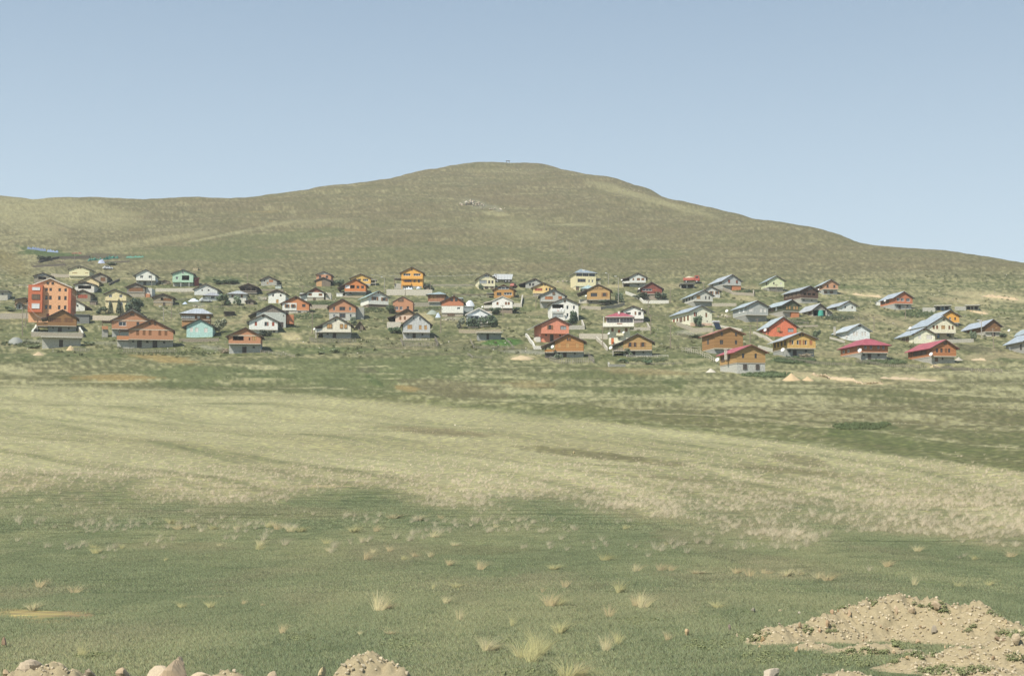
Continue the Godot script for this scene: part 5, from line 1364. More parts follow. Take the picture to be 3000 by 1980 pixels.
func pole(u: float, v: float, vt: float, label: String, lamp := false, ut := -1.0, hex := "#8d8375") -> void:
	var g := on_ground(u, v)
	var top := at_depth(u if ut < 0 else ut, vt, -g.z) - g
	var root := thing("street_lamp" if lamp else "utility_pole", label, "lamp" if lamp else "pole", g, 0.0, "poles in the village")
	var st := new_st()
	bar(st, Vector3(0, -0.5, 0), top, 0.14, 0.09, 7)
	part("pole", st.commit(), mat("board", hex), root)
	if lamp:
		var s2 := new_st()
		bar(s2, top - Vector3(0, 0.2, 0), top + Vector3(-0.8, 0.25, 0.3), 0.04, 0.04, 5)
		part("arm", s2.commit(), mat("paint", "#9a9a98"), root)
		var hd := part("lamp_head", boxmesh(Vector3(-0.38, -0.09, -0.17), Vector3(0.38, 0.09, 0.17)), mat("paint", "#d0d2d2"), root)
		hd.position = top + Vector3(-1.0, 0.26, 0.35)
	else:
		var s2 := new_st()
		bar(s2, top + Vector3(-0.6, -0.35, 0), top + Vector3(0.6, -0.35, 0), 0.06, 0.06, 4)
		part("crossarm", s2.commit(), mat("board", "#7d7468"), root)
		for x in [-0.5, 0.5]:
			var s3 := new_st()
			bar(s3, top + Vector3(x, -0.29, 0), top + Vector3(x, -0.1, 0), 0.05, 0.03, 5)
			part("insulator", s3.commit(), mat("paint", "#6d5a50"), root)

func cable(label: String, a: Vector3, b: Vector3, sag: float, r := 0.03) -> void:
	var st := new_st()
	var prev := Vector3.ZERO
	for i in 13:
		var t := i / 12.0
		var p := (b - a) * t - Vector3(0, sag * 4.0 * t * (1.0 - t), 0)
		if i > 0:
			bar(st, prev, p, r, r, 4)
		prev = p
	var o := solo("cable", st.commit(), mat("paint", "#a9aaa4"), a)
	tag(o, label, "cable")

# --- foliage: many small leaf faces through the crown
var crowns := {}

func leaf(st: SurfaceTool, p: Vector3, n: Vector3, s: float, c: Color) -> void:
	var t := n.cross(Vector3(rng.randf_range(-1, 1), rng.randf_range(-1, 1), rng.randf_range(-1, 1))).normalized()
	var b := n.cross(t)
	st.set_color(c)
	var e := s * rng.randf_range(0.4, 0.7)
	for q in [p - t * s, p + b * e, p + t * s, p - t * s, p + t * s, p - b * e]:
		st.set_normal(n)
		st.set_color(c)
		st.add_vertex(q)

func crown_mesh(kind: String, variant: int) -> ArrayMesh:
	var key := kind + str(variant)
	if crowns.has(key):
		return crowns[key]
	var st := new_st()
	var lumps := []
	for i in 9:
		var a := rng.randf() * TAU
		var rr := rng.randf_range(0.1, 0.34)
		lumps.append([Vector3(cos(a) * rr, rng.randf_range(0.25, 0.8), sin(a) * rr), rng.randf_range(0.13, 0.25)])
	var n := 1100 if kind != "spruce" else 800
	for i in n:
		var p: Vector3
		var nn: Vector3
		var c := 1.0
		if kind == "spruce":
			var y := pow(rng.randf(), 0.8)
			var tier := fmod(y * 9.0, 1.0)
			var r := (1.0 - y) * 0.42 * (1.05 - 0.45 * tier) * sqrt(rng.randf_range(0.15, 1.0)) + 0.015
			var a := rng.randf() * TAU
			p = Vector3(cos(a) * r, 0.06 + y * 0.94 - r * 0.2, sin(a) * r)
			nn = Vector3(cos(a) * 0.5, 1.0, sin(a) * 0.5)
		else:
			var l: Array = lumps[rng.randi() % lumps.size()]
			var d := Vector3(rng.randfn(), rng.randfn(), rng.randfn()).normalized()
			p = l[0] + d * l[1] * pow(rng.randf(), 0.4)
			if kind == "bush":
				p.y = p.y * 0.95 - 0.02
			nn = (d + Vector3(rng.randfn(), rng.randfn(), rng.randfn()) * 0.7)
			p.y = maxf(p.y, 0.02)
		c = rng.randf_range(0.75, 1.25)
		leaf(st, p, nn.normalized(), rng.randf_range(0.045, 0.08), Color(minf(c * 0.95 * rng.randf_range(0.9, 1.1), 1.0), minf(c * 0.95, 1.0), minf(c * 0.95 * rng.randf_range(0.8, 1.1), 1.0)))
	crowns[key] = st.commit()
	return crowns[key]

func tree(kind: String, label: String, u: float, v: float, w: float, h: float, hex := "#5d6f4f") -> void:
	var g := on_ground(u, v)
	var W := px_m(g, w)
	var H := px_m(g, h)
	var root := thing({"bush": "bush", "spruce": "spruce_tree", "tree": "tree"}[kind], label, "bush" if kind == "bush" else "tree", g, rng.randf() * TAU)
	var st := new_st()
	if kind == "bush":
		for i in 4:
			var a := i * TAU / 4 + 0.4
			bar(st, Vector3(cos(a), 0, sin(a)) * W * 0.05 - Vector3(0, 0.2, 0), Vector3(cos(a) * W * 0.25, H * 0.55, sin(a) * W * 0.25), 0.05, 0.02, 5)
	else:
		bar(st, Vector3(0, -0.3, 0), Vector3(0.02 * W, H * 0.85, 0), 0.03 * H, 0.008 * H, 7)
		for i in 5:
			var a := i * 1.3
			bar(st, Vector3(0, H * (0.25 + 0.1 * i), 0), Vector3(cos(a) * W * 0.3, H * (0.45 + 0.09 * i), sin(a) * W * 0.3), 0.012 * H, 0.004 * H, 5)
	part("trunk" if kind != "bush" else "stems", st.commit(), mat("board", "#6f6355"), root)
	var c := part("crown", crown_mesh(kind, rng.randi() % 3), mat("leaf", hex), root)
	c.scale = Vector3(W * 1.2, H, W * 1.2) if kind == "spruce" else Vector3(W * 1.3, H * 1.2, W * 1.3)

# stuff: leafy garden growth over an ellipse of pixels
func garden(label: String, u: float, v: float, ru: float, rv: float, n: int, s: float, hex: String) -> void:
	var pts := []
	for i in n:
		var a := rng.randf() * TAU
		var r := sqrt(rng.randf())
		pts.append(on_ground(u + cos(a) * r * ru, v + sin(a) * r * rv))
	scatter("garden_plants", label, "plants", pts, clump_mesh(), mat("herb", hex), s * 0.6, s * 1.3)

func scatter(called: String, label: String, category: String, pts: Array, m: Mesh, mt: Material, s0: float, s1: float) -> void:
	var mm := MultiMesh.new()
	mm.transform_format = MultiMesh.TRANSFORM_3D
	mm.use_colors = true
	mm.mesh = m
	mm.instance_count = pts.size()
	for i in pts.size():
		var s := rng.randf_range(s0, s1)
		var b := Basis(Vector3.UP, rng.randf() * TAU).scaled(Vector3(s, s * rng.randf_range(0.8, 1.2), s))
		mm.set_instance_transform(i, Transform3D(b, pts[i]))
		var c := rng.randf_range(0.75, 1.2)
		mm.set_instance_color(i, Color(c, c, c))
	var o := MultiMeshInstance3D.new()
	o.name = numbered(called)
	o.multimesh = mm
	o.material_override = mt
	add_child(o)
	tag(o, label, category)
	o.set_meta("kind", "stuff")

func clump_mesh() -> ArrayMesh:
	if crowns.has("clump"):
		return crowns["clump"]
	var st := new_st()
	for i in 46:
		var a := rng.randf() * TAU
		var r := 0.5 * sqrt(rng.randf())
		var p := Vector3(cos(a) * r, rng.randf_range(0.05, 0.75) * (1.0 - r), sin(a) * r)
		var c := rng.randf_range(0.6, 1.0)
		leaf(st, p, (Vector3(cos(a) * 0.6, 1.0, sin(a) * 0.6) + Vector3(rng.randfn(), rng.randfn(), rng.randfn()) * 0.4).normalized(), rng.randf_range(0.1, 0.19), Color(c, c, c * 0.9))
	crowns["clump"] = st.commit()
	return crowns["clump"]

# a rounded heap: earth, sand, a sheet over something
func heap_mesh(rx: float, rz: float, h: float, rough: float, sd: int, nx := 26, nz := 16, peak := 1.3) -> ArrayMesh:
	var n := FastNoiseLite.new()
	n.seed = sd
	n.frequency = 1.1 / maxf(minf(rx, rz), 0.2)
	n.fractal_octaves = 4
	var st := new_st()
	var grid := []
	for j in nz + 1:
		var row := []
		for i in nx + 1:
			var a := i * TAU / nx
			var q := float(j) / nz * 1.12
			var wob := 1.0 + 0.22 * n.get_noise_2d(cos(a) * 1.7 * rx, sin(a) * 1.7 * rx + 9.0)
			var x := cos(a) * rx * q * wob
			var z := sin(a) * rz * q * wob
			var y := h * pow(maxf(1.0 - pow(minf(q, 1.0), peak), 0.0), 1.15)
			y += rough * n.get_noise_2d(x + sd, z) * clampf((1.08 - q) * 4.0, 0.0, 1.0)
			if q > 1.0:
				y = -(q - 1.0) * h * 2.0 - 0.25 * (q - 1.0) / 0.12
			row.append(Vector3(x, y, z))
		grid.append(row)
	st.set_smooth_group(0)
	for j in nz:
		for i in nx:
			for p in [grid[j][i], grid[j + 1][i], grid[j + 1][i + 1], grid[j][i], grid[j + 1][i + 1], grid[j][i + 1]]:
				st.add_vertex(p)
	st.index()
	st.generate_normals()
	return st.commit()

# a long crumpled or heaped strip along the ground
func strip(called: String, label: String, category: String, pts: Array, hpx: float, w: float, m: Array, rag := 0.5) -> void:
	var gs := []
	for p in pts:
		gs.append(on_ground(p[0], p[1]))
	var H := px_m(gs[0], hpx)
	var n := FastNoiseLite.new()
	n.seed = int(pts[0][0])
	n.frequency = 0.35
	n.fractal_octaves = 4
	var rows := []
	for i in gs.size() - 1:
		var a: Vector3 = gs[i]
		var b: Vector3 = gs[i + 1]
		var k := maxi(3, int(a.distance_to(b) / 0.5))
		for j in k + (1 if i == gs.size() - 2 else 0):
			var p := a.lerp(b, float(j) / k)
			var row := []
			var e := minf(1.0, minf(p.distance_to(gs[0]), p.distance_to(gs[-1])) / (w * 0.8) + 0.05)
			for q in 7:
				var t := q / 6.0 * 2.0 - 1.0
				var x := p.x + n.get_noise_2d(p.x * 2.0, q * 9.0) * w * 0.4
				var z := p.z + w * t * (0.6 + 0.7 * absf(n.get_noise_2d(p.x, 50.0)))
				var y := gy(x, z) - 0.12 + e * H * (1.0 - t * t) * (1.0 - rag * 0.5 + rag * 1.6 * n.get_noise_2d(x * 2.2, z * 2.2))
				row.append(Vector3(x, y, z) - gs[0])
			rows.append(row)
	var st := new_st()
	st.set_smooth_group(0)
	for i in rows.size() - 1:
		for q in 6:
			for v in [rows[i][q], rows[i + 1][q], rows[i][q + 1], rows[i][q + 1], rows[i + 1][q], rows[i + 1][q + 1]]:
				st.add_vertex(v)
	st.index()
	st.generate_normals()
	tag(solo(called, st.commit(), mat(m[0], m[1]), gs[0]), label, category)

func heap(called: String, label: String, category: String, u: float, v: float, w: float, h: float, m: Array, rough := 0.15, depth := 0.7, peak := 1.3) -> MeshInstance3D:
	var g := on_ground(u, v)
	var W := px_m(g, w) * 0.5
	var H := px_m(g, h)
	g.z -= W * depth * 0.6
	g.y = gy(g.x, g.z) - 0.1
	var o := solo(called, heap_mesh(W, W * depth, H, H * rough, int(u * 7.0 + v), 26, 14, peak), mat(m[0], m[1]), g)
	tag(o, label, category)
	return o

# --- stones
var rocks := []

func rock_mesh(sd: int, sub := 3) -> ArrayMesh:
	var r := RandomNumberGenerator.new()
	r.seed = sd
	var planes := []
	for i in 8:
		planes.append([Vector3(r.randfn(), r.randfn() * 0.8, r.randfn()).normalized(), r.randf_range(0.3, 0.65)])
	var n := FastNoiseLite.new()
	n.seed = sd
	n.frequency = 1.7
	var st := new_st()
	st.set_smooth_group(-1)
	var k := 4 * sub
	var f := func(a: float, b: float) -> Vector3:
		var d := Vector3(cos(a) * cos(b), sin(b), sin(a) * cos(b))
		var t := 1.0
		for p in planes:
			var q: float = d.dot(p[0])
			if q > 0.05:
				t = minf(t, p[1] / q)
		return d * (t + 0.05 * n.get_noise_3dv(d * 2.0)) * Vector3(1.0, 0.72, 0.85)
	for i in k:
		for j in k / 2:
			var a0 := TAU * i / k
			var a1 := TAU * (i + 1) / k
			var b0 := -PI / 2 + PI * j / (k / 2)
			var b1 := -PI / 2 + PI * (j + 1) / (k / 2)
			if j > 0:
				tri(st, f.call(a0, b0), f.call(a1, b1), f.call(a1, b0))
			if j < k / 2 - 1:
				tri(st, f.call(a0, b0), f.call(a0, b1), f.call(a1, b1))
	return st.commit()

func rock(label: String, u: float, v: float, wpx: float, hpx: float, hex: String, group: String, sink := 0.35, lift := 0.0, hi := false) -> MeshInstance3D:
	if rocks.is_empty():
		for i in 7:
			rocks.append(rock_mesh(100 + i))
	var g := on_ground(u, v)
	g.y += lift
	var W := px_m(g, wpx) * 0.5
	var H := px_m(g, hpx) * 0.72
	var o := solo("rock", rock_mesh(int(u * 3.0 + v), 6) if hi else rocks[rng.randi() % 7], mat("earth", hex), g + Vector3(0, H * (1.0 - sink) - H * 0.15, 0))
	o.scale = Vector3(W, H / 0.72, W * 0.85)
	o.rotation.y = rng.randf() * TAU if not hi else 0.3
	tag(o, label, "rock", group)
	return o

func stone_pile(label: String, u: float, v: float, w: float, h: float, n: int, hex := "#b7b1a3") -> void:
	if rocks.is_empty():
		for i in 7:
			rocks.append(rock_mesh(100 + i))
	var g := on_ground(u, v)
	var root := thing("stone_pile", label, "stones", g)
	var W := px_m(g, w)
	var H := px_m(g, h)
	for i in n:
		var o := part("stone", rocks[rng.randi() % 7], mat("earth", [hex, "#a39d91", "#c6c0b0"][i % 3]), root)
		var x := rng.randf_range(-0.5, 0.5) * W
		var z := rng.randf_range(-0.6, 0.6)
		var s := rng.randf_range(0.22, 0.5) * maxf(H, 0.6)
		o.position = Vector3(x, gy(g.x + x, g.z + z) - g.y + rng.randf_range(0.0, 0.7) * H * (1.0 - absf(x) / W * 1.4), z)
		o.scale = Vector3(s, s * 0.8, s)
		o.rotation.y = rng.randf() * TAU

func wood_pile(label: String, u: float, v: float, w: float, h: float, n: int) -> void:
	var g := on_ground(u, v)
	var root := thing("wood_pile", label, "wood", g)
	var W := px_m(g, w)
	var H := px_m(g, h)
	for i in n:
		var st := new_st()
		var L := rng.randf_range(0.25, 0.5) * W
		bar(st, Vector3(-L / 2, 0, 0), Vector3(L / 2, 0, 0), 0.09, 0.07, 6)
		var o := part("log", st.commit(), mat("board", ["#9a8f7f", "#b7a88f", "#7f7566"][i % 3]), root)
		o.position = Vector3(rng.randf_range(-0.32, 0.32) * W, 0.1 + rng.randf() * H * 0.8, rng.randf_range(-0.5, 0.5))
		o.rotation = Vector3(0, rng.randf_range(-0.5, 0.5), rng.randf_range(-0.35, 0.35))

# --- vehicles
func wheel(parent: Node, p: Vector3, r: float) -> void:
	var st := new_st()
	bar(st, p - Vector3(0, 0, 0.11), p + Vector3(0, 0, 0.11), r, r, 16)
	var w := part("wheel", st.commit(), mat("paint", "#2e2d2c"), parent)
	var s2 := new_st()
	bar(s2, p - Vector3(0, 0, 0.12), p + Vector3(0, 0, 0.12), r * 0.55, r * 0.55, 10)
	part("rim", s2.commit(), mat("paint", "#a9a9a6"), w)

func side_prism(pts: Array, z0: float, z1: float) -> ArrayMesh:
	var st := new_st()
	var poly := PackedVector2Array(pts)
	var ids := Geometry2D.triangulate_polygon(poly)
	for i in range(0, ids.size(), 3):
		var a := poly[ids[i]]
		var b := poly[ids[i + 1]]
		var c := poly[ids[i + 2]]
		if (b - a).cross(c - a) < 0.0:
			var sw := b
			b = c
			c = sw
		tri(st, v3(a, z1), v3(b, z1), v3(c, z1))
		tri(st, v3(a, z0), v3(c, z0), v3(b, z0))
	for i in poly.size():
		var a := poly[i]
		var b := poly[(i + 1) % poly.size()]
		quad(st, v3(a, z0), v3(b, z0), v3(b, z1), v3(a, z1))
	return st.commit()

func car(label: String, u: float, v: float, turn: float, hex: String) -> void:
	var g := on_ground(u, v)
	var t := thing("parked_car", label, "car", g, atan2(-g.x, -g.z) + turn)
	part("body", side_prism([Vector2(-2.0, 0.28), Vector2(2.0, 0.28), Vector2(2.05, 0.7), Vector2(1.85, 0.88), Vector2(-1.95, 0.95), Vector2(-2.05, 0.6)], -0.82, 0.82), mat("paint", hex), t)
	part("cabin", side_prism([Vector2(-1.8, 0.951), Vector2(1.0, 0.921), Vector2(0.45, 1.42), Vector2(-1.3, 1.45)], -0.7, 0.7), mat("paint", hex), t)
	part("side_window", boxmesh(Vector3(-1.25, 1.0, 0.701), Vector3(0.45, 1.34, 0.715)), mat("glass", "#2c3236"), t)
	var ws := part("windscreen", boxmesh(Vector3(-0.02, -0.28, -0.62), Vector3(0.02, 0.28, 0.62)), mat("glass", "#2c3236"), t)
	ws.position = Vector3(0.78, 1.17, 0)
	ws.rotation.z = 0.83
	for x in [-1.25, 1.3]:
		for z in [-0.72, 0.72]:
			wheel(t, Vector3(x, 0.3, z), 0.31)
	part("headlight", boxmesh(Vector3(2.0, 0.6, 0.45), Vector3(2.06, 0.74, 0.75)), mat("glass", "#c9cdd0"), t)
	part("headlight", boxmesh(Vector3(2.0, 0.6, -0.75), Vector3(2.06, 0.74, -0.45)), mat("glass", "#c9cdd0"), t)

func truck(label: String, u: float, v: float, turn: float, cabc: String, bedc: String, tanker: bool, L: float) -> void:
	var g := on_ground(u, v)
	var t := thing("truck", label, "truck", g, atan2(-g.x, -g.z) + turn)
	part("chassis", boxmesh(Vector3(-L / 2, 0.7, -0.5), Vector3(L / 2, 0.95, 0.5)), mat("paint", "#4a4846"), t)
	var cx := L / 2 if tanker else -L / 2
	var sgn := signf(cx)
	var c := part("cab", side_prism([Vector2(0, 0.75), Vector2(1.9, 0.75), Vector2(1.9, 1.7), Vector2(1.6, 2.75), Vector2(0, 2.8)] if sgn > 0 else [Vector2(-1.9, 0.75), Vector2(0, 0.75), Vector2(0, 2.8), Vector2(-1.6, 2.75), Vector2(-1.9, 1.7)], -1.15, 1.15), mat("paint", cabc), t)
	c.position.x = cx - sgn * 1.9
	part("side_window", boxmesh(Vector3(0.35, 1.75, 1.151) if sgn > 0 else Vector3(-1.4, 1.75, 1.151), Vector3(1.4, 2.45, 1.17) if sgn > 0 else Vector3(-0.35, 2.45, 1.17)), mat("glass", "#2c3236"), c)
	if tanker:
		part("bed", boxmesh(Vector3(-L / 2, 0.96, -1.2), Vector3(L / 2 - 2.0, 2.0, 1.2)), mat("paint", bedc), t)
		part("load", heap_mesh((L - 2.2) * 0.48, 1.1, 0.7, 0.1, 5), mat("cloth", "#c9bda0"), t).position = Vector3(-1.0, 2.0, 0)
	else:
		part("tipper_body", side_prism([Vector2(-L / 2 + 2.1, 1.15), Vector2(L / 2 - 0.2, 1.15), Vector2(L / 2 + 0.3, 3.25), Vector2(-L / 2 + 1.0, 3.25), Vector2(-L / 2 + 1.0, 3.05), Vector2(-L / 2 + 2.1, 2.95)], -1.22, 1.22), mat("paint", bedc), t)
		for i in 5:
			var x := -L / 2 + 2.6 + i * (L - 3.4) / 4.0
			part("rib", boxmesh(Vector3(x, 1.2, 1.221), Vector3(x + 0.14, 3.1, 1.3)), mat("paint", "#cfd3d6"), t)
	for x in ([-L / 2 + 1.0, -L / 2 + 2.3, L / 2 - 2.6, L / 2 - 1.3] if not tanker else [-L / 2 + 1.2, L / 2 - 1.1]):
		for z in [-1.0, 1.0]:
			wheel(t, Vector3(x, 0.5, z), 0.52)

func build_village_things() -> void:
	build_right()
	var cl := ["concrete", "#b9b3a6"]
	var stn := ["stone", "#aaa499"]
	wall("long grey concrete wall left of the tall block", [[-20, 934], [88, 933]], 16, ["concrete", "#a9a498"])
	wall("stone yard wall with pale coping round the brown chalet", [[104, 965], [92, 986], [240, 989], [231, 972]], 13, stn, "#d2cdbf")
	wall("tan concrete wall below the two spruces", [[272, 938], [356, 939]], 14, ["concrete", "#b3a896"])
	wall("pale concrete terrace wall below the mint green house", [[456, 854], [490, 854], [568, 853]], 9, cl)
	wall("long pale concrete wall below the bright orange house", [[1133, 865], [1266, 866]], 18, ["concrete", "#bfb8aa"])
	wall("concrete terrace wall left of the pink house", [[1135, 961], [1174, 961]], 18, cl)
	wall("rubble terrace wall below the white house with round bushes", [[1346, 975], [1467, 974]], 10, ["stone", "#b8ad98"])
	wall("angled concrete wall right of the plain white house", [[1503, 898], [1527, 898], [1531, 873]], 10, cl)
	wall("concrete wall under the round tree of the tall white house", [[1664, 965], [1711, 965], [1705, 948]], 12, cl)
	wall("white angled wall left of the coral house", [[1541, 986], [1566, 1023], [1586, 1023]], 9, ["concrete", "#cbc8bf"])
	wall("long panelled concrete wall left of the red hip-roofed house", [[1699, 992], [1781, 993]], 15, ["concrete", "#b6b0a2"])
	wall("sloping concrete wall running down to the tan plank house", [[1748, 995], [1779, 1027]], 9, cl)
	wall("curved rubble wall below the picture-window timber house", [[1705, 906], [1760, 908], [1800, 903], [1829, 896]], 10, stn)
	wall("white wall stepping down before the dark red gabled house", [[1834, 861], [1860, 871], [1885, 888], [1960, 888]], 8, ["concrete", "#cfcac0"])
	wall("rubble wall before the white house with mauve base", [[1848, 968], [1904, 968], [1897, 954]], 9, ["stone", "#b8b4ab"])
	wall("rubble garden wall below the grey house with orange brick cellar", [[2120, 850], [2146, 863], [2209, 867], [2208, 857]], 8, stn)
	wall("pale broken stone wall right of the long pale grey house", [[2088, 897], [2158, 897]], 9, ["stone", "#b7b2a6"])
	wall("stone wall under the long cream house with pink plinth", [[1984, 953], [2031, 973], [2090, 972]], 12, ["stone", "#aca79b"])
	wall("low wall running right from the long cream house", [[2090, 955], [2174, 970]], 7, cl)
	wall("low pale wall below the orange-red crescent house", [[2209, 978], [2265, 1007]], 7, cl)
	wall("long concrete wall below the large cream house", [[2741, 1007], [2853, 1003]], 11, cl)
	wall("grey retaining wall beside the left bank store", [[2706, 913], [2741, 913]], 12, ["concrete", "#adaba2"])
	wall("grey retaining wall beside the right bank store", [[2801, 909], [2831, 909]], 11, ["concrete", "#adaba2"])
	wall("low wall left of the blue-white house", [[2434, 993], [2474, 1004]], 6, cl)
	wall("low concrete trough in the grass below the tan plank house", [[1783, 1068], [1785, 1074], [1832, 1074]], 7, ["concrete", "#a9a699"])
	wall("block wall left of the ochre house", [[2224, 1020], [2266, 1031]], 8, ["concrete", "#bab7ad"])
	wall("long low stone wall right of the orange-red crescent house", [[2332, 959], [2397, 957]], 5, stn)
	wall("stone terrace wall right of the half white half brick house", [[905, 904], [960, 904]], 11, stn)
	wall("stone wall below the deep orange house", [[1006, 871], [1064, 872]], 5, ["stone", "#a9a18f"])
	wall("stone wall left of the brown house with teal hipped roof", [[1214, 898], [1257, 898]], 12, ["stone", "#b3ae9f"])
	wall("rubble wall in front of the turquoise house", [[525, 1001], [640, 999]], 9, ["stone", "#8f8a7e"])
	wall("ruined dark sheepfold wall on the left", [[97, 784], [150, 780], [190, 778]], 6, ["stone", "#77706a"], "", "fold_wall", 0.8)
	wall("ruined dark sheepfold wall above the other", [[113, 770], [170, 757], [262, 755]], 6, ["stone", "#5f5a55"], "", "fold_wall", 0.8)
	wall("low fold wall with pale top beside the blue-white sheet", [[306, 770], [378, 767]], 4, ["stone", "#6f6a62"], "", "fold_wall", 0.8)
	wall("long dark stone terrace wall below the orange upper houses", [[1330, 864], [1440, 864]], 3, ["stone", "#7d7568"], "", "yard_wall", 0.5)
	wall("thin stone wall along the upper lane left of the cream house", [[1270, 836], [1390, 835]], 3, ["stone", "#a8a396"])
	wall("stone wall below the stone barn and patched house row", [[752, 852], [830, 853]], 5, ["stone", "#8f897d"])
	wall("wall stepping up between the white shutter house and its shed", [[150, 810], [205, 812]], 9, ["stone", "#a5a095"])
	wall("dark stone revetment beside the stone shed", [[318, 836], [348, 822]], 6, ["stone", "#6e695f"])

	fence("grey paling fence before the wide brick house", [[360, 1033], [515, 1034]], 12, "pale", "#8d897e")
	fence("weathered picket fence before the cream house with pale shutters", [[906, 1000], [922, 1004], [1041, 1004]], 14, "pale", "#8e8a81")
	fence("paling fence round the garden of the light grey house", [[1173, 1000], [1180, 1015], [1283, 1016], [1273, 997]], 14, "pale", "#8b877f")
	fence("white picket row at the foot of the light grey house", [[1181, 998], [1259, 998]], 7, "pale", "#c3c2ba")
	fence("tall weathered palings below the orange timber house", [[1611, 1058], [1640, 1065], [1741, 1064], [1724, 1049]], 15, "pale", "#93908a")
	fence("rail fence round the bright green garden plot", [[1377, 998], [1389, 1022], [1506, 1023], [1480, 996]], 7, "rail", "#8c887f")
	fence("rail fence below the hipped tin roof and lilac bush", [[607, 904], [750, 904]], 8, "rail", "#8a867d")
	fence("sagging rail fence right of the cream-board brick house", [[762, 1033], [862, 1048]], 9, "rail", "#99958c")
	fence("white rail fence before the tan plank house", [[1836, 1047], [1958, 1047]], 7, "rail", "#d0cec6")
	fence("low garden rail below the white rail fence", [[1836, 1067], [2000, 1067]], 6, "rail", "#89857c")
	fence("pale metal railing running down to the crimson-roofed house", [[2010, 1031], [2099, 1064]], 13, "rail", "#b9b5aa")
	fence("pale railing platform beside the two-storey timber house", [[1999, 1032], [2053, 1029]], 14, "rail", "#bdb9ae")
	fence("grey brushwood fence below the ochre house garden", [[2290, 1052], [2390, 1068], [2495, 1072]], 9, "pale", "#857f74")
	fence("grey brushwood fence below the hipped brick house", [[2510, 1062], [2600, 1076], [2716, 1079]], 10, "pale", "#827d73")
	fence("brushwood fence below the crimson-roofed porch house", [[2735, 1076], [2850, 1088], [2935, 1090]], 9, "pale", "#857f75")
	fence("leaning posts at the end of the lowest brushwood fence", [[2850, 1089], [2938, 1090]], 11, "post", "#aaa598")
	fence("short posts below the upper brick house", [[2425, 873], [2492, 876]], 7, "post", "#9d998f")
	fence("leaning garden posts right of the small white house", [[2490, 937], [2562, 940]], 8, "post", "#9a968c")
	fence("small hurdle pen in the grass below the bright green plot", [[1370, 1040], [1384, 1050], [1440, 1051]], 7, "rail", "#8f8b82")
	fence("grey hurdle beside the sand heap under the concrete basement", [[214, 1031], [259, 1031]], 13, "pale", "#8b8983")
	fence("wire fence posts along the garden above the tin barn", [[2655, 931], [2725, 930]], 8, "post", "#9b978d")
	fence("garden palings below the white red-shutter house", [[758, 996], [818, 997]], 9, "pale", "#77726a")
	fence("short paling garden fence below the grey brick-cellar house", [[2085, 850], [2120, 852]], 6, "pale", "#8c877c")
	fence("palings at the pale green house's foot", [[2236, 850], [2300, 858]], 7, "pale", "#8f8b80")
	fence("pale rails left of the tall orange block", [[38, 838], [84, 839]], 5, "rail", "#aaa79d")
	fence("grey rails below the concrete terrace of the mint house", [[522, 862], [570, 864]], 8, "rail", "#8d897f")
	fence("rails between the boxy white house and the narrow brick house", [[876, 842], [926, 843]], 7, "rail", "#88847a")
	fence("broken palings above the stone barn with lattice window", [[505, 880], [560, 879]], 6, "pale", "#8a857b")
	fence("rails beside the garden of the brown teal-roofed house", [[1240, 912], [1290, 913]], 6, "rail", "#8d887d")
	fence("palings round the bed below the dark green timber house", [[2300, 942], [2370, 950]], 7, "pale", "#8b867b")
	fence("rails along the lane above the grey deep-recess house", [[1520, 872], [1580, 873]], 6, "rail", "#8f8b81")
	fence("old rails in front of the round-bush white house", [[1350, 962], [1400, 963]], 6, "rail", "#8a857b")

	for p in [
		[64, 984, 898, 64, "utility pole in the grass below the tall orange block"],
		[72, 958, 884, 79, "leaning utility pole beside the tall block's red bay"],
		[914.5, 977, 913, 914, "pale utility pole between the sandy yard and the cream house"],
		[1261, 860, 826, 1261, "utility pole at the end of the long wall under the bright orange house"],
		[1187, 872, 842, 1187, "utility pole in front of the long wall under the bright orange house"],
		[1291, 976, 903, 1291, "utility pole beside the light grey gabled house"],
		[1474, 930, 893, 1472, "utility pole before the plain white house's pinkish base"],
		[1570, 905, 858, 1570, "utility pole left of the grey house with the deep recess"],
		[1899, 925, 878, 1900, "utility pole below the white wall of the dark red gabled house"],
		[1907, 980, 922, 1907, "utility pole right of the white house with mauve base"],
		[1766, 1018, 956, 1766, "utility pole beside the sloping concrete wall"],
		[1965, 1020, 950, 1965, "utility pole alone in the grass right of the tan plank house"],
		[1964, 888, 842, 1964, "utility pole between the dark red house and the concrete shelter"],
		[2062, 890, 826, 2062, "utility pole before the long pale grey house"],
		[2198, 1005, 951, 2199, "utility pole between the brown two-storey and orange-red houses"],
		[2220, 969, 932, 2219, "utility pole by the grey house with white closed windows"],
		[2562, 964, 927, 2562, "utility pole behind the blue-white house"],
		[2654, 934, 896, 2654, "utility pole in the garden of the brick house on the bank"],
		[2914, 1021, 961, 2910, "pale leaning pole in front of the long brown plank house"],
		[501, 932, 884, 501, "utility pole below the small stone barn"],
		[217, 770, 741, 217, "pole beside the upper sheepfold"],
		[886, 856, 836, 886, "utility pole behind the white red-gabled house"],
		[725, 832, 802, 724, "slender pole above the dark open-fronted barn"],
		[1595, 673, 640, 1596, "highest thin pole on the bare hillside"],
		[1628, 702, 670, 1631, "second thin pole down the bare hillside"],
		[1668, 746, 708, 1668, "third thin pole down the bare hillside"],
		[1706, 783, 742, 1706, "lowest thin hillside pole above the tall cream house"],
		[2275, 855, 832, 2275, "utility pole at the foot of the pale green house"],
		[1653, 880, 842, 1652, "utility pole behind the tall white house with loggias"],
		[1401, 936, 905, 1401, "pole in the yard of the white porch house"],
	]:
		pole(p[0], p[1], p[2], p[4], false, p[3])
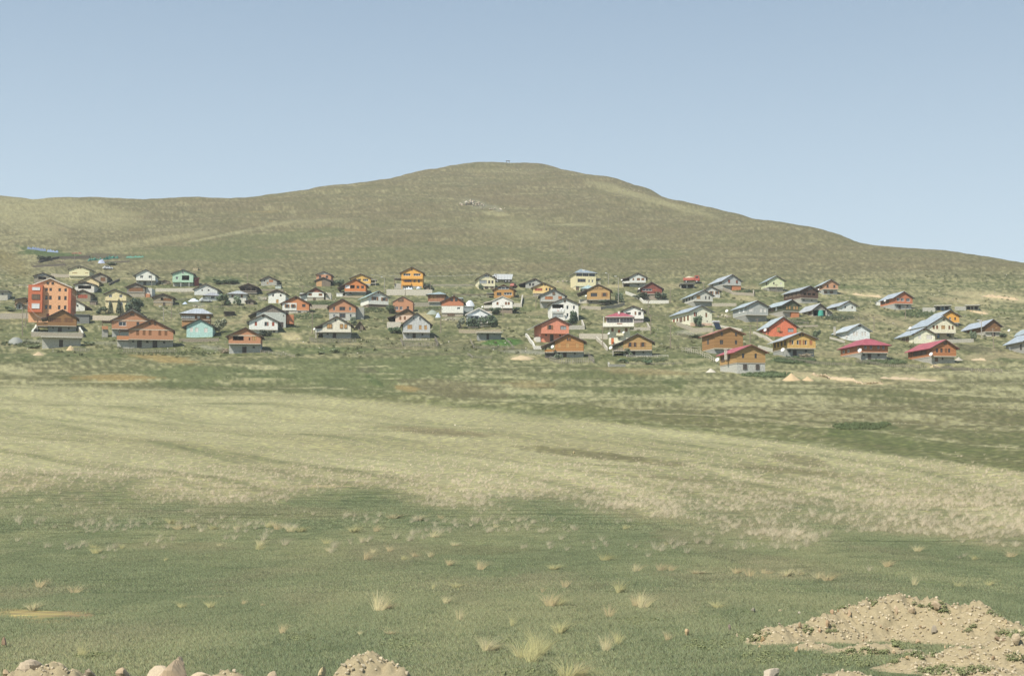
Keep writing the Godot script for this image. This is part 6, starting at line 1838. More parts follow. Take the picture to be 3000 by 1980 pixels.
	for p in [[1126, 856, 814, "street lamp left of the bright orange house"], [1812, 896, 812, "tall street lamp above the curved rubble wall"], [1783, 833, 802, "street lamp right of the tall cream house"], [2877, 991, 941, "street lamp before the long brown plank house"], [478, 941, 900, "street lamp on the slope above the wide brick house"], [443, 838, 800, "street lamp in front of the white house with grey ground floor"]]:
		pole(p[0], p[1], p[2], p[3], true, -1.0, "#a3a19a")
	cable("thin pale cable behind the bright orange house", at_depth(1085, 805.5, 545), at_depth(1405, 803, 545), 0.7, 0.05)
	cable("sagging cable from the street lamp to the hipped house", at_depth(478, 902, 440), at_depth(531, 917, 425), 0.9, 0.03)
	cable("cable from the leaning pole to the brown chalet", at_depth(78, 888, 430), at_depth(122, 931, 415), 1.0, 0.03)

	tree("spruce", "young spruce before the cream two-storey house, the slimmer one", 321, 918, 24, 40, "#56614f")
	tree("spruce", "young spruce before the cream two-storey house, the fuller one", 346, 919, 27, 43, "#525d4a")
	tree("tree", "broad dark tree right of the cream two-storey house", 396, 919, 52, 44, "#4f5e4a")
	tree("bush", "dark shrub left of the cream two-storey house", 297, 920, 30, 22, "#5a6850")
	tree("bush", "lilac bush in front of the hipped tin roof", 653, 896, 34, 34, "#5a6b50")
	tree("tree", "small pale tree before the whitewashed hipped house", 693, 894, 24, 27, "#75846a")
	tree("bush", "long dark scrub above the long white house, its left half", 640, 832, 40, 14, "#566649")
	tree("bush", "long dark scrub above the long white house, its right half", 672, 832, 44, 17, "#566649")
	tree("bush", "grey-green bush right of the narrow brick house", 990, 836, 30, 20, "#5b6a52")
	tree("bush", "bush below the unfinished brick house", 1143, 920, 28, 26, "#56654c")
	tree("tree", "small tree between the cream and arched brick houses", 1034, 952, 18, 24, "#6a7660")
	tree("bush", "leafy bush hiding the white porch house, left one", 1385, 961, 34, 30, "#566650")
	tree("bush", "leafy bush hiding the white porch house, middle one", 1409, 961, 32, 33, "#5d6d57")
	tree("tree", "leafy round bush right of the white porch house", 1439, 958, 34, 36, "#51624b")
	tree("bush", "tall grey shrub left of the white porch house", 1350, 963, 24, 32, "#6c7263")
	tree("bush", "bush under the plain white house's left corner", 1451, 922, 32, 22, "#586750")
	tree("bush", "bush under the plain white house's right corner", 1512, 917, 24, 17, "#5a6850")
	tree("tree", "small round tree before the cream house by the dump truck", 1408, 849, 15, 18, "#5d6b54")
	tree("tree", "dense round tree beside the tall white house", 1681, 956, 31, 42, "#4c5e4b")
	tree("tree", "round bush tree right of the picture-window house", 1814, 886, 27, 27, "#5f6e57")
	tree("bush", "garden bushes before the dark red gable, left clump", 1884, 877, 44, 22, "#5a6453")
	tree("bush", "garden bushes before the dark red gable, right clump", 1937, 878, 34, 24, "#556350")
	tree("bush", "shrub under the tan plank house's porch", 1838, 1044, 26, 24, "#748069")
	tree("bush", "low dark bush below the tan plank house, left one", 1826, 1063, 28, 12, "#6f8565")
	tree("bush", "low dark bush below the tan plank house, right one", 1896, 1067, 26, 12, "#6a8060")
	tree("tree", "small tree behind the red hip-roofed house", 1862, 945, 17, 22, "#55634e")
	tree("tree", "round clipped tree before the long cream house", 2047, 957, 24, 32, "#53664c")
	tree("tree", "small tree left of the long brown plank house", 2855, 998, 20, 27, "#6b775f")
	tree("bush", "bush right of the long brown plank house", 2941, 988, 22, 15, "#5d6a54")
	tree("bush", "bush by the blue basement door", 2785, 994, 20, 13, "#57654f")
	tree("bush", "bush between orange-red and ochre houses", 2282, 982, 34, 13, "#4f5f47")
	tree("tree", "tree behind the ochre house's right corner", 2392, 990, 22, 22, "#58664d")
	tree("bush", "small bush by the rubble garden wall", 2194, 858, 14, 10, "#55634c")
	tree("tree", "pale tree before the large pale grey house", 797, 946, 40, 34, "#7b8474")
	tree("tree", "dry shrubby tree right of the turquoise house", 640, 975, 34, 40, "#7c7f66")
	tree("bush", "shrub before the white red-shutter house", 778, 985, 34, 20, "#5b6356")
	tree("bush", "shrub left of the light grey house", 1155, 976, 34, 22, "#566b4c")
	tree("bush", "shrub at the palings of the orange timber house", 1634, 1052, 24, 16, "#7a8672")
	tree("bush", "dark thicket below the curved rubble wall house", 1772, 893, 40, 14, "#55604c")
	tree("bush", "shrub by the long grey concrete wall", 28, 912, 40, 14, "#7d8a6c")
	tree("bush", "dark bush beside the upper sheepfold", 130, 765, 40, 16, "#56604a")
	tree("bush", "dark nettle bank right of the sheepfold", 330, 777, 30, 8, "#7b866a")
	tree("bush", "shrub by the bright orange house's wall", 1258, 850, 26, 16, "#5f6857")
	tree("bush", "shrub below the concrete basement, left clump", 95, 1020, 40, 11, "#8a9474")
	tree("bush", "shrub right of the concrete basement", 258, 1012, 30, 12, "#86906f")
	tree("bush", "small dark bushes on the track below the village", 978, 1033, 26, 10, "#8b9573")
	tree("bush", "low shrubs on the grassy bank below the cream house", 940, 1036, 30, 6, "#8b9573")
	tree("bush", "shrub in the stony gully right of the long cream house", 2035, 990, 34, 10, "#868c70")

	garden("dark leafy vegetable bed below the ochre house", 2330, 1056, 60, 9, 260, 0.75, "#6a8163")
	garden("leafy vegetable bed below the crimson-roofed house", 2250, 1099, 78, 7, 260, 0.7, "#748a6c")
	garden("green vegetable bed below the hipped brick house", 2590, 1062, 70, 7, 200, 0.7, "#74886a")
	garden("leafy bed below the tin barn", 2455, 932, 50, 8, 160, 0.7, "#68796a")
	garden("leafy bed right of the brick house on the bank", 2690, 918, 48, 11, 200, 0.75, "#748a6c")
	garden("leafy bed below the dark green timber house", 2340, 944, 36, 7, 120, 0.7, "#6f8268")
	garden("nettle patch in the meadow below the village", 2520, 1250, 78, 10, 420, 0.36, "#6f8262")
	garden("leafy growth in the meadow right of the nettle patch", 2595, 1243, 16, 4, 60, 0.33, "#6f8262")
	garden("potato bed beside the half white half brick house", 900, 928, 48, 8, 200, 0.65, "#7a8f70")
	garden("leafy bed below the white red-gabled house", 930, 889, 45, 5, 140, 0.65, "#74886a")
	garden("leafy bed by the brown teal-roofed house", 1270, 905, 26, 5, 100, 0.6, "#7b8d72")
	garden("leafy bed beside the white teal-roofed house", 1095, 908, 30, 7, 120, 0.65, "#6e8066")
	garden("leafy bed below the pale green upper house", 2190, 853, 40, 5, 100, 0.6, "#6e8163")
	garden("weeds in the palings before the tan plank house", 1900, 1056, 60, 5, 140, 0.6, "#76866c")
	garden("nettles along the lowest stone wall on the left", 500, 1036, 140, 5, 220, 0.5, "#7a8667")
	garden("weeds round the stony yard on the far left", 60, 1008, 60, 8, 160, 0.6, "#6b7a5c")
	garden("weeds on the slope before the wide-window white house", 100, 890, 60, 6, 160, 0.6, "#64745a")

	strip("tarp_cover", "long blue plastic sheet along the hillside fold", "tarp", [[78, 728], [104, 731], [134, 736]], 8, 0.7, ["cloth", "#5a6d8e"])
	strip("tarp_cover", "blue plastic sheet with pale tears, right end of the fold", "tarp", [[136, 737], [169, 740]], 8, 0.8, ["cloth", "#6f84a6"])
	strip("net_cover", "green netting over bales, left length", "net", [[256, 764], [298, 762]], 9, 0.9, ["cloth", "#4a8a72"], 0.8)
	strip("net_cover", "green netting over bales, middle length", "net", [[300, 761], [347, 756]], 9, 0.9, ["cloth", "#4f9279"], 0.8)
	strip("net_cover", "green netting over bales, detached right length", "net", [[368, 754], [421, 752]], 6, 0.8, ["cloth", "#52987f"], 0.8)
	heap("tarp_cover", "blue-white sheet over a stack below the green netting", "tarp", 295, 771, 20, 11, ["cloth", "#a9b4cf"], 0.3, 0.5, 2.5)
	strip("rust_heap", "low rust-red heap beside the hillside fold", "heap", [[207, 743], [238, 744]], 5, 0.8, ["earth", "#84513f"], 0.8)
	var scrub := []
	for i in 4200:
		var u := rng.randf_range(-30, 3030)
		var v := rng.randf_range(800, 1050)
		var zz := 560.0 - (v - 800.0) * 0.9
		if n_mid.get_noise_2d(u * 0.12, v * 0.5) + n_big.get_noise_2d(u * 0.3, v * 1.2) < 0.28:
			continue
		scrub.append(on_ground(u, v))
	scatter("wild_scrub", "low weeds and nettles growing wild between the houses", "weeds", scrub, clump_mesh(), mat("herb", "#767c58"), 0.4, 1.2)
	var bits := []
	for i in 1500:
		bits.append(on_ground(rng.randf_range(-20, 3020), rng.randf_range(800, 1035)) - Vector3(0, 0.03, 0))
	scatter("loose_stones", "pale loose stones strewn over the village slope", "stones", bits, rock_mesh(117), mat("clod", "#b4ad9d"), 0.08, 0.35)

	heap("tarp_cover", "white sheet over a mound on a grey shed base", "tarp", 1376, 897, 30, 17, ["cloth", "#d3dae2"], 0.15, 0.7, 2.4)
	heap("tarp_cover", "bluish-white sheet draped on the slope", "tarp", 1283, 930, 18, 15, ["cloth", "#b9c8d8"], 0.3, 0.5, 1.6)
	heap("hay_cover", "grey-green covered hay mound by the sandy lane", "heap", 1266, 921, 36, 13, ["cloth", "#8f9a8c"], 0.12, 0.7, 1.5)
	heap("tarp_cover", "white sheet on the grass above the hipped brown house", "tarp", 565, 883, 34, 10, ["cloth", "#d0dae4"], 0.2, 0.5, 1.3)
	heap("tarp_cover", "small blue sheet left of the white sheet", "tarp", 540, 891, 16, 7, ["cloth", "#aebfd6"], 0.2, 0.6, 1.8)
	strip("tarp_cover", "white bags under the bright orange house, left pile", "tarp", [[1182, 847], [1208, 847]], 8, 0.6, ["cloth", "#ccd8e4"], 0.8)
	heap("tarp_cover", "white bags under the bright orange house, right pile", "tarp", 1225, 846, 14, 7, ["cloth", "#ccd8e4"], 0.3, 0.4, 2.2)
	heap("hay_mound", "grey covered dome at the far left roadside", "heap", 41, 1006, 46, 16, ["cloth", "#8d9189"], 0.06, 0.8, 2.2)
	heap("sand_heap", "orange sand cone right of the vegetable bed, the larger", "heap", 2322, 1114, 54, 22, ["earth", "#c4ad86"], 0.06, 0.9, 1.0)
	heap("sand_heap", "orange sand cone right of the vegetable bed, the smaller", "heap", 2369, 1115, 38, 13, ["earth", "#c4ad86"], 0.06, 0.9, 1.0)
	strip("sand_heap", "long pale spoil bank below the ochre garden", "heap", [[2378, 1098], [2430, 1108], [2500, 1114], [2590, 1125]], 9, 1.8, ["earth", "#bfae8e"], 0.7)
	strip("sand_heap", "long pale spoil bank below the hipped brick house", "heap", [[2578, 1107], [2640, 1111], [2690, 1113], [2755, 1117]], 8, 1.8, ["earth", "#bcab8c"], 0.7)
	heap("sand_heap", "small tan heap below the crimson porch house", "heap", 2742, 1075, 34, 9, ["earth", "#cbb48a"], 0.2, 0.6, 1.2)
	heap("gravel_heap", "grey gravel heap right of the crimson porch house", "heap", 2812, 1056, 26, 11, ["earth", "#b3b0a6"], 0.1, 0.8, 1.1)
	strip("sand_heap", "tan heap on the bank right of the crimson porch house", "heap", [[2848, 1054], [2868, 1054], [2892, 1056]], 9, 1.4, ["earth", "#bcac8c"], 0.5)
	heap("gravel_heap", "pale gravel heap left of the crimson-roofed house", "heap", 2084, 1092, 34, 13, ["earth", "#c9c5ba"], 0.1, 0.7, 1.2)
	heap("sand_heap", "tan sand heap below the white angled wall", "heap", 1530, 1053, 70, 11, ["earth", "#bfae8c"], 0.25, 0.6, 1.4)
	heap("sand_heap", "tan heap beside the hurdle under the concrete basement", "heap", 203, 1027, 26, 16, ["earth", "#c2ae86"], 0.1, 0.8, 1.5)
	heap("sand_heap", "low tan heap in the grass at the far left", "heap", 109, 1041, 36, 11, ["earth", "#bba988"], 0.12, 0.7, 1.3)
	strip("sand_heap", "tan bank behind the bank stores", "heap", [[2880, 868], [2930, 872], [2990, 879]], 8, 2.4, ["earth", "#bfab88"], 0.7)
	strip("sand_heap", "tan spoil below the right bank store", "heap", [[2842, 912], [2870, 917], [2898, 919]], 7, 1.6, ["earth", "#c0ad8a"], 0.7)
	strip("sand_heap", "tan spoil bank above the small white house", "heap", [[2497, 862], [2540, 867], [2585, 871]], 6, 1.8, ["earth", "#bdac8a"], 0.7)
	stone_pile("pile of pale stones left of the boxy white house", 771, 880, 26, 12, 14)
	stone_pile("pile of pale rubble by the dish mast", 2122, 930, 38, 12, 16, "#bfb9a4")
	stone_pile("row of pale stones above the dark gully", 2005, 981, 100, 7, 22, "#c4c0b4")
	stone_pile("pale rubble left of the tall cream house", 1652, 827, 40, 9, 16)
	stone_pile("pale rubble above the pale hipped roof", 580, 900, 42, 9, 16)
	stone_pile("rubble below the whitewashed brick-gabled house", 1316, 938, 44, 9, 16, "#c0baab")
	stone_pile("scattered stones by the far left yard", 95, 1004, 40, 7, 10)
	stone_pile("row of stones before the orange timber house", 1600, 1036, 110, 5, 22, "#c9c4b8")
	stone_pile("pale stones below the dark red house's wall", 1912, 898, 26, 6, 9)
	wood_pile("tangled woodpile left of the cream-board brick house", 658, 1035, 40, 16, 18)
	wood_pile("stack of timber before the ochre house", 2360, 1049, 44, 14, 18)
	wood_pile("scattered planks in the upper sheepfold", 165, 768, 60, 4, 10)
	wood_pile("timber stack left of the mint green house", 488, 834, 34, 10, 12)
	truck("white tipper truck parked beside the cream attic-window house", 1470, 828, 0.05, "#dfe2e4", "#d6dbdf", false, 8.2)
	truck("red flatbed truck on the lane above the concrete shelter", 2027, 829, -0.1, "#a8402f", "#b0503a", true, 6.4)
	car("white parked car below the sheepfold", 314, 789, 0.2, "#dcdedd")
	car("white parked car half hidden by bushes", 601, 885, 0.3, "#d6dad9")
	car("small red tractor-like car by the timber house roof", 1505, 842, 1.2, "#9c4a3e")

func build_hill_things() -> void:
	var g := on_ground(1488, 483)
	var t := thing("summit_frame", "small timber frame standing on the bare summit", "frame", g)
	for x in [-1.1, 1.1]:
		for z in [-0.8, 0.8]:
			var st := new_st()
			bar(st, Vector3(x, -1.0, z), Vector3(x * 0.95, 2.9, z * 0.95), 0.13, 0.12, 5)
			part("post", st.commit(), mat("board", "#6c645a"), t)
	part("top", boxmesh(Vector3(-1.5, 2.9, -1.0), Vector3(1.5, 3.12, 1.0)), mat("board", "#6f685e"), t)
	var k := 0
	for c in [[1375, 600, 60, 22, 16], [1402, 604, 40, 14, 10], [1452, 614, 34, 12, 9], [1476, 611, 10, 5, 4], [1410, 612, 12, 6, 4]]:
		stone_pile(["large grey rock outcrop on the hillside", "grey rocks right of the large outcrop", "pale rock outcrop above the straw scar", "single grey boulders right of the outcrops", "small rocks below the large outcrop"][k], c[0], c[1], c[2], c[3], c[4], "#a89d8a")
		k += 1
	stone_pile("dark rocks breaking the right skyline", 1622, 488, 40, 4, 8, "#8d877d")
	stone_pile("low rocks along the right shoulder of the summit", 1800, 530, 60, 4, 10, "#8d877d")
	stone_pile("pale stones scattered below the summit", 1500, 500, 120, 5, 14, "#b8b2a6")
	stone_pile("rocky scar on the right shoulder", 1840, 560, 70, 8, 12, "#b0a996")
	house("stone_hut", "pale ruined stone hut above the mint green house", 564, 578, 793, 793, 784, 782, 2, ["stone", "#b8ac8c"], STONE, {"roof": "flat", "D": 3.0, "rt": 0.1, "of": 0.1, "rc": "#a39a80"})

# --- foreground: spoil mounds, stones, tufts
var bumps := []

func add_bump(u: float, v: float, rx: float, rz: float, h: float) -> void:
	var g := on_ground(u, v)
	bumps.append([g.x, -g.z, rx, rz, h])

func mound_h(x: float, z: float) -> float:
	var m := -0.1
	var s := 0.0
	for b in bumps:
		var dx: float = (x - b[0]) / b[2]
		var dz: float = (z - b[1]) / b[3]
		var q := dx * dx + dz * dz
		if q < 4.0:
			s += b[4] * exp(-q * 1.1)
	var r := n_fine.get_noise_2d(x * 2.0 + 7.0, z * 2.0) * 0.08 + n_fine.get_noise_2d(x * 7.0, z * 7.0 + 30.0) * 0.07 + n_fine.get_noise_2d(x * 19.0, z * 19.0) * 0.035
	return m + s * (1.0 + r) + 0.6 * r * minf(s * 4.0, 1.0)

func on_mound(u: float, v: float) -> Vector3:
	var r := ray(u, v)
	var z := 16.3
	while z < 140.0:
		var x := r.x * z
		if ground(x, z) + (maxf(mound_h(x, z), 0.0) if z < 28.0 else 0.0) >= CAM_Y + r.y * z:
			break
		z += 0.055 if z < 28.0 else 0.2
	return Vector3(r.x * z, ground(r.x * z, z) + maxf(mound_h(r.x * z, z), 0.0), -z)

func mound_sheet(called: String, label: String, x0: float, x1: float, z0: float, z1: float, step: float, hex: String) -> void:
	var nx := int((x1 - x0) / step)
	var nz := int((z1 - z0) / step)
	var st := new_st()
	st.set_smooth_group(0)
	var ok := PackedByteArray()
	ok.resize((nx + 1) * (nz + 1))
	var vs := PackedVector3Array()
	vs.resize((nx + 1) * (nz + 1))
	for j in nz + 1:
		for i in nx + 1:
			var x := x0 + i * step
			var z := z0 + j * step
			var m := mound_h(x, z)
			ok[j * (nx + 1) + i] = 1 if m > -0.045 else 0
			vs[j * (nx + 1) + i] = Vector3(x, ground(x, z) + m, -z)
	for j in nz:
		for i in nx:
			var a := j * (nx + 1) + i
			var b := a + nx + 1
			if ok[a] + ok[a + 1] + ok[b] + ok[b + 1] == 0:
				continue
			for q in [a, b, a + 1, a + 1, b, b + 1]:
				st.add_vertex(vs[q])
	st.index()
	st.generate_normals()
	var o := solo(called, st.commit(), mat("soil", hex))
	tag(o, label, "mound")

func tuft_mesh(sd: int, blades: int, w: float, lean: float, spread: float) -> ArrayMesh:
	var r := RandomNumberGenerator.new()
	r.seed = sd
	var st := new_st()
	for i in blades:
		var a := r.randf() * TAU
		var rad := sqrt(r.randf())
		var base := Vector3(cos(a), 0, sin(a)) * rad * 0.14
		var h := r.randf_range(0.35, 1.0)
		var out := Vector3(cos(a), 0, sin(a)) * rad * spread * h + Vector3(lean * h * r.randf_range(0.3, 1.2), 0, 0)
		var side := Vector3(-sin(a + r.randf()), 0, cos(a + r.randf())).normalized()
		if side.x < 0.0:
			side = -side
		side = (side + Vector3(0.6, 0, 0)).normalized()
		var c := r.randf_range(0.62, 1.0)
		var col := Color(c, c * r.randf_range(0.93, 1.0), c * r.randf_range(0.82, 1.0))
		var p0 := base - Vector3(0, 0.05, 0)
		var p1 := base + out * 0.38 + Vector3(0, h * 0.6, 0)
		var p2 := base + out + Vector3(0, h, 0)
		var n := (Vector3(0, 1.0, 0.25) + out * 0.35).normalized()
		for q in [p0 - side * w, p1 + side * w, p0 + side * w, p0 - side * w, p1 - side * w, p1 + side * w, p1 - side * w, p2, p1 + side * w]:
			st.set_color(col)
			st.set_normal(n)
			st.add_vertex(q)
	return st.commit()

func turf_mesh(sd: int, blades: int, size: float, h: float, w: float) -> ArrayMesh:
	var r := RandomNumberGenerator.new()
	r.seed = sd
	var st := new_st()
	for i in blades:
		var p := Vector3(r.randf_range(-0.5, 0.5) * size, -0.01, r.randf_range(-0.5, 0.5) * size)
		var a := r.randf() * TAU
		var t := Vector3(cos(a), 0, sin(a))
		var side := Vector3(1, 0, r.randf_range(-0.7, 0.7)).normalized() * w * r.randf_range(0.6, 1.3)
		var hh := h * r.randf_range(0.35, 1.1)
		var tip := p + t * hh * r.randf_range(0.2, 0.9) + Vector3(0, hh, 0)
		var c := r.randf_range(0.42, 1.0)
		var dryness := r.randf()
		var col := Color(c * (0.86 + 0.14 * dryness), c * (0.98 - 0.06 * dryness), c * (0.9 - 0.2 * r.randf()))
		var n := (Vector3(0, 1.0, 0.15) + t * 0.25).normalized()
		for q in [p - side, tip, p + side]:
			st.set_color(col)
			st.set_normal(n)
			st.add_vertex(q)
	return st.commit()

func grass_mat(called: String) -> StandardMaterial3D:
	var m := StandardMaterial3D.new()
	m.resource_name = called
	m.vertex_color_use_as_albedo = true
	m.roughness = 0.8
	m.metallic_specular = 0.2
	m.backlight_enabled = true
	m.backlight = Color(0.4, 0.4, 0.25)
	return m

func build_foreground() -> void:
	var soil := StandardMaterial3D.new()
	soil.resource_name = "soil"
	soil.albedo_texture = make_tex("earth")
	soil.uv1_triplanar = true
	soil.uv1_world_triplanar = true
	soil.uv1_scale = Vector3.ONE * 0.8
	soil.albedo_color = Color.html("#d0c5a6")
	soil.roughness = 1.0
	soil.metallic_specular = 0.1
	mats["soil#b59a74"] = soil
	for b in [[2690, 1868, 1.15, 0.7, 0.5], [2540, 1868, 0.85, 0.55, 0.36], [2400, 1876, 0.7, 0.5, 0.34], [2270, 1884, 0.5, 0.4, 0.27], [2800, 1880, 0.6, 0.65, 0.28], [2895, 1880, 0.4, 0.55, 0.32], [3010, 1895, 0.8, 0.7, 0.32], [2730, 1960, 0.9, 0.5, 0.24], [2960, 1960, 0.8, 0.6, 0.18], [2560, 1915, 1.0, 0.5, 0.15], [2880, 1990, 0.9, 0.4, 0.2], [3100, 1960, 0.9, 0.6, 0.26], [2480, 1985, 0.5, 0.25, 0.12], [2380, 1900, 0.6, 0.3, 0.1]]:
		add_bump(b[0], b[1], b[2], b[3], b[4] + 0.06)
	mound_sheet("earth_mound", "long tan spoil mound with stones and weeds in the near turf", 2.4, 11.0, 16.5, 27.0, 0.035, "#b59a74")
	var keep := bumps.duplicate()
	bumps = []
	for b in [[1080, 2018, 0.42, 0.4, 0.44], [1015, 2030, 0.3, 0.35, 0.2], [1160, 2030, 0.3, 0.3, 0.25]]:
		add_bump(b[0], b[1], b[2], b[3], b[4] + 0.06)
	mound_sheet("earth_mound", "small brown earth heap at the roadside", -4.0, -0.6, 15.5, 20.0, 0.03, "#b59a74")
	keep.append_array(bumps)
	bumps = []
	for b in [[60, 2020, 0.5, 0.4, 0.22], [180, 2015, 0.5, 0.4, 0.22], [300, 2040, 0.4, 0.3, 0.16], [600, 2030, 0.5, 0.3, 0.2], [690, 2030, 0.3, 0.3, 0.14]]:
		add_bump(b[0], b[1], b[2], b[3], b[4] + 0.05)
	mound_sheet("earth_mound", "low tan rubble bank under the pale boulders", -9.0, -2.6, 15.5, 20.0, 0.035, "#b59a74")
	bumps.append_array(keep)
	var near := "boulders along the roadside"
	for q in [["layered grey boulder at the left corner", 72, 2006, 118, 66, "#b6a890"], ["broad pale boulder beside the layered one", 158, 2004, 96, 62, "#bfb094"], ["small round stone perched on the layered boulder", 72, 1966, 30, 26, "#a3937c"], ["low tan stone at the left picture corner", 22, 1998, 66, 36, "#b5a07e"], ["small grey stone right of the broad boulder", 258, 1995, 44, 36, "#a79a85"], ["wedge-shaped tan stone between the boulders", 364, 1998, 66, 38, "#b3a084"],
			["tall angular boulder with brown face", 512, 2018, 112, 100, "#ac9a80"], ["pale slab leaning on the tall angular boulder", 478, 2016, 96, 68, "#c2b49b"], ["flat pale stone right of the angular boulder", 600, 2000, 90, 30, "#c3b497"], ["half-buried pale stone at the bottom edge", 802, 2000, 44, 30, "#b8a98d"], ["cream stone at the foot of the brown heap", 940, 1990, 40, 36, "#c9b78f"],
			["white boulder at the bottom edge before the mound", 2258, 1996, 68, 46, "#bdb3a2"], ["small pale stone right of the white boulder", 2345, 1996, 30, 18, "#b9ab92"], ["brown stone in the grass at the left picture edge", 10, 1896, 36, 33, "#a98d74"], ["tan stone alone in the grass left of the mound", 2012, 1862, 27, 19, "#c7ae86"], ["upright grey stone in the weeds left of the mound", 2139, 1850, 18, 20, "#8b8077"],
			["grey stone half sunk left of the mound crest", 2208, 1794, 28, 13, "#97937f"], ["flat pale slab behind the mound's left end", 2286, 1792, 23, 8, "#c6b793"], ["flat pale slab on the mound's left end", 2343, 1799, 32, 9, "#b9b3a0"], ["small pale stone below the upright grey stone", 2160, 1868, 12, 14, "#b5a68c"]]:
		var o := rock(q[0], q[1], q[2], q[3], q[4], q[5], near, 0.3, 0.0, q[3] > 40)
		o.set_meta("category", "rock")
	var clods := []
	for i in 2100:
		var u := rng.randf_range(2180, 3060)
		var v := rng.randf_range(1720, 1995)
		var g := on_mound(u, v)
		if mound_h(g.x, -g.z) > 0.02:
			clods.append(g)
	for i in 380:
		var g := on_mound(rng.randf_range(-20, 1240), rng.randf_range(1920, 1990))
		if mound_h(g.x, -g.z) > 0.01:
			clods.append(g)
	scatter("earth_clods", "crumbly clods and gravel strewn over the spoil mounds", "clods", clods, rocks[1], mat("clod", "#bcad8e"), 0.008, 0.05)
	var mound_stones := [[2740, 1790, 36, 20, "#b5a48a"], [2670, 1798, 27, 15, "#b9a88d"], [2630, 1800, 15, 19, "#c4ad90"], [2738, 1862, 33, 27, "#a1998a"], [2490, 1808, 17, 17, "#c0a98a"], [2476, 1807, 9, 8, "#c8b699"], [2582, 1838, 21, 9, "#b29c7d"], [2621, 1916, 19, 15, "#c0ac8a"], [2922, 1882, 30, 14, "#8c7763"], [2942, 1880, 14, 9, "#8c7763"], [2978, 1900, 52, 26, "#b7a78c"], [2994, 1858, 32, 12, "#cdbd9a"], [2690, 1887, 32, 13, "#b39d7e"], [2425, 1846, 22, 22, "#b29878"], [2402, 1865, 18, 14, "#b89c7b"],
		[2440, 1800, 14, 10, "#ab9275"], [2456, 1796, 12, 10, "#b49578"], [2540, 1870, 12, 7, "#a88f70"], [2850, 1800, 14, 12, "#a8987c"], [2835, 1795, 10, 14, "#b5a688"], [2345, 1852, 18, 14, "#b99f7c"], [2235, 1882, 24, 14, "#b8996f"], [2335, 1910, 22, 15, "#b3956d"], [2228, 1900, 12, 10, "#b59b76"], [2770, 1905, 14, 8, "#bca883"], [2845, 1928, 16, 10, "#9b866c"], [2700, 1850, 16, 9, "#b19a79"], [2530, 1880, 10, 6, "#bda27e"], [2600, 1850, 10, 6, "#a58d6f"], [2760, 1830, 16, 8, "#b8a07c"], [2820, 1860, 12, 7, "#b9a27e"], [2910, 1935, 20, 10, "#a08a6e"], [2660, 1930, 14, 8, "#b89f78"], [2950, 1830, 14, 9, "#b9a580"], [2990, 1935, 22, 10, "#c2ac86"]]
	for q in mound_stones:
		var g := on_mound(q[0], q[1])
		var g0 := on_ground(q[0], q[1])
		var o := rock("tan stone lying on the long spoil mound", q[0], q[1], q[2], q[3], q[4], "stones on the spoil mound", 0.3)
		o.position += g - g0
		o.set_meta("category", "stone")
	for q in [["tan boulder alone in the far dry meadow", 1681, 1328, 12, 6, "#cdb78d"], ["white stone in the dry meadow", 1333, 1247, 10, 4, "#c9c1ad"], ["white stone beside the tiny plants in the meadow", 1340, 1296, 6, 3, "#d4cbb5"]]:
		rock(q[0], q[1], q[2], q[3], q[4], q[5], "stones in the far meadow")
	# litter
	for q in [["white plastic scrap lying in the turf on the left", 317, 1699, 26, 7], ["white paper scrap lying in the middle turf", 947, 1690, 15, 5], ["pale wood splinter lying in the turf", 703, 1891, 18, 6], ["white sheet scrap below the nettle patch", 2464, 1264, 20, 3]]:
		heap("litter_scrap", q[0], "litter", q[1], q[2], q[3], q[4] * 0.6, ["cloth", "#dcd8c8"], 0.6, 0.35, 1.5)
	# tufts one can count
	var pale := grass_mat("straw_blades")
	pale.albedo_color = Color(0.8, 0.78, 0.63)
	var shades := [pale]
	for c in [Color(0.74, 0.74, 0.56), Color(0.76, 0.72, 0.58)]:
		var m := grass_mat("straw_blades")
		m.albedo_color = c
		shades.append(m)
	var variants := []
	for i in 9:
		variants.append(tuft_mesh(200 + i, 80 + 15 * i, 0.0042, [0.1, 0.35, 0.6][i % 3], [0.8, 1.1, 1.35][i / 3]))
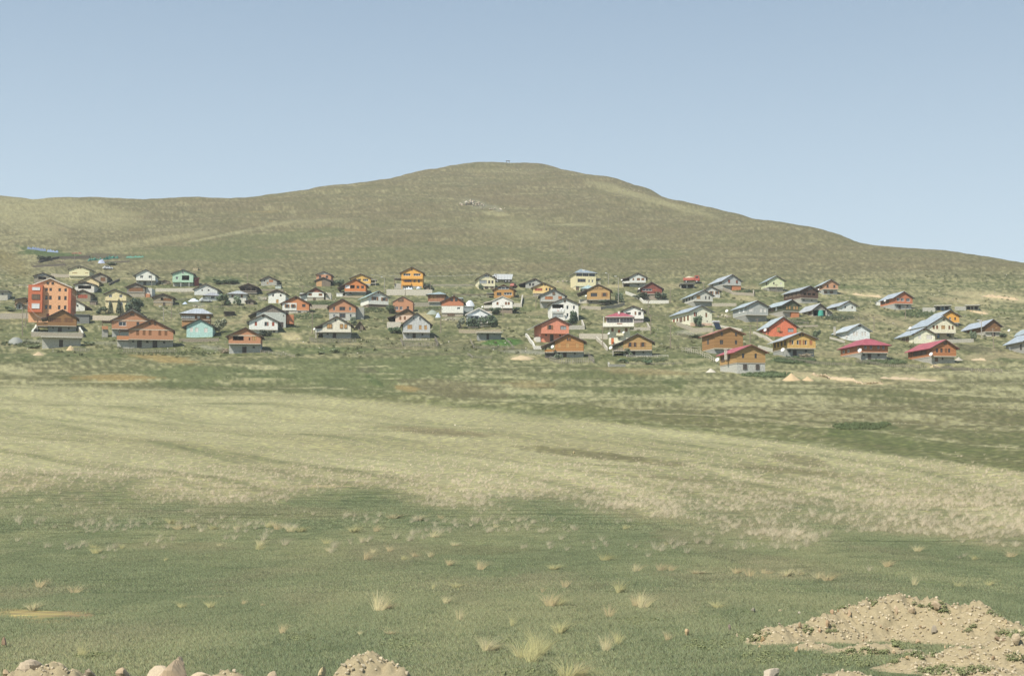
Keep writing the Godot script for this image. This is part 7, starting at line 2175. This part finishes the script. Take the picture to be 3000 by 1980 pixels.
	var tufts := [[112, 1722, 90, 44], [278, 1622, 46, 26], [355, 1607, 30, 22], [217, 1738, 62, 28], [95, 1790, 52, 38], [530, 1782, 32, 28], [235, 1922, 64, 54], [482, 1643, 20, 15], [755, 1611, 52, 30], [955, 1593, 50, 20], [1072, 1641, 56, 40], [962, 1616, 26, 19], [1140, 1617, 26, 25], [615, 1782, 34, 28], [710, 1771, 32, 22], [825, 1856, 52, 36], [1108, 1790, 84, 64], [1130, 1786, 60, 40], [1054, 1860, 30, 20], [1140, 1860, 36, 20], [765, 1776, 30, 15],
		[1405, 1670, 62, 40], [1315, 1657, 40, 26], [1335, 1723, 46, 26], [1268, 1726, 22, 20], [1305, 1769, 32, 30], [1345, 1817, 62, 48], [1620, 1669, 46, 28], [1655, 1721, 42, 38], [1588, 1736, 26, 24], [1612, 1777, 80, 52], [1636, 1775, 60, 40], [1500, 1836, 32, 36], [1640, 1857, 60, 56], [1425, 1907, 72, 64], [1530, 1928, 90, 76], [1575, 1922, 100, 92], [1555, 1940, 100, 70], [1665, 1992, 110, 92], [1690, 1985, 80, 70], [1785, 1807, 62, 54], [1775, 1907, 52, 60], [1770, 1642, 60, 26], [1260, 1632, 42, 26], [1214, 1632, 36, 24],
		[1862, 1674, 52, 34], [1935, 1672, 60, 30], [1965, 1673, 50, 24], [2040, 1682, 52, 20], [2158, 1680, 50, 26], [2196, 1688, 66, 32], [2240, 1681, 84, 24], [2305, 1690, 50, 34], [2340, 1684, 70, 26], [2397, 1696, 64, 30], [1880, 1782, 84, 62], [1862, 1776, 50, 50], [1815, 1737, 48, 48], [1810, 1888, 44, 56], [2100, 1783, 52, 38], [1955, 1876, 42, 34], [1950, 1597, 22, 14], [2600, 1662, 46, 28], [2680, 1716, 42, 38], [2425, 1702, 62, 38], [2690, 1616, 62, 22], [2810, 1719, 52, 22], [2900, 1716, 42, 26], [2855, 1640, 40, 18], [2960, 1632, 60, 22],
		[500, 1535, 46, 24], [520, 1552, 40, 24], [560, 1545, 30, 20], [785, 1545, 60, 28], [810, 1552, 50, 30], [850, 1560, 60, 32], [880, 1560, 50, 26], [760, 1600, 46, 26], [690, 1552, 30, 18], [620, 1552, 34, 20], [640, 1600, 30, 16], [1035, 1560, 54, 30], [1100, 1558, 40, 24], [1270, 1575, 60, 30], [1150, 1520, 60, 24], [1230, 1525, 50, 22], [1290, 1520, 40, 20], [1450, 1545, 40, 16], [1830, 1550, 50, 20], [110, 1470, 50, 20], [270, 1605, 50, 18], [1060, 1590, 40, 26], [1090, 1620, 40, 24], [1180, 1640, 36, 22], [1330, 1600, 40, 20]]
	for q in tufts:
		var g := on_ground(q[0], q[1])
		var o := solo("straw_tuft", variants[rng.randi() % 9], shades[rng.randi() % 3], g)
		var W := px_m(g, q[2])
		var H := px_m(g, q[3])
		var w := rng.randf_range(0.8, 1.2)
		o.scale = Vector3(W * 0.9 * w, H * rng.randf_range(0.75, 1.05), W * 0.9 * w)
		o.rotation = Vector3(rng.randf_range(-0.15, 0.1), rng.randf_range(-0.6, 0.6), rng.randf_range(-0.25, 0.1))
		tag(o, "tuft of pale dry grass standing in the short green turf", "grass tuft", "straw tufts in the near turf")

func near_points(z0: float, z1: float, step: float, half := 0.385) -> PackedVector2Array:
	var pts := PackedVector2Array()
	var z := z0
	while z < z1:
		var n := int(2.0 * half * z / step)
		for i in n:
			pts.append(Vector2(-half * z + (i + rng.randf()) * step, z + rng.randf() * step))
		z += step
	return pts

func fill(called: String, label: String, category: String, m: Mesh, mt: Material, xs: Array, cs: PackedColorArray) -> void:
	var mm := MultiMesh.new()
	mm.transform_format = MultiMesh.TRANSFORM_3D
	mm.use_colors = true
	mm.mesh = m
	mm.instance_count = xs.size()
	for i in xs.size():
		mm.set_instance_transform(i, xs[i])
		mm.set_instance_color(i, cs[i])
	var o := MultiMeshInstance3D.new()
	o.name = numbered(called)
	o.multimesh = mm
	o.material_override = mt
	add_child(o)
	tag(o, label, category)
	o.set_meta("kind", "stuff")

func col_at(x: float, z: float, y: float) -> Vector3:
	return ground_color(1500.0 + F * x / z, HORIZON - F * (y - CAM_Y) / z, x, z)

func build_grass() -> void:
	var gm := grass_mat("turf_blades")
	# short turf, three belts
	var belts := [[16.5, 36.0, 0.5, 480, 0.9, 0.055, 0.0055], [36.0, 66.0, 0.8, 480, 1.4, 0.055, 0.009], [66.0, 112.0, 1.4, 420, 2.6, 0.06, 0.018]]
	for k in belts.size():
		var b: Array = belts[k]
		var xs := [[], []]
		var cs := [PackedColorArray(), PackedColorArray()]
		for p in near_points(b[0], b[1], b[2]):
			var y := ground(p.x, p.y)
			var mh := maxf(mound_h(p.x, p.y), 0.0) if p.y < 28.0 else 0.0
			if mh > 0.03 and rng.randf() < 0.95:
				continue
			var c := col_at(p.x, p.y, y)
			if c.x > 0.33 and (p.y < 40.0 or rng.randf() < 0.5):
				continue
			var s := 1.0
			var hs := rng.randf_range(0.92, 1.04) * (1.0 if p.y < 95.0 else clampf((114.0 - p.y) / 19.0, 0.15, 1.0))
			var w := rng.randi() % 2
			xs[w].append(Transform3D(Basis(Vector3.UP, rng.randf_range(-0.35, 0.35)).scaled(Vector3(s, hs, s)), Vector3(p.x, y + mh, -p.y)))
			var f := lerpf(1.85, 1.3, smoothstep(0.19, 0.3, c.x)) * rng.randf_range(0.97, 1.03)
			cs[w].append(Color(c.x * f, c.y * f, c.z * f * 1.1))
		for w in 2:
			fill("turf_grass", ["short green turf of the near pasture", "short green turf of the middle pasture", "short turf below the dry meadow"][k], "grass", turf_mesh(300 + k * 2 + w, b[3], b[4], b[5], b[6]), gm, xs[w], cs[w])
	# weeds by the mound
	var wp := []
	for e in [[2520, 1932, 120, 26, 170], [2800, 1968, 110, 12, 70], [2650, 1892, 50, 12, 40], [2970, 1862, 50, 10, 40], [2365, 1850, 20, 10, 16], [2464, 1786, 14, 6, 10], [2560, 1770, 12, 6, 9], [2720, 1780, 50, 8, 26], [2770, 1795, 16, 12, 14], [2840, 1850, 24, 8, 10], [2920, 1800, 24, 10, 14], [2200, 1868, 60, 14, 50], [2250, 1930, 80, 20, 80], [2990, 1930, 40, 12, 30], [1480, 1880, 20, 6, 14], [880, 1870, 40, 10, 40], [270, 1925, 60, 10, 40], [1180, 1890, 60, 20, 60], [1870, 1820, 60, 14, 50], [2080, 1890, 90, 14, 80], [1550, 1975, 90, 8, 60], [2440, 1850, 16, 6, 10], [2690, 1925, 50, 8, 30]]:
		for i in e[4]:
			var a := rng.randf() * TAU
			var r := sqrt(rng.randf())
			wp.append(on_mound(e[0] + cos(a) * r * e[2], e[1] + sin(a) * r * e[3]) - Vector3(0, 0.01, 0))
	scatter("weeds", "low green broadleaf weeds in the near turf and on the mound", "weeds", wp, clump_mesh(), mat("herb", "#8f9a78"), 0.04, 0.11)
	# dry grass of the meadow and the slope: rows of about equal picture height
	var rows := PackedFloat32Array()
	var z := 46.0
	while z < 600.0:
		rows.append(z)
		var v0 := HORIZON - F * hermite_h(z) / z
		var dz := z * 0.002
		while v0 - (HORIZON - F * hermite_h(z + dz) / (z + dz)) < 4.0 and dz < 12.0:
			dz *= 1.25
		z += dz
	var sm := grass_mat("dry_blades")
	for variant in 3:
		var xs := []
		var cs := PackedColorArray()
		for i in 20000:
			var zz := rows[rng.randi() % rows.size()] * rng.randf_range(0.985, 1.015)
			var x := rng.randf_range(-0.4, 0.4) * zz
			var y := ground(x, zz)
			var c := col_at(x, zz, y)
			var dry := smoothstep(0.19, 0.3, c.x)
			if zz < 80.0:
				dry *= 0.5
				if c.x < 0.2 and n_mid.get_noise_2d(x * 1.2, zz * 1.2) > 0.12 and rng.randf() < 0.25 * smoothstep(46.0, 75.0, zz):
					dry = 1.0
			if rng.randf() > dry * lerpf(0.9, 0.35, smoothstep(75.0, 150.0, zz)):
				continue
			var s := rng.randf_range(0.55, 1.25) * lerpf(0.32, 0.15, smoothstep(60.0, 140.0, zz))
			var lean := Basis(Vector3.UP, rng.randf_range(-0.6, 0.6))
			xs.append(Transform3D(lean.scaled(Vector3(s * 1.25, s, s * 1.25)), Vector3(x, y, -zz)))
			var f := rng.randf_range(0.9, 1.2)
			var q := c.lerp(STRAW * 1.1, 0.4) * f * 1.4
			cs.append(Color(q.x, q.y, q.z * 1.15))
		fill("dry_grass", "pale dry grass waving over the meadow below the village", "grass", tuft_mesh(400 + variant, 40, 0.007, 0.5, 1.1), sm, xs, cs)
